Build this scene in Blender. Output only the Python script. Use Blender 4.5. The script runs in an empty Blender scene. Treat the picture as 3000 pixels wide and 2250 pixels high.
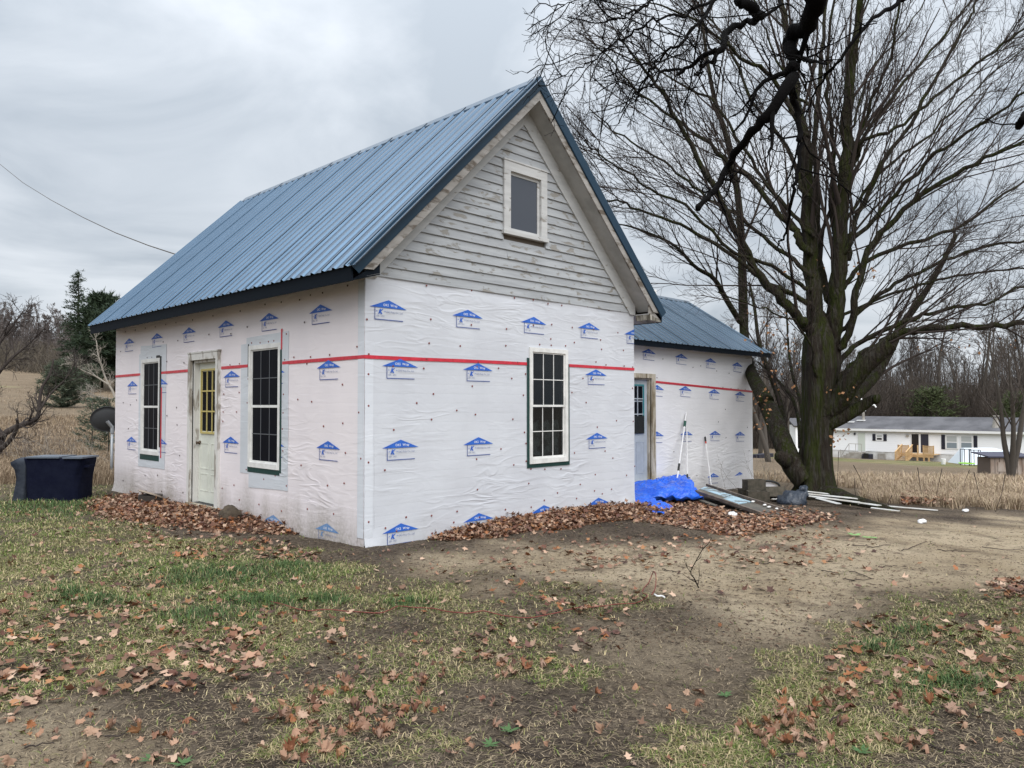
import bpy, bmesh, math, random
import numpy as np
from mathutils import Vector, Matrix, noise as mnoise
random.seed(7); np.random.seed(7)
RS = np.random.RandomState(11)
sc = bpy.context.scene
col = sc.collection

# ------------------------------------------------------------------ camera
CX, CY, CZ, YAW, PIT, ROL, FPX = -4.933, -7.2265, 1.6, 0.7906, 0.028, -0.0005, 2227.04
CAM = np.array([CX, CY, CZ])
FV = np.array([math.sin(YAW)*math.cos(PIT), math.cos(YAW)*math.cos(PIT), math.sin(PIT)])
R0 = np.array([math.cos(YAW), -math.sin(YAW), 0.0]); U0 = np.cross(R0, FV)
RV = R0*math.cos(ROL)+U0*math.sin(ROL); UV = -R0*math.sin(ROL)+U0*math.cos(ROL)
cd = bpy.data.cameras.new('camera'); co = bpy.data.objects.new('camera', cd); col.objects.link(co)
cd.sensor_width = 36; cd.lens = FPX/3000*36; cd.clip_start = 0.05; cd.clip_end = 3000
co.matrix_world = Matrix(((RV[0], UV[0], -FV[0], CX), (RV[1], UV[1], -FV[1], CY), (RV[2], UV[2], -FV[2], CZ), (0, 0, 0, 1)))
sc.camera = co
sc.view_settings.view_transform = 'Standard'; sc.view_settings.look = 'None'
sc.view_settings.gamma = 1; sc.view_settings.use_curve_mapping = False
sc.view_settings.exposure = 1.15
sc.cycles.max_bounces = 6; sc.cycles.transparent_max_bounces = 8

# ------------------------------------------------------------------ sky and sun
SUN_EL, SUN_AZ = math.radians(52), math.radians(207)     # azimuth clockwise from +Y
w = bpy.data.worlds.new('World'); sc.world = w; w.use_nodes = True
nt = w.node_tree; N = nt.nodes; K = nt.links
bg = N['Background']; bg.inputs['Strength'].default_value = 0.1
sky = N.new('ShaderNodeTexSky'); sky.sky_type = 'NISHITA'; sky.sun_disc = False
sky.sun_elevation = SUN_EL; sky.sun_rotation = SUN_AZ; sky.dust_density = 3; sky.air_density = 1
tc = N.new('ShaderNodeTexCoord')
sep = N.new('ShaderNodeSeparateXYZ'); K.new(tc.outputs['Generated'], sep.inputs[0])
def wmath(op, a, b=None, c=None):
    m = N.new('ShaderNodeMath'); m.operation = op
    for i, v in enumerate((a, b, c)):
        if v is None: continue
        if isinstance(v, (int, float)): m.inputs[i].default_value = v
        else: K.new(v, m.inputs[i])
    return m.outputs[0]
# cloud layer seen from below: direction divided by height gives a flat ceiling of cloud
zc = wmath('MAXIMUM', sep.outputs['Z'], 0.0)
zz = wmath('ADD', zc, 0.16)
cx_ = wmath('DIVIDE', sep.outputs['X'], zz); cy_ = wmath('DIVIDE', sep.outputs['Y'], zz)
cmb = N.new('ShaderNodeCombineXYZ'); K.new(cx_, cmb.inputs[0]); K.new(cy_, cmb.inputs[1])
n1 = N.new('ShaderNodeTexNoise'); n1.inputs['Scale'].default_value = 1.25; n1.inputs['Detail'].default_value = 7
n1.inputs['Roughness'].default_value = 0.52; n1.inputs['Distortion'].default_value = 0.6
voff = N.new('ShaderNodeVectorMath'); voff.operation = 'ADD'; voff.inputs[1].default_value = (1.4, 6.6, 0.0)
K.new(cmb.outputs[0], voff.inputs[0]); K.new(voff.outputs[0], n1.inputs['Vector'])
rp = N.new('ShaderNodeMapRange'); rp.inputs['From Min'].default_value = 0.38; rp.inputs['From Max'].default_value = 0.63
K.new(n1.outputs['Fac'], rp.inputs['Value'])
cmx = N.new('ShaderNodeMix'); cmx.data_type = 'RGBA'
cmx.inputs['A'].default_value = (0.545, 0.605, 0.675, 1); cmx.inputs['B'].default_value = (0.84, 0.89, 0.95, 1)
K.new(rp.outputs[0], cmx.inputs['Factor'])
gr = wmath('MULTIPLY_ADD', wmath('MULTIPLY', zc, zc), 7.0, 3.95)               # an overcast sky grows brighter towards the zenith
sc1 = N.new('ShaderNodeVectorMath'); sc1.operation = 'SCALE'
K.new(cmx.outputs['Result'], sc1.inputs[0]); K.new(gr, sc1.inputs['Scale'])
mix = N.new('ShaderNodeMix'); mix.data_type = 'RGBA'; mix.inputs['Factor'].default_value = 0.05
K.new(sc1.outputs[0], mix.inputs['A']); K.new(sky.outputs[0], mix.inputs['B'])
K.new(mix.outputs['Result'], bg.inputs['Color'])
sl = bpy.data.lights.new('sun', 'SUN'); so = bpy.data.objects.new('sun', sl); col.objects.link(so)
sl.energy = 1.5; sl.angle = math.radians(70); sl.color = (1.0, 0.97, 0.94)
sd = Vector((math.sin(SUN_AZ)*math.cos(SUN_EL), math.cos(SUN_AZ)*math.cos(SUN_EL), math.sin(SUN_EL)))
so.rotation_euler = sd.to_track_quat('Z', 'Y').to_euler()

# ------------------------------------------------------------------ measuring helpers
def ray(u, v): return FV + RV*((u-1500)/FPX) - UV*((v-1125)/FPX)
def on(u, v, ax, val):
    d = ray(u, v); return CAM + d*((val-CAM[ax])/d[ax])
def dp(u, v, depth): return CAM + ray(u, v)*depth
def c1(x, y): return (240+x/1.8433, 750+y/1.8433)
def c3(x, y): return (1800+x/2.074, 800+y/2.074)
def c7(x, y): return (1600+x/1.508, y/1.508)
D = 3000/2212
def gz(x, y):
    x = np.asarray(x, float); y = np.asarray(y, float)
    t = x-4.5; drop = -0.053*np.where(t > -20, 0.5*(t+np.sqrt(t*t+6)), 0.0)
    drop = np.maximum(drop, -4.0)
    yy = np.maximum(y-5, 0)
    H = np.where(yy < 120, 0.0005*yy*yy, 7.2+0.10*(yy-120)); H = np.where(yy > 300, 7.2+18, H)
    ang = np.arctan2(x-CX, np.maximum(y-CY, 1e-3))
    m = np.clip((math.radians(56)-ang)/math.radians(24), 0, 1); m = m*m*(3-2*m)
    m2 = 1-m
    return drop*(m2 + (1-m2)*np.exp(-yy/40.0)) + H*m
def gp(u, v):
    d = ray(u, v)
    if d[2] >= -1e-3: return None
    t = 1.0
    z = 0.0
    for _ in range(60):
        t2 = (z-CZ)/d[2]; p = CAM+d*t2; z = 0.5*z+0.5*float(gz(p[0], p[1]))
    return np.array([p[0], p[1], float(gz(p[0], p[1]))])
def gd(u, v): return gp(u*D, v*D)
def proj(X, Y, Z):
    dx, dy, dz = X-CX, Y-CY, Z-CZ
    z = dx*FV[0]+dy*FV[1]+dz*FV[2]
    a = dx*RV[0]+dy*RV[1]+dz*RV[2]; b = dx*UV[0]+dy*UV[1]+dz*UV[2]
    zs = np.where(z > 0.05, z, 1e9)
    return (1500+FPX*a/zs)/D, (1125-FPX*b/zs)/D, z      # display pixels (2212 wide)
def vnoise(x, y, seed=0.0, octv=4):
    """cheap value noise, vectorised, 0..1"""
    x = np.asarray(x, float)+seed*17.3; y = np.asarray(y, float)+seed*9.1
    out = 0; amp = 1; tot = 0
    def h(i, j):
        s = np.sin(i*127.1+j*311.7+seed*74.7)*43758.5453
        return s-np.floor(s)
    for o in range(octv):
        xi, yi = np.floor(x), np.floor(y); fx, fy = x-xi, y-yi
        fx = fx*fx*(3-2*fx); fy = fy*fy*(3-2*fy)
        n = (h(xi, yi)*(1-fx)+h(xi+1, yi)*fx)*(1-fy)+(h(xi, yi+1)*(1-fx)+h(xi+1, yi+1)*fx)*fy
        out = out+n*amp; tot += amp; amp *= 0.5; x = x*2.03+3.1; y = y*2.03+1.7
    return out/tot
def inpoly(px, py, poly):
    r = np.zeros(px.shape, bool); n = len(poly); j = n-1
    for i in range(n):
        xi, yi = poly[i]; xj, yj = poly[j]
        if yi != yj:
            c = ((yi > py) != (yj > py)) & (px < (xj-xi)*(py-yi)/(yj-yi)+xi)
            r ^= c
        j = i
    return r

# ------------------------------------------------------------------ materials
def material(name, base, rough=0.6, metal=0.0, spec=0.4, col2=None, nscale=5, ndet=5, lo=0.4, hi=0.6, stretch=None,
             bump=0.0, bscale=30, bdist=0.01, rnd=None, attr=None, coat=0.0, wave=None, sheen=0.0):
    m = bpy.data.materials.new(name); m.use_nodes = True
    t = m.node_tree; b = t.nodes['Principled BSDF']; L = t.links
    b.inputs['Roughness'].default_value = rough; b.inputs['Metallic'].default_value = metal
    b.inputs['Specular IOR Level'].default_value = spec
    b.inputs['Base Color'].default_value = (*base, 1)
    if coat: b.inputs['Coat Weight'].default_value = coat; b.inputs['Coat Roughness'].default_value = 0.25
    tcn = t.nodes.new('ShaderNodeTexCoord'); src = tcn.outputs['Object']
    if stretch:
        mp = t.nodes.new('ShaderNodeMapping'); mp.inputs['Scale'].default_value = stretch; L.new(src, mp.inputs[0]); src = mp.outputs[0]
    colout = None
    if attr:
        a = t.nodes.new('ShaderNodeAttribute'); a.attribute_name = attr; colout = a.outputs['Color']
    if col2 is not None:
        n = t.nodes.new('ShaderNodeTexNoise'); n.inputs['Scale'].default_value = nscale; n.inputs['Detail'].default_value = ndet
        n.inputs['Roughness'].default_value = 0.6
        L.new(src, n.inputs['Vector'])
        r = t.nodes.new('ShaderNodeMapRange'); r.inputs['From Min'].default_value = lo; r.inputs['From Max'].default_value = hi
        L.new(n.outputs['Fac'], r.inputs['Value'])
        x = t.nodes.new('ShaderNodeMix'); x.data_type = 'RGBA'; x.inputs['A'].default_value = (*base, 1); x.inputs['B'].default_value = (*col2, 1)
        if colout: L.new(colout, x.inputs['A'])
        L.new(r.outputs[0], x.inputs['Factor']); colout = x.outputs['Result']
    if rnd:
        oi = t.nodes.new('ShaderNodeObjectInfo'); cr = t.nodes.new('ShaderNodeValToRGB')
        e = cr.color_ramp.elements
        while len(e) < len(rnd): e.new(0.5)
        for i, c in enumerate(rnd): e[i].position = i/(len(rnd)-1); e[i].color = (*c, 1)
        L.new(oi.outputs['Random'], cr.inputs[0]); colout = cr.outputs[0]
    if colout: L.new(colout, b.inputs['Base Color'])
    if bump:
        n2 = t.nodes.new('ShaderNodeTexNoise'); n2.inputs['Scale'].default_value = bscale; n2.inputs['Detail'].default_value = 5
        L.new(src, n2.inputs['Vector'])
        bp = t.nodes.new('ShaderNodeBump'); bp.inputs['Strength'].default_value = bump; bp.inputs['Distance'].default_value = bdist
        L.new(n2.outputs['Fac'], bp.inputs['Height']); L.new(bp.outputs[0], b.inputs['Normal'])
    return m
def nod(t, kind, **kw):
    n = t.nodes.new(kind)
    for k, v in kw.items(): setattr(n, k, v)
    return n

def wrap_material(name, c_a, c_b, ax, dirty, tilt=0.0):
    """woven house wrap over clapboards: faint laps, wrinkles, ground splash at the foot. ax: 0 wall runs along X, 1 along Y"""
    m = bpy.data.materials.new(name); m.use_nodes = True
    t = m.node_tree; b = t.nodes['Principled BSDF']; L = t.links
    b.inputs['Roughness'].default_value = 0.42; b.inputs['Specular IOR Level'].default_value = 0.45
    tcn = nod(t, 'ShaderNodeTexCoord'); src = tcn.outputs['Object']
    sp = nod(t, 'ShaderNodeSeparateXYZ'); L.new(src, sp.inputs[0])
    def mth(op, a, bb=None, c=None):
        q = nod(t, 'ShaderNodeMath', operation=op)
        for i, v in enumerate((a, bb, c)):
            if v is None: continue
            if isinstance(v, (int, float)): q.inputs[i].default_value = v
            else: L.new(v, q.inputs[i])
        return q.outputs[0]
    def nz(scale, det, sc3, rough=0.55, dist=0.0):
        mp = nod(t, 'ShaderNodeMapping'); mp.inputs['Scale'].default_value = sc3; L.new(src, mp.inputs[0])
        n = nod(t, 'ShaderNodeTexNoise'); n.inputs['Scale'].default_value = scale; n.inputs['Detail'].default_value = det
        n.inputs['Roughness'].default_value = rough; n.inputs['Distortion'].default_value = dist; L.new(mp.outputs[0], n.inputs['Vector']); return n.outputs['Fac']
    s = (1, 1, 2.2)
    blot = nz(1.2, 4, (1, 1, 1.0))
    mr = nod(t, 'ShaderNodeMapRange'); mr.inputs['From Min'].default_value = 0.35; mr.inputs['From Max'].default_value = 0.65; L.new(blot, mr.inputs['Value'])
    mx = nod(t, 'ShaderNodeMix', data_type='RGBA'); mx.inputs['A'].default_value = (*c_a, 1); mx.inputs['B'].default_value = (*c_b, 1); L.new(mr.outputs[0], mx.inputs['Factor'])
    # splash dirt rising from the ground
    fine = nz(26, 6, (1, 1, 1)); wide = nz(1.7, 3, (1, 1, 0.2))
    h = mth('MULTIPLY_ADD', wide, 1.1, -0.30 if dirty < 1 else -0.08)
    k = mth('SUBTRACT', h, sp.outputs['Z']); k = mth('MULTIPLY', k, 2.0); k = mth('MINIMUM', mth('MAXIMUM', k, 0.0), 1.0)
    k = mth('MULTIPLY', k, mth('MULTIPLY_ADD', fine, 1.6, 0.0)); k = mth('MINIMUM', mth('MULTIPLY', k, dirty), 0.85)
    mx2 = nod(t, 'ShaderNodeMix', data_type='RGBA'); mx2.inputs['B'].default_value = (0.34, 0.31, 0.27, 1)
    L.new(mx.outputs['Result'], mx2.inputs['A']); L.new(k, mx2.inputs['Factor']); L.new(mx2.outputs['Result'], b.inputs['Base Color'])
    # relief
    wob = nz(1.3, 2, (1, 1, 1)); zw = mth('MULTIPLY_ADD', wob, 0.05, sp.outputs['Z'])
    lap = mth('FRACT', mth('DIVIDE', zw, 0.118)); lap = mth('POWER', lap, 3.0)
    wr = nz(2.6, 2, (0.6, 0.6, 2.6), 0.45, 0.8)
    wr = mth('ABSOLUTE', mth('SUBTRACT', wr, 0.5)); wr = mth('SUBTRACT', 0.12, wr); wr = mth('MAXIMUM', wr, 0.0)
    amp = nz(0.9, 2, (1, 1, 1)); amp = mth('POWER', amp, 4.5); wr = mth('MULTIPLY', wr, mth('MULTIPLY', amp, 75.0))
    tot = mth('ADD', mth('MULTIPLY', lap, -0.30), wr)
    bp = nod(t, 'ShaderNodeBump'); bp.inputs['Strength'].default_value = 0.34; bp.inputs['Distance'].default_value = 0.010
    L.new(tot, bp.inputs['Height']); L.new(bp.outputs[0], b.inputs['Normal'])
    return m

M = {}
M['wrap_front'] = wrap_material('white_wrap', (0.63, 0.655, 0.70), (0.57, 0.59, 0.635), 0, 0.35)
M['wrap_side'] = wrap_material('pinkish_wrap', (0.83, 0.775, 0.795), (0.77, 0.72, 0.745), 1, 1.0)
M['wrap_wing'] = wrap_material('grey_white_wrap', (0.86, 0.86, 0.88), (0.79, 0.79, 0.81), 0, 0.45)
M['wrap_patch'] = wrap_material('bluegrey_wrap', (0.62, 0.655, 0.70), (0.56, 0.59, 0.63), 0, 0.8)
M['wrap_strip'] = wrap_material('strip_wrap', (0.70, 0.73, 0.78), (0.62, 0.65, 0.70), 0, 0.5)
M['ink'] = material('blue_ink', (0.025, 0.11, 0.50), 0.5, col2=(0.03, 0.14, 0.56), nscale=9)
M['ink_dark'] = material('navy_ink', (0.03, 0.07, 0.28), 0.5)
M['ink_faded'] = material('faded_blue_ink', (0.10, 0.24, 0.50), 0.6, col2=(0.2, 0.3, 0.48), nscale=40)
M['ink_text'] = material('grey_blue_ink', (0.16, 0.20, 0.36), 0.6)
M['ink_white'] = material('white_ink', (0.72, 0.75, 0.82), 0.6)
M['red_tape'] = material('red_tape', (0.62, 0.035, 0.06), 0.35, col2=(0.5, 0.03, 0.05), nscale=14, bump=0.5, bscale=18)
M['red_cap'] = material('red_plastic', (0.25, 0.055, 0.045), 0.5)
M['dark_cap'] = material('dark_nail_head', (0.06, 0.04, 0.04), 0.5)
M['green_tape'] = material('dark_green_flashing', (0.008, 0.045, 0.04), 0.45, bump=0.4, bscale=25)
M['black_tape'] = material('black_flashing', (0.012, 0.014, 0.016), 0.5, bump=0.4, bscale=25)
M['vinyl'] = material('white_vinyl', (0.78, 0.78, 0.76), 0.4, col2=(0.66, 0.66, 0.64), nscale=6)
M['muntin_grey'] = material('grey_muntin', (0.10, 0.108, 0.12), 0.5)
M['cream_door'] = material('cream_painted_steel', (0.72, 0.74, 0.66), 0.4, col2=(0.62, 0.64, 0.57), nscale=3)
M['yellow'] = material('yellow_plastic', (0.50, 0.415, 0.15), 0.5)
M['blue_door'] = material('pale_blue_paint', (0.42, 0.465, 0.51), 0.5, col2=(0.36, 0.40, 0.445), nscale=4)
M['teal'] = material('teal_plastic', (0.04, 0.22, 0.25), 0.4)
M['brass'] = material('dark_bronze', (0.10, 0.07, 0.05), 0.35, metal=0.8)
M['casing'] = material('peeling_white_wood', (0.64, 0.63, 0.60), 0.7, col2=(0.30, 0.27, 0.23), nscale=9, lo=0.52, hi=0.60, stretch=(1, 1, 0.25), bump=0.5, bscale=40)
M['casing_stained'] = material('stained_wood_casing', (0.52, 0.47, 0.38), 0.7, col2=(0.20, 0.16, 0.10), nscale=5, lo=0.42, hi=0.6, stretch=(2, 2, 0.4), bump=0.5, bscale=40)
M['rotten'] = material('rotten_black_wood', (0.10, 0.09, 0.07), 0.8, col2=(0.40, 0.38, 0.33), nscale=7, lo=0.45, hi=0.6, stretch=(2, 2, .4))
def clap_material(name, a, b_, c, tlo=0.60, thi=0.635):
    m = material(name, a, 0.7, col2=b_, nscale=2.2, lo=0.35, hi=0.65, stretch=(0.6, 1, 5))
    t = m.node_tree; L = t.links; bs = t.nodes['Principled BSDF']
    base = bs.inputs['Base Color'].links[0].from_socket
    tcn = nod(t, 'ShaderNodeTexCoord'); mp = nod(t, 'ShaderNodeMapping'); mp.inputs['Scale'].default_value = (1.1, 1, 3.2); L.new(tcn.outputs['Object'], mp.inputs[0])
    oi = nod(t, 'ShaderNodeObjectInfo'); sc_ = nod(t, 'ShaderNodeMath', operation='MULTIPLY'); sc_.inputs[1].default_value = 30.0; L.new(oi.outputs['Random'], sc_.inputs[0])
    cb = nod(t, 'ShaderNodeCombineXYZ'); L.new(sc_.outputs[0], cb.inputs[0]); ad = nod(t, 'ShaderNodeVectorMath', operation='ADD'); L.new(mp.outputs[0], ad.inputs[0]); L.new(cb.outputs[0], ad.inputs[1])
    n = nod(t, 'ShaderNodeTexNoise'); n.inputs['Scale'].default_value = 3.2; n.inputs['Detail'].default_value = 6; n.inputs['Roughness'].default_value = 0.62; n.inputs['Distortion'].default_value = 0.5
    L.new(ad.outputs[0], n.inputs['Vector'])
    r = nod(t, 'ShaderNodeMapRange'); r.inputs['From Min'].default_value = tlo; r.inputs['From Max'].default_value = thi; L.new(n.outputs['Fac'], r.inputs['Value'])
    x = nod(t, 'ShaderNodeMix', data_type='RGBA'); L.new(base, x.inputs['A']); x.inputs['B'].default_value = (*c, 1); L.new(r.outputs[0], x.inputs['Factor'])
    L.new(x.outputs['Result'], bs.inputs['Base Color'])
    bp = nod(t, 'ShaderNodeBump'); bp.inputs['Strength'].default_value = 0.7; bp.inputs['Distance'].default_value = 0.004; bp.invert = True
    L.new(r.outputs[0], bp.inputs['Height']); L.new(bp.outputs[0], bs.inputs['Normal'])
    return m
M['clap'] = clap_material('peeling_grey_white_paint', (0.41, 0.43, 0.445), (0.305, 0.32, 0.335), (0.25, 0.24, 0.22), 0.565, 0.60)
M['rake_wood'] = clap_material('weathered_rake_board', (0.36, 0.345, 0.325), (0.25, 0.235, 0.215), (0.12, 0.10, 0.08), 0.50, 0.62)
M['frieze'] = clap_material('grey_painted_frieze', (0.50, 0.51, 0.51), (0.42, 0.43, 0.43), (0.30, 0.28, 0.25), 0.62, 0.66)
M['attic_casing'] = clap_material('flaking_window_casing', (0.56, 0.565, 0.56), (0.45, 0.455, 0.45), (0.27, 0.25, 0.225), 0.60, 0.64)
M['soffit'] = material('grey_soffit', (0.42, 0.42, 0.41), 0.7, col2=(0.33, 0.33, 0.32), nscale=3)
def metal_roof(name, a, b_, rough=0.33):
    m = material(name, a, rough, metal=0.75, spec=0.6, col2=b_, nscale=1.5, lo=0.3, hi=0.7, coat=0.3)
    return m
M['roof'] = metal_roof('blue_steel_roofing', (0.066, 0.122, 0.190), (0.050, 0.098, 0.156), 0.20)
M['roof_wing'] = metal_roof('blue_steel_roofing_dull', (0.068, 0.115, 0.165), (0.055, 0.095, 0.14), 0.36)
M['trim'] = material('navy_steel_trim', (0.010, 0.034, 0.062), 0.45, metal=0.0, spec=0.3, col2=(0.014, 0.04, 0.07), nscale=2)
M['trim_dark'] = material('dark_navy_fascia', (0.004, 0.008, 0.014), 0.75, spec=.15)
M['backing'] = material('old_sheathing', (0.12, 0.10, 0.08), 0.9)
M['inside'] = material('dark_room_wall', (0.05, 0.05, 0.05), 0.9)
def glass_material(name, tint=(0.01, 0.012, 0.015), fac=0.5, rough=0.02, spec=.6):
    m = bpy.data.materials.new(name); m.use_nodes = True; t = m.node_tree; L = t.links
    b = t.nodes['Principled BSDF']; b.inputs['Base Color'].default_value = (*tint, 1); b.inputs['Roughness'].default_value = rough
    b.inputs['Specular IOR Level'].default_value = spec
    tr = nod(t, 'ShaderNodeBsdfTransparent'); tr.inputs[0].default_value = (0.8, 0.85, 0.85, 1)
    mx = nod(t, 'ShaderNodeMixShader'); mx.inputs[0].default_value = fac
    out = t.nodes['Material Output']; L.new(tr.outputs[0], mx.inputs[1]); L.new(b.outputs[0], mx.inputs[2]); L.new(mx.outputs[0], out.inputs[0])
    return m
M['glass'] = glass_material('window_glass', fac=0.50)
M['attic_glass'] = material('hazy_attic_glass', (0.055, 0.062, 0.078), 0.06, spec=0.6)
M['screen'] = glass_material('insect_screen_glass', (0.004, 0.005, 0.009), 0.96, 0.45, .06)
M['bark'] = material('mossy_bark', (0.030, 0.024, 0.019), 0.95, spec=.1, col2=(0.030, 0.036, 0.010), nscale=2.2, lo=0.42, hi=0.60, bump=1.0, bscale=11, bdist=0.09, stretch=(2.6, 2.6, 0.45))
M['twig'] = material('grey_brown_twig', (0.050, 0.040, 0.035), 0.95, spec=.1)
M['bark_black'] = material('wet_black_bark', (0.006, 0.0055, 0.0055), 0.95, spec=.05, bump=0.8, bscale=30, bdist=0.01)
M['bark_grey'] = material('grey_bark', (0.075, 0.065, 0.055), 0.9, col2=(0.07, 0.06, 0.05), nscale=3)
M['twig_far'] = material('far_twig', (0.085, 0.070, 0.060), 0.95)
M['twig_hill'] = material('hill_twig', (0.13, 0.11, 0.102), 0.95)
M['needle'] = material('dark_needles', (0.018, 0.034, 0.018), 0.8, col2=(0.03, 0.05, 0.022), nscale=2)
M['needle_mid'] = material('grey_green_needles', (0.055, 0.078, 0.050), 0.8, col2=(0.08, 0.095, 0.06), nscale=3)
M['pale_wood'] = material('pale_dead_branch', (0.30, 0.27, 0.23), 0.9)

# furrows and pale lichen on the old bark
t = M['bark'].node_tree; L = t.links; b = t.nodes['Principled BSDF']; base = b.inputs['Base Color'].links[0].from_socket
tcn = nod(t, 'ShaderNodeTexCoord'); mp = nod(t, 'ShaderNodeMapping'); mp.inputs['Scale'].default_value = (9, 9, 1.3); L.new(tcn.outputs['Object'], mp.inputs[0])
n_ = nod(t, 'ShaderNodeTexNoise'); n_.inputs['Scale'].default_value = 2.2; n_.inputs['Detail'].default_value = 6; L.new(mp.outputs[0], n_.inputs['Vector'])
r_ = nod(t, 'ShaderNodeMapRange'); r_.inputs['From Min'].default_value = .5; r_.inputs['From Max'].default_value = .66; L.new(n_.outputs['Fac'], r_.inputs['Value'])
x_ = nod(t, 'ShaderNodeMix', data_type='RGBA'); L.new(base, x_.inputs['A']); x_.inputs['B'].default_value = (.050, .046, .038, 1); L.new(r_.outputs[0], x_.inputs['Factor'])
n2_ = nod(t, 'ShaderNodeTexNoise'); n2_.inputs['Scale'].default_value = 1.3; n2_.inputs['Detail'].default_value = 8; n2_.inputs['Roughness'].default_value = .75; L.new(tcn.outputs['Object'], n2_.inputs['Vector'])
r2_ = nod(t, 'ShaderNodeMapRange'); r2_.inputs['From Min'].default_value = .66; r2_.inputs['From Max'].default_value = .72; L.new(n2_.outputs['Fac'], r2_.inputs['Value'])
x2_ = nod(t, 'ShaderNodeMix', data_type='RGBA'); L.new(x_.outputs['Result'], x2_.inputs['A']); x2_.inputs['B'].default_value = (.075, .085, .068, 1); L.new(r2_.outputs[0], x2_.inputs['Factor'])
L.new(x2_.outputs['Result'], b.inputs['Base Color'])
# ------------------------------------------------------------------ object helpers
def tag(o, label=None, cat=None, group=None, kind=None):
    if label: o['label'] = label
    if cat: o['category'] = cat
    if group: o['group'] = group
    if kind: o['kind'] = kind
    return o
def thing(name, label, cat, loc=(0, 0, 0), group=None):
    o = bpy.data.objects.new(name, None); col.objects.link(o); o.location = loc; o.empty_display_size = 0.3
    return tag(o, label, cat, group)
def link(name, me, parent=None, loc=None):
    o = bpy.data.objects.new(name, me); col.objects.link(o)
    if parent is not None: o.parent = parent
    if loc is not None: o.location = loc
    return o
class MB:
    def __init__(s): s.v = []; s.f = []; s.m = []; s.mi = 0
    def add(s, vs, fs):
        k = len(s.v); s.v += [tuple(map(float, p)) for p in vs]; s.f += [tuple(i+k for i in f) for f in fs]; s.m += [s.mi]*len(fs); return s
    def box(s, a, b):
        x0, y0, z0 = a; x1, y1, z1 = b
        if x0 > x1: x0, x1 = x1, x0
        if y0 > y1: y0, y1 = y1, y0
        if z0 > z1: z0, z1 = z1, z0
        return s.add([(x0, y0, z0), (x1, y0, z0), (x1, y1, z0), (x0, y1, z0), (x0, y0, z1), (x1, y0, z1), (x1, y1, z1), (x0, y1, z1)],
                     [(0, 3, 2, 1), (4, 5, 6, 7), (0, 1, 5, 4), (1, 2, 6, 5), (2, 3, 7, 6), (3, 0, 4, 7)])
    def prism(s, poly, d):
        """closed polygon (3-D points) pushed along vector d"""
        n = len(poly); q = [tuple(np.array(p)+np.array(d)) for p in poly]
        fs = [tuple(range(n)), tuple(range(2*n-1, n-1, -1))]+[(i, i+n, (i+1) % n+n, (i+1) % n) for i in range(n)]
        return s.add(list(poly)+q, fs)
    def beam(s, p, q, wdt, h, up=(0, 0, 1)):
        p = np.array(p, float); q = np.array(q, float); t = q-p; t /= np.linalg.norm(t)
        a = np.cross(t, np.array(up, float)); a /= np.linalg.norm(a); b = np.cross(a, t)
        c = [p+a*sx*wdt/2+b*sy*h/2 for sx, sy in ((-1, -1), (1, -1), (1, 1), (-1, 1))]
        return s.prism(c, q-p)
    def tube(s, pts, r, n=8, cap=True):
        pts = [np.array(p, float) for p in pts]; r = r if hasattr(r, '__len__') else [r]*len(pts)
        vs = []
        ref = np.array([0.36, 0.48, 0.8])
        for i, p in enumerate(pts):
            t = pts[min(i+1, len(pts)-1)]-pts[max(i-1, 0)]; t /= max(np.linalg.norm(t), 1e-9)
            rr = ref if abs(t@ref) < .95 else np.array([1., 0, 0])
            a = np.cross(t, rr); a /= np.linalg.norm(a); b = np.cross(t, a)
            for k in range(n):
                th = 2*math.pi*k/n; vs.append(p+(a*math.cos(th)+b*math.sin(th))*r[i])
        fs = [(i*n+k, i*n+(k+1) % n, (i+1)*n+(k+1) % n, (i+1)*n+k) for i in range(len(pts)-1) for k in range(n)]
        if cap: fs += [tuple(range(n-1, -1, -1)), tuple((len(pts)-1)*n+k for k in range(n))]
        return s.add(vs, fs)
    def build(s, name, mats, parent=None, smooth=False, loc=None):
        me = bpy.data.meshes.new(name); me.from_pydata(s.v, [], s.f)
        for m in (mats if isinstance(mats, (list, tuple)) else [mats]): me.materials.append(m)
        if any(s.m): me.polygons.foreach_set('material_index', s.m)
        if smooth: me.polygons.foreach_set('use_smooth', [True]*len(s.f))
        me.update(); return link(name, me, parent, loc)
def bevel(o, wdt=0.004, seg=1):
    me = o.data; bm = bmesh.new(); bm.from_mesh(me)
    bmesh.ops.bevel(bm, geom=list(bm.edges), offset=wdt, segments=seg, affect='EDGES', profile=0.5)
    bm.to_mesh(me); bm.free(); return o
def fastmesh(name, V, F, mat, parent=None, smooth=False, attr=None):
    """V (n,3), F (m,3|4) numpy; attr: per-vertex colours (n,3)"""
    me = bpy.data.meshes.new(name); V = np.asarray(V, np.float32); F = np.asarray(F, np.int32); k = F.shape[1]
    me.vertices.add(len(V)); me.vertices.foreach_set('co', V.ravel())
    me.loops.add(F.size); me.loops.foreach_set('vertex_index', F.ravel())
    me.polygons.add(len(F)); me.polygons.foreach_set('loop_start', np.arange(0, F.size, k, dtype=np.int32))
    if smooth: me.polygons.foreach_set('use_smooth', np.ones(len(F), bool))
    if attr is not None:
        a = me.color_attributes.new('tint', 'FLOAT_COLOR', 'POINT')
        c = np.ones((len(V), 4), np.float32); c[:, :3] = attr; a.data.foreach_set('color', c.ravel())
    me.materials.append(mat); me.update(calc_edges=True); me.validate()
    return link(name, me, parent)

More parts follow.
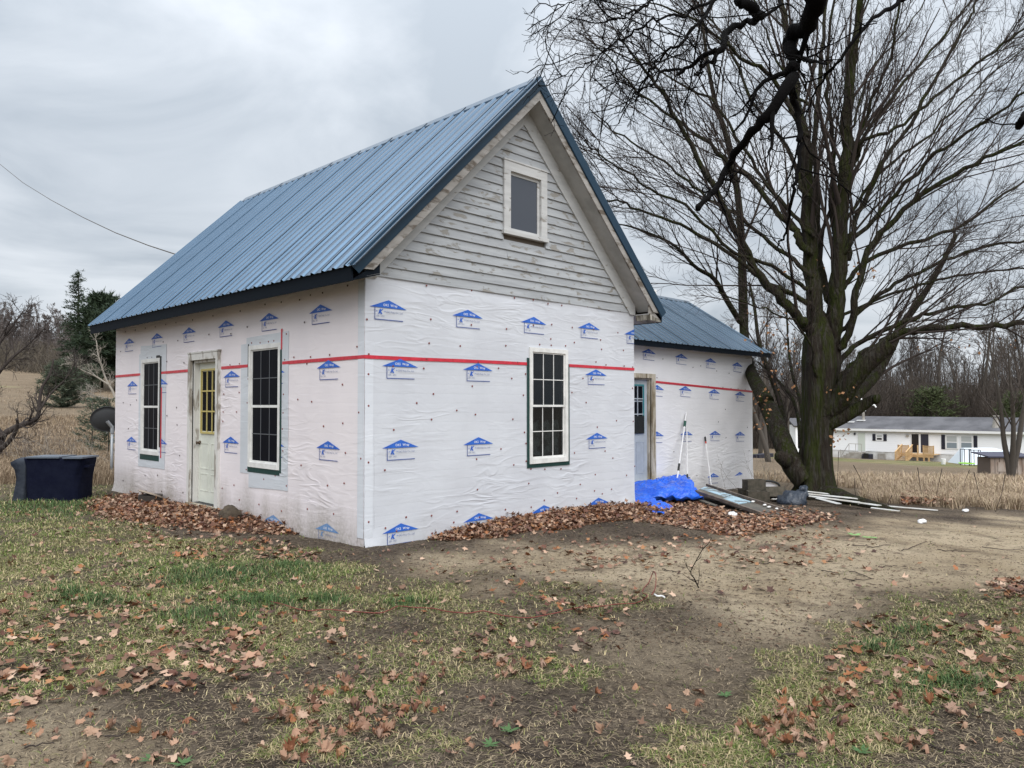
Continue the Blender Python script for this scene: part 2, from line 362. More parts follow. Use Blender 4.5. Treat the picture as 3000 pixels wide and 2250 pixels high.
# ------------------------------------------------------------------ ground
def axis_coords(a, b, step, lo, hi):
    mid = list(np.arange(a, b+1e-6, step)); out = []
    p, s_ = a, step
    while p > lo: s_ *= 1.13; p -= s_; out.append(p)
    out = out[::-1]+mid; p, s_ = b, step
    while p < hi: s_ *= 1.13; p += s_; out.append(p)
    return np.array(out)
GX = axis_coords(-7, 16, 0.08, -900, 1500); GY = axis_coords(-7.5, 11, 0.08, -900, 1500)
XX, YY = np.meshgrid(GX, GY, indexing='ij')
ZZ = gz(XX, YY)
rel = (vnoise(XX*1.1, YY*1.1, 3, 3)-0.5)*0.07+(vnoise(XX*6, YY*6, 4, 3)-0.5)*0.022
near = np.exp(-np.maximum(np.hypot(XX-4, YY-1)-18, 0)/15)
def house_flat(x, y):
    dx = np.maximum(np.maximum(0-x, x-5.2), 0); dy = np.maximum(np.maximum(0-y, y-8.2), 0); return np.clip(np.hypot(dx, dy)/0.5, 0, 1)
ZZ = ZZ+rel*near+(1-near)*(vnoise(XX*.05, YY*.05, 8, 3)-.5)*0.5*np.clip((np.hypot(XX, YY)-25)/60, 0, 1)
def relief(x, y):
    return ((vnoise(x*1.1, y*1.1, 3, 3)-0.5)*0.07+(vnoise(x*6, y*6, 4, 3)-0.5)*0.022)
GRASS = [  # (polygon in photograph display pixels, strength) measured on the yard
    ([(-400, 1040), (245, 1040), (250, 1105), (420, 1170), (640, 1190), (800, 1205), (930, 1250), (760, 1420), (560, 1500), (300, 1470), (190, 1560), (-400, 1600)], 0.9),
    ([(560, 1235), (930, 1250), (1150, 1275), (1420, 1275), (1340, 1380), (1180, 1440), (1000, 1480), (760, 1430), (600, 1400)], 0.62),
    ([(540, 1530), (700, 1470), (960, 1470), (900, 1560), (760, 1640), (520, 1640)], 0.55),
    ([(1560, 1800), (1480, 1640), (1540, 1540), (1660, 1460), (1720, 1380), (1850, 1345), (2300, 1300), (2600, 1400), (2300, 1520), (2040, 1590), (1900, 1640), (1800, 1800)], 0.85),
    ([(930, 1205), (1000, 1200), (1150, 1215), (1040, 1235)], 0.35),
    ([(1560, 1240), (1660, 1235), (1640, 1262)], 0.3),
]
SAND = [([(830, 1215), (1100, 1180), (1500, 1170), (1800, 1140), (2400, 1110), (2500, 1290), (1900, 1330), (1650, 1370), (1400, 1290), (1050, 1250)], 1.0),
        ([(-300, 1600), (160, 1570), (330, 1620), (200, 1800), (-300, 1800)], 0.8),
        ([(1300, 1380), (1700, 1340), (1640, 1420), (1400, 1520), (1250, 1500)], 0.45)]
def cover(x, y):
    """grass, sand, dry field amounts at ground points"""
    x = np.asarray(x, float); y = np.asarray(y, float)
    u, v, dpt = proj(x, y, gz(x, y))
    jx = (vnoise(x*1.7, y*1.7, 21, 4)-.5); jy = (vnoise(x*1.7, y*1.7, 22, 4)-.5)
    sc_ = np.clip(2227/np.maximum(dpt, .5)/D, 0, 900)
    jf = vnoise(x*9, y*9, 23, 3)-.5
    uu = u+jx*sc_*0.95+jf*sc_*.35; vv = v+(jy*.38+jf*.16)*np.clip(v-875, 10, 700)
    vis = dpt > 0.3
    g = np.zeros(x.shape); s = np.zeros(x.shape)
    for p, k in GRASS: g = np.maximum(g, np.where(inpoly(uu, vv, p) & vis, k, 0))
    for p, k in SAND: s = np.maximum(s, np.where(inpoly(uu, vv, p) & vis, k, 0))
    off = (~vis) | (v > 1680) | (u < -380) | (u > 2600)
    g = np.where(off, 0.6*(vnoise(x*.5, y*.5, 9, 3) > .5), g)
    pn = vnoise(x*2.3, y*2.3, 31, 4)
    g = g*np.clip(0.25+2.4*(pn-0.33), 0.05, 1.15)
    # beyond the yard everything is rough grass field
    dist = np.hypot(x-CX, y-CY)
    right = (y < 14) & (x > 11.2+0.18*(y+4)+jx*1.5)
    wood = (x > 6) & (v < 1110+jy*40) & (u > 1640)
    f = np.where(((v < 1043+jy*14) & (y > 3.0) & (x < 0.5)) | (dist > 24) | (right & (v < 1098+jy*30)), 1.0, 0.0)
    lawn = ((x > 52) & (x < 79) & (y > -6) & (y < 60)) & (vnoise(x*.12, y*.12, 5, 3) > .42)
    return np.clip(g, 0, 1), np.clip(s, 0, 1), f, lawn.astype(float)
g_, s_, f_, l_ = cover(XX, YY)
def soften(a, k):
    for _ in range(k):
        b_ = a.copy(); b_[1:-1, 1:-1] = (a[1:-1, 1:-1]*2+a[:-2, 1:-1]+a[2:, 1:-1]+a[1:-1, :-2]+a[1:-1, 2:])/6; a = b_
    return a
g_ = soften(g_, 5); s_ = soften(s_, 14); f_ = soften(f_, 3)
n0, n1_ = XX.shape
idx = np.arange(n0*n1_).reshape(n0, n1_)
Fq = np.stack([idx[:-1, :-1].ravel(), idx[1:, :-1].ravel(), idx[1:, 1:].ravel(), idx[:-1, 1:].ravel()], 1)
gm = bpy.data.materials.new('yard_soil'); gm.use_nodes = True
t = gm.node_tree; b = t.nodes['Principled BSDF']; L = t.links; b.inputs['Roughness'].default_value = 0.95; b.inputs['Specular IOR Level'].default_value = 0.15
at_ = nod(t, 'ShaderNodeAttribute', attribute_name='tint'); sp = nod(t, 'ShaderNodeSeparateColor'); L.new(at_.outputs['Color'], sp.inputs[0])
tcn = nod(t, 'ShaderNodeTexCoord')
def gn(scale, det=6, rough=.6, st=(1, 1, 1)):
    mp = nod(t, 'ShaderNodeMapping'); mp.inputs['Scale'].default_value = st; L.new(tcn.outputs['Object'], mp.inputs[0])
    n = nod(t, 'ShaderNodeTexNoise'); n.inputs['Scale'].default_value = scale; n.inputs['Detail'].default_value = det; n.inputs['Roughness'].default_value = rough
    L.new(mp.outputs[0], n.inputs['Vector']); return n.outputs['Fac']
def gr_(v, lo, hi):
    r = nod(t, 'ShaderNodeMapRange'); r.inputs['From Min'].default_value = lo; r.inputs['From Max'].default_value = hi; L.new(v, r.inputs['Value']); return r.outputs[0]
def gmx(f, a, b_):
    x = nod(t, 'ShaderNodeMix', data_type='RGBA')
    for k_, v in (('Factor', f), ('A', a), ('B', b_)):
        if isinstance(v, tuple): x.inputs[k_].default_value = (*v, 1)
        else: L.new(v, x.inputs[k_])
    return x.outputs['Result']
def gmul(a, b_):
    q = nod(t, 'ShaderNodeMath', operation='MULTIPLY')
    for i, v in enumerate((a, b_)):
        if isinstance(v, float): q.inputs[i].default_value = v
        else: L.new(v, q.inputs[i])
    return q.outputs[0]
dirt = gmx(gr_(gn(1.3), .35, .65), (0.13, 0.102, 0.078), (0.24, 0.19, 0.14))
dirt = gmx(gr_(gn(0.8, 5), .46, .68), dirt, (0.095, 0.074, 0.058))
dirt = gmx(gr_(gn(24, 8, .8), .46, .60), dirt, (0.045, 0.033, 0.025))
sand = gmx(gr_(gn(0.9, 5), .35, .62), (0.47, 0.37, 0.245), (0.63, 0.515, 0.36))
sand = gmx(gr_(gn(1.1, 8, .72), .52, .66), sand, (0.20, 0.155, 0.112))
sand = gmx(gr_(gn(5.5, 8, .75), .54, .66), sand, (0.17, 0.13, 0.095))
sand = gmx(gr_(gn(35, 8, .7), .54, .66), sand, (0.15, 0.115, 0.082))
turf = gmx(gr_(gn(2.2, 6), .4, .6), (0.17, 0.145, 0.080), (0.25, 0.20, 0.125))
turf = gmx(gr_(gn(40, 8, .7), .4, .62), turf, (0.10, 0.085, 0.050))
field = gmx(gr_(gn(.35, 6), .35, .65), (0.25, 0.192, 0.132), (0.19, 0.145, 0.10))
field = gmx(gr_(gn(5, 8, .75), .45, .62), field, (0.16, 0.125, 0.085))
field = gmx(gr_(gn(.06, 3), .58, .66), field, (0.25, 0.22, 0.13))
lawn = gmx(gr_(gn(.5, 5), .42, .62), (0.13, 0.15, 0.06), (0.27, 0.22, 0.12))
c_ = gmx(sp.outputs[1], dirt, sand)
c_ = gmx(sp.outputs[0], c_, turf)
c_ = gmx(sp.outputs[2], c_, field)
al = nod(t, 'ShaderNodeAttribute', attribute_name='lawn'); c_ = gmx(gmul(al.outputs['Fac'], 1.0), c_, lawn)
L.new(c_, b.inputs['Base Color'])
hb = nod(t, 'ShaderNodeMath', operation='ADD'); L.new(gn(14, 8, .75), hb.inputs[0]); L.new(gn(70, 6, .7), hb.inputs[1])
bp = nod(t, 'ShaderNodeBump'); bp.inputs['Strength'].default_value = 1.0; bp.inputs['Distance'].default_value = 0.05
L.new(hb.outputs[0], bp.inputs['Height']); L.new(bp.outputs[0], b.inputs['Normal'])
ground = fastmesh('ground', np.stack([XX.ravel(), YY.ravel(), ZZ.ravel()], 1), Fq, gm, smooth=True,
                  attr=np.stack([g_.ravel(), s_.ravel(), f_.ravel()], 1))
la = ground.data.attributes.new('lawn', 'FLOAT', 'POINT'); la.data.foreach_set('value', l_.ravel().astype(np.float32))
tag(ground, 'yard and fields of worn grass, sandy dirt and dry meadow', kind='structure')

# ------------------------------------------------------------------ farmhouse
house = thing('farmhouse', 'small white gabled farmhouse clad in printed house wrap with blue metal roof and rear wing', 'house', (0, 0, 0))
W, Lh, HW = 5.172, 8.19, 3.12
OV, OB, EV, ZE, ZR = 0.3194, 0.2712, 0.3852, 3.1087, 6.0388

def wall_disp(s, z):
    return 0.003*(mnoise.noise(Vector((s*0.9, z*2.3, 3.1))))
def wall_sheet(name, mat, parent, axis, plane, inward, s0, s1, z0, z1, holes, thick=0.14, step=0.09, hem=None, top=None):
    """wall with openings: finely divided skin (slightly uneven), inner skin and reveals"""
    S = sorted({s0, s1} | {h[0] for h in holes} | {h[1] for h in holes}); Z = sorted({z0, z1} | {h[2] for h in holes} | {h[3] for h in holes})
    def refine(A):
        out = []
        for a, b2 in zip(A[:-1], A[1:]):
            n = max(1, int(round((b2-a)/step))); out += [a+(b2-a)*i/n for i in range(n)]
        return out+[A[-1]]
    Sf, Zf = refine(S), refine(Z)
    def P(s, z, d): return (s, plane+inward*d, z) if axis == 0 else (plane+inward*d, s, z)
    mb = MB(); vi = {}
    def gv(s, z, d):
        k = (round(s, 5), round(z, 5), d)
        if k not in vi:
            dd = d
            if d == 0:
                dd = wall_disp(s, z)
                if hem: dd -= hem(s, z)
            vi[k] = len(mb.v); mb.v.append(P(s, z, dd))
        return vi[k]
    def hole(s, z): return any(h[0] < s < h[1] and h[2] < z < h[3] for h in holes)
    for i in range(len(Sf)-1):
        for j in range(len(Zf)-1):
            if hole((Sf[i]+Sf[i+1])/2, (Zf[j]+Zf[j+1])/2): continue
            mb.f.append((gv(Sf[i], Zf[j], 0), gv(Sf[i+1], Zf[j], 0), gv(Sf[i+1], Zf[j+1], 0), gv(Sf[i], Zf[j+1], 0))); mb.m.append(0)
    for i in range(len(S)-1):
        for j in range(len(Z)-1):
            if hole((S[i]+S[i+1])/2, (Z[j]+Z[j+1])/2): continue
            a = [P(S[i], Z[j], thick), P(S[i], Z[j+1], thick), P(S[i+1], Z[j+1], thick), P(S[i+1], Z[j], thick)]
            mb.mi = 1; mb.add(a, [(0, 1, 2, 3)]); mb.mi = 0
    for h in holes:
        a0, a1, b0, b1 = h
        mb.mi = 1
        for (p, q) in (((a0, b0), (a1, b0)), ((a1, b0), (a1, b1)), ((a1, b1), (a0, b1)), ((a0, b1), (a0, b0))):
            mb.add([P(*p, 0.006), P(*q, 0.006), P(*q, thick), P(*p, thick)], [(0, 1, 2, 3)])
        mb.mi = 0
    return mb.build(name, [mat, M['inside']], parent, smooth=True)

# hems: the loose bottom of the wrap bulges and creases
def hem_front(s, z):
    k = max(0, 0.22-z)/0.22 if z < 0.22 else 0
    e = math.exp(-((s-0.10)/0.14)**2)+0.9*math.exp(-((s-4.95)/0.25)**2)
    top = max(0, (z-2.45)/0.6)
    return k*k*e*(0.05+0.07*mnoise.noise(Vector((s*7, z*6, 1))))+top*0.006*math.sin(9*z+3.2*s+3*mnoise.noise(Vector((s*1.4, z*2, 5))))
def hem_side(s, z):
    k = max(0, 0.22-z)/0.22 if z < 0.22 else 0
    return k*k*math.exp(-((s-8.0)/0.5)**2)*0.05
def hem_wing(s, z):
    zz_ = z+0.053*(s-5.2); k = max(0, 0.45-zz_)/0.45 if zz_ < 0.45 else 0
    return k*k*math.exp(-((s-12.3)/0.8)**2)*(0.07+0.07*mnoise.noise(Vector((s*4, z*5, 9))))+k*0.01*mnoise.noise(Vector((s*4, z*4, 2)))

WB = (1.955, 2.745, 0.80, 2.38)     # window by the corner (along y, z)
WA = (6.045, 6.80, 0.80, 2.36)
DR = (3.80, 4.70, 0.10, 2.30)
WG = (2.745, 3.465, 0.835, 2.36)
DW = (7.40, 8.345, 0.0, 2.16)
front = wall_sheet('gable_wall', M['wrap_front'], house, 0, 0.0, 1, 0.0, W, -0.35, 3.10, [WG], hem=hem_front)
side = wall_sheet('side_wall', M['wrap_side'], house, 1, 0.0, 1, 0.0, Lh, -0.35, HW, [WB, WA, DR], hem=hem_side)
side.data.flip_normals()
YW, XWR = 1.85, 12.76
wing = wall_sheet('wing_wall', M['wrap_wing'], house, 0, YW, 1, W, XWR, -1.0, 2.95, [DW], hem=hem_wing)
# plain walls on the far sides
o = MB().box((W-0.14, 0.14, -0.6), (W, YW, 3.3)).build('return_wall', M['wrap_wing'], house)
MB().box((W-0.14, YW, -0.6), (W-0.003, Lh, 3.3)).build('inner_wall', M['inside'], house)
MB().box((0.14, Lh-0.14, -0.3), (W-0.14, Lh, 3.2)).build('back_wall', M['wrap_side'], house)
MB().box((W, 5.95, -1.0), (XWR, 6.09, 3.0)).build('wing_back_wall', M['wrap_wing'], house)
mb = MB(); mb.add([(XWR-.14, YW+.14, -1), (XWR-.14, 5.95, -1), (XWR-.14, 5.95, 2.9), (XWR-.14, 3.9, 4.3), (XWR-.14, YW+.14, 2.9)], [(0, 1, 2, 3, 4)])
mb.prism([(XWR, YW+.002, -1), (XWR, 5.95, -1), (XWR, 5.95, 2.93), (XWR, 3.9, 4.30), (XWR, YW+.002, 2.93)], (-.139, 0, 0)); mb.build('wing_end_wall', M['wrap_wing'], house)
MB().box((0.14, 0.14, -0.25), (W-.14, Lh-.14, -.05)).build('interior_floor', M['inside'], house)
MB().box((0.14, 0.14, 3.2), (W-.14, Lh-.14, 3.25)).build('interior_ceiling', M['inside'], house)

def wall_point(axis, plane, outward, s, z, d=0.0):
    return (s, plane+outward*d, z) if axis == 0 else (plane+outward*d, s, z)

# seam tape, patches and overlapping strips
def strip(name, mat, parent, axis, plane, out, pts, hgt, d=0.008, thick=0.003):
    mb = MB()
    for (s0, z0), (s1, z1) in zip(pts[:-1], pts[1:]):
        n = max(1, int(abs(s1-s0)/0.12))
        for i in range(n):
            a, c = i/n, (i+1)/n
            q = [(s0+(s1-s0)*a, z0+(z1-z0)*a), (s0+(s1-s0)*c, z0+(z1-z0)*c)]
            w0 = hgt*(0.5+0.04*mnoise.noise(Vector((q[0][0]*3, 0, 4)))); w1 = hgt*(0.5+0.04*mnoise.noise(Vector((q[1][0]*3, 0, 4))))
            P = [wall_point(axis, plane, out, q[0][0], q[0][1]-w0, d), wall_point(axis, plane, out, q[1][0], q[1][1]-w1, d),
                 wall_point(axis, plane, out, q[1][0], q[1][1]+w1, d), wall_point(axis, plane, out, q[0][0], q[0][1]+w0, d)]
            mb.add(P, [(0, 1, 2, 3)])
    return mb.build(name, mat, parent)
def panel(name, mat, parent, axis, plane, out, poly, d0, d1):
    P = [wall_point(axis, plane, out, s, z, d0) for s, z in poly]
    dv = (0, out*(d1-d0), 0) if axis == 0 else (out*(d1-d0), 0, 0)
    return MB().prism(P, dv).build(name, mat, parent)
strip('seam_tape', M['red_tape'], front, 0, 0, -1, [(-0.008, 2.15), (0.6, 2.153), (1.8, 2.168), (2.655, 2.172)], 0.042)
strip('seam_tape', M['red_tape'], front, 0, 0, -1, [(3.535, 2.182), (5.172, 2.18)], 0.042)
strip('seam_tape', M['red_tape'], side, 1, 0, -1, [(-0.008, 2.15), (1.2, 2.152), (1.86, 2.152)], 0.042)
strip('seam_tape', M['red_tape'], side, 1, 0, -1, [(2.80, 2.150), (3.66, 2.150)], 0.042)
strip('seam_tape', M['red_tape'], side, 1, 0, -1, [(4.80, 2.150), (5.95, 2.148)], 0.042)
strip('seam_tape', M['red_tape'], side, 1, 0, -1, [(6.9, 2.150), (8.185, 2.148)], 0.042)
a = on(*c3(250, 661), 1, YW); c = on(*c3(840, 721), 1, YW)
strip('seam_tape', M['red_tape'], wing, 0, YW, -1, [(a[0], a[2]), (c[0], c[2])], 0.046)
for q_ in ([(1.70, .50), (1.93, .50), (1.93, 2.556), (1.70, 2.56)], [(1.93, .50), (2.77, .47), (2.77, .79), (1.93, .79)], [(1.93, 2.39), (2.77, 2.39), (2.77, 2.544), (1.93, 2.556)], [(2.77, .66), (3.03, .66), (3.03, 2.455), (2.87, 2.46), (2.87, 2.54), (2.77, 2.543)]): panel('wrap_patch', M['wrap_patch'], side, 1, 0, -1, q_, 0.004, 0.0065)
for q_ in ([(5.76, .54), (6.02, .54), (6.02, 2.625), (5.73, 2.62)], [(6.02, .54), (6.82, .53), (6.82, .79), (6.02, .79)], [(6.02, 2.37), (6.82, 2.37), (6.82, 2.648), (6.02, 2.625)], [(6.82, .53), (6.95, .53), (6.97, 2.50), (6.90, 2.51), (6.90, 2.65), (6.82, 2.648)]): panel('wrap_patch', M['wrap_patch'], side, 1, 0, -1, q_, 0.004, 0.0065)
panel('wrap_strip', M['wrap_strip'], side, 1, 0, -1, [(0.004, 0.10), (0.125, 0.10), (0.125, 3.02), (0.004, 3.02)], 0.004, 0.0065)
panel('wrap_strip', M['wrap_strip'], front, 0, 0, -1, [(0.0, 0.02), (0.115, 0.0), (0.115, 2.12), (0.0, 2.12)], 0.004, 0.0065)
panel('wrap_strip', M['wrap_strip'], side, 1, 0, -1, [(0.13, -0.1), (2.4, -0.12), (2.4, 0.42), (0.13, 0.42)], 0.0035, 0.005).data.materials[0] = M['wrap_side']

# printed logos: one flat print shared by every copy
def text_mesh(s, size, x, z, bold=0.0, spacing=1.0, xs=1.0):
    cu = bpy.data.curves.new('t', 'FONT'); cu.body = s; cu.size = size; cu.resolution_u = 2; cu.offset = bold; cu.space_character = spacing
    ob = bpy.data.objects.new('t', cu); me = bpy.data.meshes.new_from_object(ob)
    vs = [(x+v.co.x*xs, v.co.y+z) for v in me.vertices]; fs = [tuple(p.vertices) for p in me.polygons]
    bpy.data.objects.remove(ob); bpy.data.meshes.remove(me); bpy.data.curves.remove(cu); return vs, fs
def logo_geometry():
    """local coordinates: s right, z up, apex at the origin"""
    g = []
    g.append(([(-0.264, -0.094), (0.264, -0.094), (0, 0)], [(0, 1, 2)], 0))
    g.append(([(-0.196, -0.10), (-0.187, -0.10), (-0.187, -0.228), (0.21, -0.228), (0.21, -0.237), (-0.196, -0.237)], [(0, 5, 3, 2), (0, 2, 1)], 1))
    g[-1] = ([(-0.196, -0.096), (-0.196, -0.237), (-0.187, -0.228), (-0.187, -0.096), (0.21, -0.237), (0.21, -0.228)], [(0, 1, 2, 3), (1, 4, 5, 2)], 1)
    v, f = text_mesh('OKS  Wrap', 0.040, -0.078, -0.074, 0.0006, 1.05); g.append((v, f, 2))
    v, f = text_mesh('K', 0.078, -0.145, -0.166, 0.0035); v = [(x+(y+0.166)*0.35, y) for x, y in v]; g.append((v, f, 0))
    for sx in (-1, 1):
        cx0 = -0.108+sx*0.052; g.append(([(cx0, -0.128), (cx0+sx*0.014, -0.136), (cx0, -0.144)], [(0, 1, 2)] if sx < 0 else [(0, 2, 1)], 0))
    v, f = text_mesh('OKS Poly Co., Ltd', 0.031, -0.035, -0.150, 0.0, 1.02); g.append((v, f, 3))
    v, f = text_mesh('ESR - 2421', 0.026, -0.170, -0.200, 0.0); g.append((v, f, 3))
    return g
LG = logo_geometry()
def logo_mesh(mats, flip, lo=-9, hi=9):
    bm = bmesh.new()
    order = [0, 1, 2, 3]
    for k, (vs, fs, mi) in enumerate(LG):
        lift = 0.0 if mi != 2 else 0.0012
        bv = [bm.verts.new((x, -lift, z)) for x, z in vs]
        for f in fs:
            try: fc = bm.faces.new([bv[i] for i in f]); fc.material_index = mi
            except ValueError: pass
    for x, sgn in ((lo, -1), (hi, 1)):
        if abs(x) < 5: bmesh.ops.bisect_plane(bm, geom=bm.verts[:]+bm.edges[:]+bm.faces[:], plane_co=(x, 0, 0), plane_no=(sgn, 0, 0), clear_outer=True)
    bmesh.ops.recalc_face_normals(bm, faces=bm.faces[:])
    me = bpy.data.meshes.new('printed_logo'); bm.to_mesh(me); bm.free()
    for m in mats: me.materials.append(m)
    return me
MI = [M['ink'], M['ink_dark'], M['ink_white'], M['ink_text']]; MF = [M['ink_faded'], M['ink_text'], M['ink_white'], M['ink_text']]
ME_L, ME_F = logo_mesh(MI, False), logo_mesh(MF, False)
def logo(parent, axis, plane, s, z, tilt=0.0, clip=None, faded=False):
    me = (ME_F if faded else ME_L) if clip is None else logo_mesh(MF if faded else MI, False, *clip)
    ob = link('printed_logo', me, parent)
    # on the side wall s runs away from the camera, so text runs from far to near
    if axis == 0: ob.location = (s, plane-0.0085, z); ob.rotation_euler = (0, tilt, 0)
    else: ob.location = (plane-0.0085, s, z); ob.rotation_euler = (0, 0, -math.pi/2)
for s, z in ((0.322, 2.823), (1.561, 2.822), (2.796, 2.833), (4.019, 2.845), (0.494, 2.147), (1.739, 2.145), (4.18, 2.147), (0.503, 1.197), (1.746, 1.190), (4.197, 1.183),
             (0.51, 0.219), (1.754, 0.213), (2.996, 0.199), (4.228, 0.197)): logo(front, 0, 0, s, z)
logo(front, 0, 0, 5.165, 2.825, clip=(-9, 0.005))
for s, z in ((7.483, 2.825), (6.157, 2.831), (4.827, 2.835), (3.522, 2.841), (2.227, 2.838), (0.935, 2.831), (7.285, 2.042), (0.748, 2.144), (3.322, 2.10), (7.293, 1.041), (3.33, 1.154), (0.745, 1.176)):
    logo(side, 1, 0, s, z)
for s, z in ((7.33, 0.03), (6.042, 0.071), (4.60, 0.074), (3.373, 0.157), (2.061, 0.162), (0.754, 0.194)): logo(side, 1, 0, s, z, faded=True)
# local +x of the print points toward the camera end (-y): clip so nothing hangs in an opening
for s, z in ((5.92, 2.047), (5.92, 1.052)): logo(side, 1, 0, s, z, clip=(-(6.02-s), 9))
for s, z in ((4.60, 2.064), (4.60, 1.082)): logo(side, 1, 0, s, z, clip=(-9, s-4.77))
for s, z in ((2.05, 2.12), (2.05, 1.16)): logo(side, 1, 0, s, z, clip=(-(1.93-s), 9))
for px, py in ((207, 460), (405, 490), (583, 517), (745, 542), (430, 687), (605, 705), (762, 720), (437, 958), (610, 958), (762, 963), (425, 1222), (600, 1215), (760, 1208)):
    p = on(*c3(px, py), 1, YW); logo(wing, 0, YW, p[0], p[2], tilt=0.036)
for px, py in ((258, 680), (256, 962), (245, 1240)):
    p = on(*c3(px, py), 1, YW); p[0] = min(p[0], 8.62); logo(wing, 0, YW, p[0], p[2], tilt=0.036, clip=(8.50-p[0], 9))

# plastic-capped nails
def cap_mesh(m1):
    mb = MB(); n = 10
    ring = lambda r, d: [(r*math.cos(2*math.pi*k/n), -d, r*math.sin(2*math.pi*k/n)) for k in range(n)]
    mb.add(ring(.0125, 0)+ring(.0108, .004), [(k, (k+1) % n, (k+1) % n+n, k+n) for k in range(n)]+[tuple(range(n, 2*n))])
    mb.mi = 1; mb.add(ring(.0045, .0055)+ring(.004, .004), [tuple(range(n))]); mb.mi = 0
    me = bpy.data.meshes.new('cap_nail'); me.from_pydata(mb.v, [], mb.f); me.materials.append(m1); me.materials.append(M['dark_cap']); me.polygons.foreach_set('material_index', mb.m); return me
CAPR, CAPD = cap_mesh(M['red_cap']), cap_mesh(M['dark_cap'])
def nail(parent, axis, plane, s, z, dark=False):
    ob = link('cap_nail', CAPD if dark else CAPR, parent)
    ob.location = (s, plane-0.006, z) if axis == 0 else (plane-0.006, s, z)
    if axis == 1: ob.rotation_euler = (0, 0, -math.pi/2)
def c2p(x, y): p = on(1040+x/1.8433, 750+y/1.8433, 1, 0); return p[0], p[2]
for x, y in [(63, 342), (385, 160), (628, 186), (860, 226), (962, 237), (1041, 258), (1115, 267), (1212, 258), (1255, 273), (1310, 275), (1370, 292), (1430, 298), (1497, 300), (408, 342), (627, 372), (817, 394),
             (962, 374), (1061, 370), (1172, 386), (1288, 396), (1418, 414), (399, 471), (567, 486), (813, 484), (996, 478), (1058, 482), (1056, 448), (1136, 485), (1183, 467), (1325, 453), (1330, 504), (1448, 509),
             (73, 530), (385, 556), (663, 573), (876, 575), (1300, 572), (1354, 588), (1452, 594), (1498, 600), (71, 638), (43, 666+0), (204, 594), (370, 607), (657, 598), (774, 606), (920, 637), (845, 661), (632, 703),
             (422, 745), (332, 794), (72, 809), (548, 834), (649, 856), (412, 883), (851, 881), (208, 939), (908, 752), (914, 952), (1170, 737), (1247, 791), (1230, 661), (1284, 667), (1497, 714), (1411, 889), (1307, 924),
             (1501, 893), (787, 1042), (922, 1012), (655, 1097), (71, 1115), (856, 1128), (923, 1108), (160, 1156), (949, 1150), (1024, 1151), (1111, 1149), (1143, 1125), (1184, 1063), (1349, 1053), (1391, 1091), (1509, 1135),
             (937, 1228), (660, 1261), (1092, 1279), (1296, 1180), (1215, 1233), (1292, 1268), (1334, 1284), (1384, 1259), (1465, 1184), (1195, 1309), (1021, 1319), (1442, 1335), (811, 1369), (550, 1379), (412, 1402),
             (275, 1410), (72, 1436), (163, 1469), (415, 1497), (532, 1438), (950, 1356), (669, 1411), (222, 1485)]:
    if x < 52: continue
    s, z = c2p(x, y); nail(front, 0, 0, s, z)
def c1p(x, y): p = on(240+x/1.8433, 750+y/1.8433, 0, 0); return p[1], p[2]
for x, y in [(1488, 490), (1340, 534), (1237, 545), (1147, 547), (1098, 560), (1217, 582), (853, 582), (802, 588), (1302, 199), (1437, 160), (1236, 212), (1178, 237), (991, 262), (1079, 250), (857, 298), (710, 323), (600, 345), (510, 360),
             (895, 383), (1204, 358), (688, 424), (520, 457), (441, 464), (1107, 421), (919, 470), (965, 469), (1010, 463), (1039, 458), (807, 420), (664, 521), (627, 520), (1168, 775), (1243, 787), (1409, 694), (1307, 919), (1411, 903),
             (1425, 1063), (1186, 1130), (1498, 845), (1547, 0), (1509, 1094), (1328, 1239), (1418, 1227), (1220, 1366), (1362, 1393), (1107, 1241), (985, 1205), (1046, 1186), (900, 664), (851, 737), (895, 793), (837, 842), (765, 842),
             (768, 746), (763, 893), (890, 1153), (823, 1237), (760, 1254), (852, 1317), (958, 1341), (1088, 1052), (1085, 934), (1091, 747), (1089, 847), (513, 818), (516, 912), (553, 577), (264, 804), (225, 792), (297, 778), (253, 932),
             (461, 862), (433, 1270), (343, 1186), (410, 1184), (530, 1077), (349, 1268), (224, 1212), (547, 1277), (460, 570), (355, 549), (380, 547), (407, 543), (211, 516), (236, 409), (290, 400), (345, 390), (398, 383), (455, 370), (1080, 1377), (918, 1422)]:
    if y == 0: continue
    s, z = c1p(x, y)
    if -0.05 < s < Lh: nail(side, 1, 0, s, z, dark=(z > 2.6 or s > 4.5))
for x, y in [(293, 522), (476, 573), (523, 564), (620, 595), (695, 609), (817, 584), (257, 636), (210, 603), (570, 688), (658, 694), (707, 700), (750, 703), (793, 706), (673, 828), (630, 904), (677, 1000), (807, 937), (817, 1078), (804, 1142), (757, 1283), (360, 1085), (247, 850), (245, 1080), (248, 950), (500, 1230)]:
    p = on(*c3(x, y), 1, YW)
    if p[0] > 8.5: nail(wing, 0, YW, p[0], p[2], dark=True)

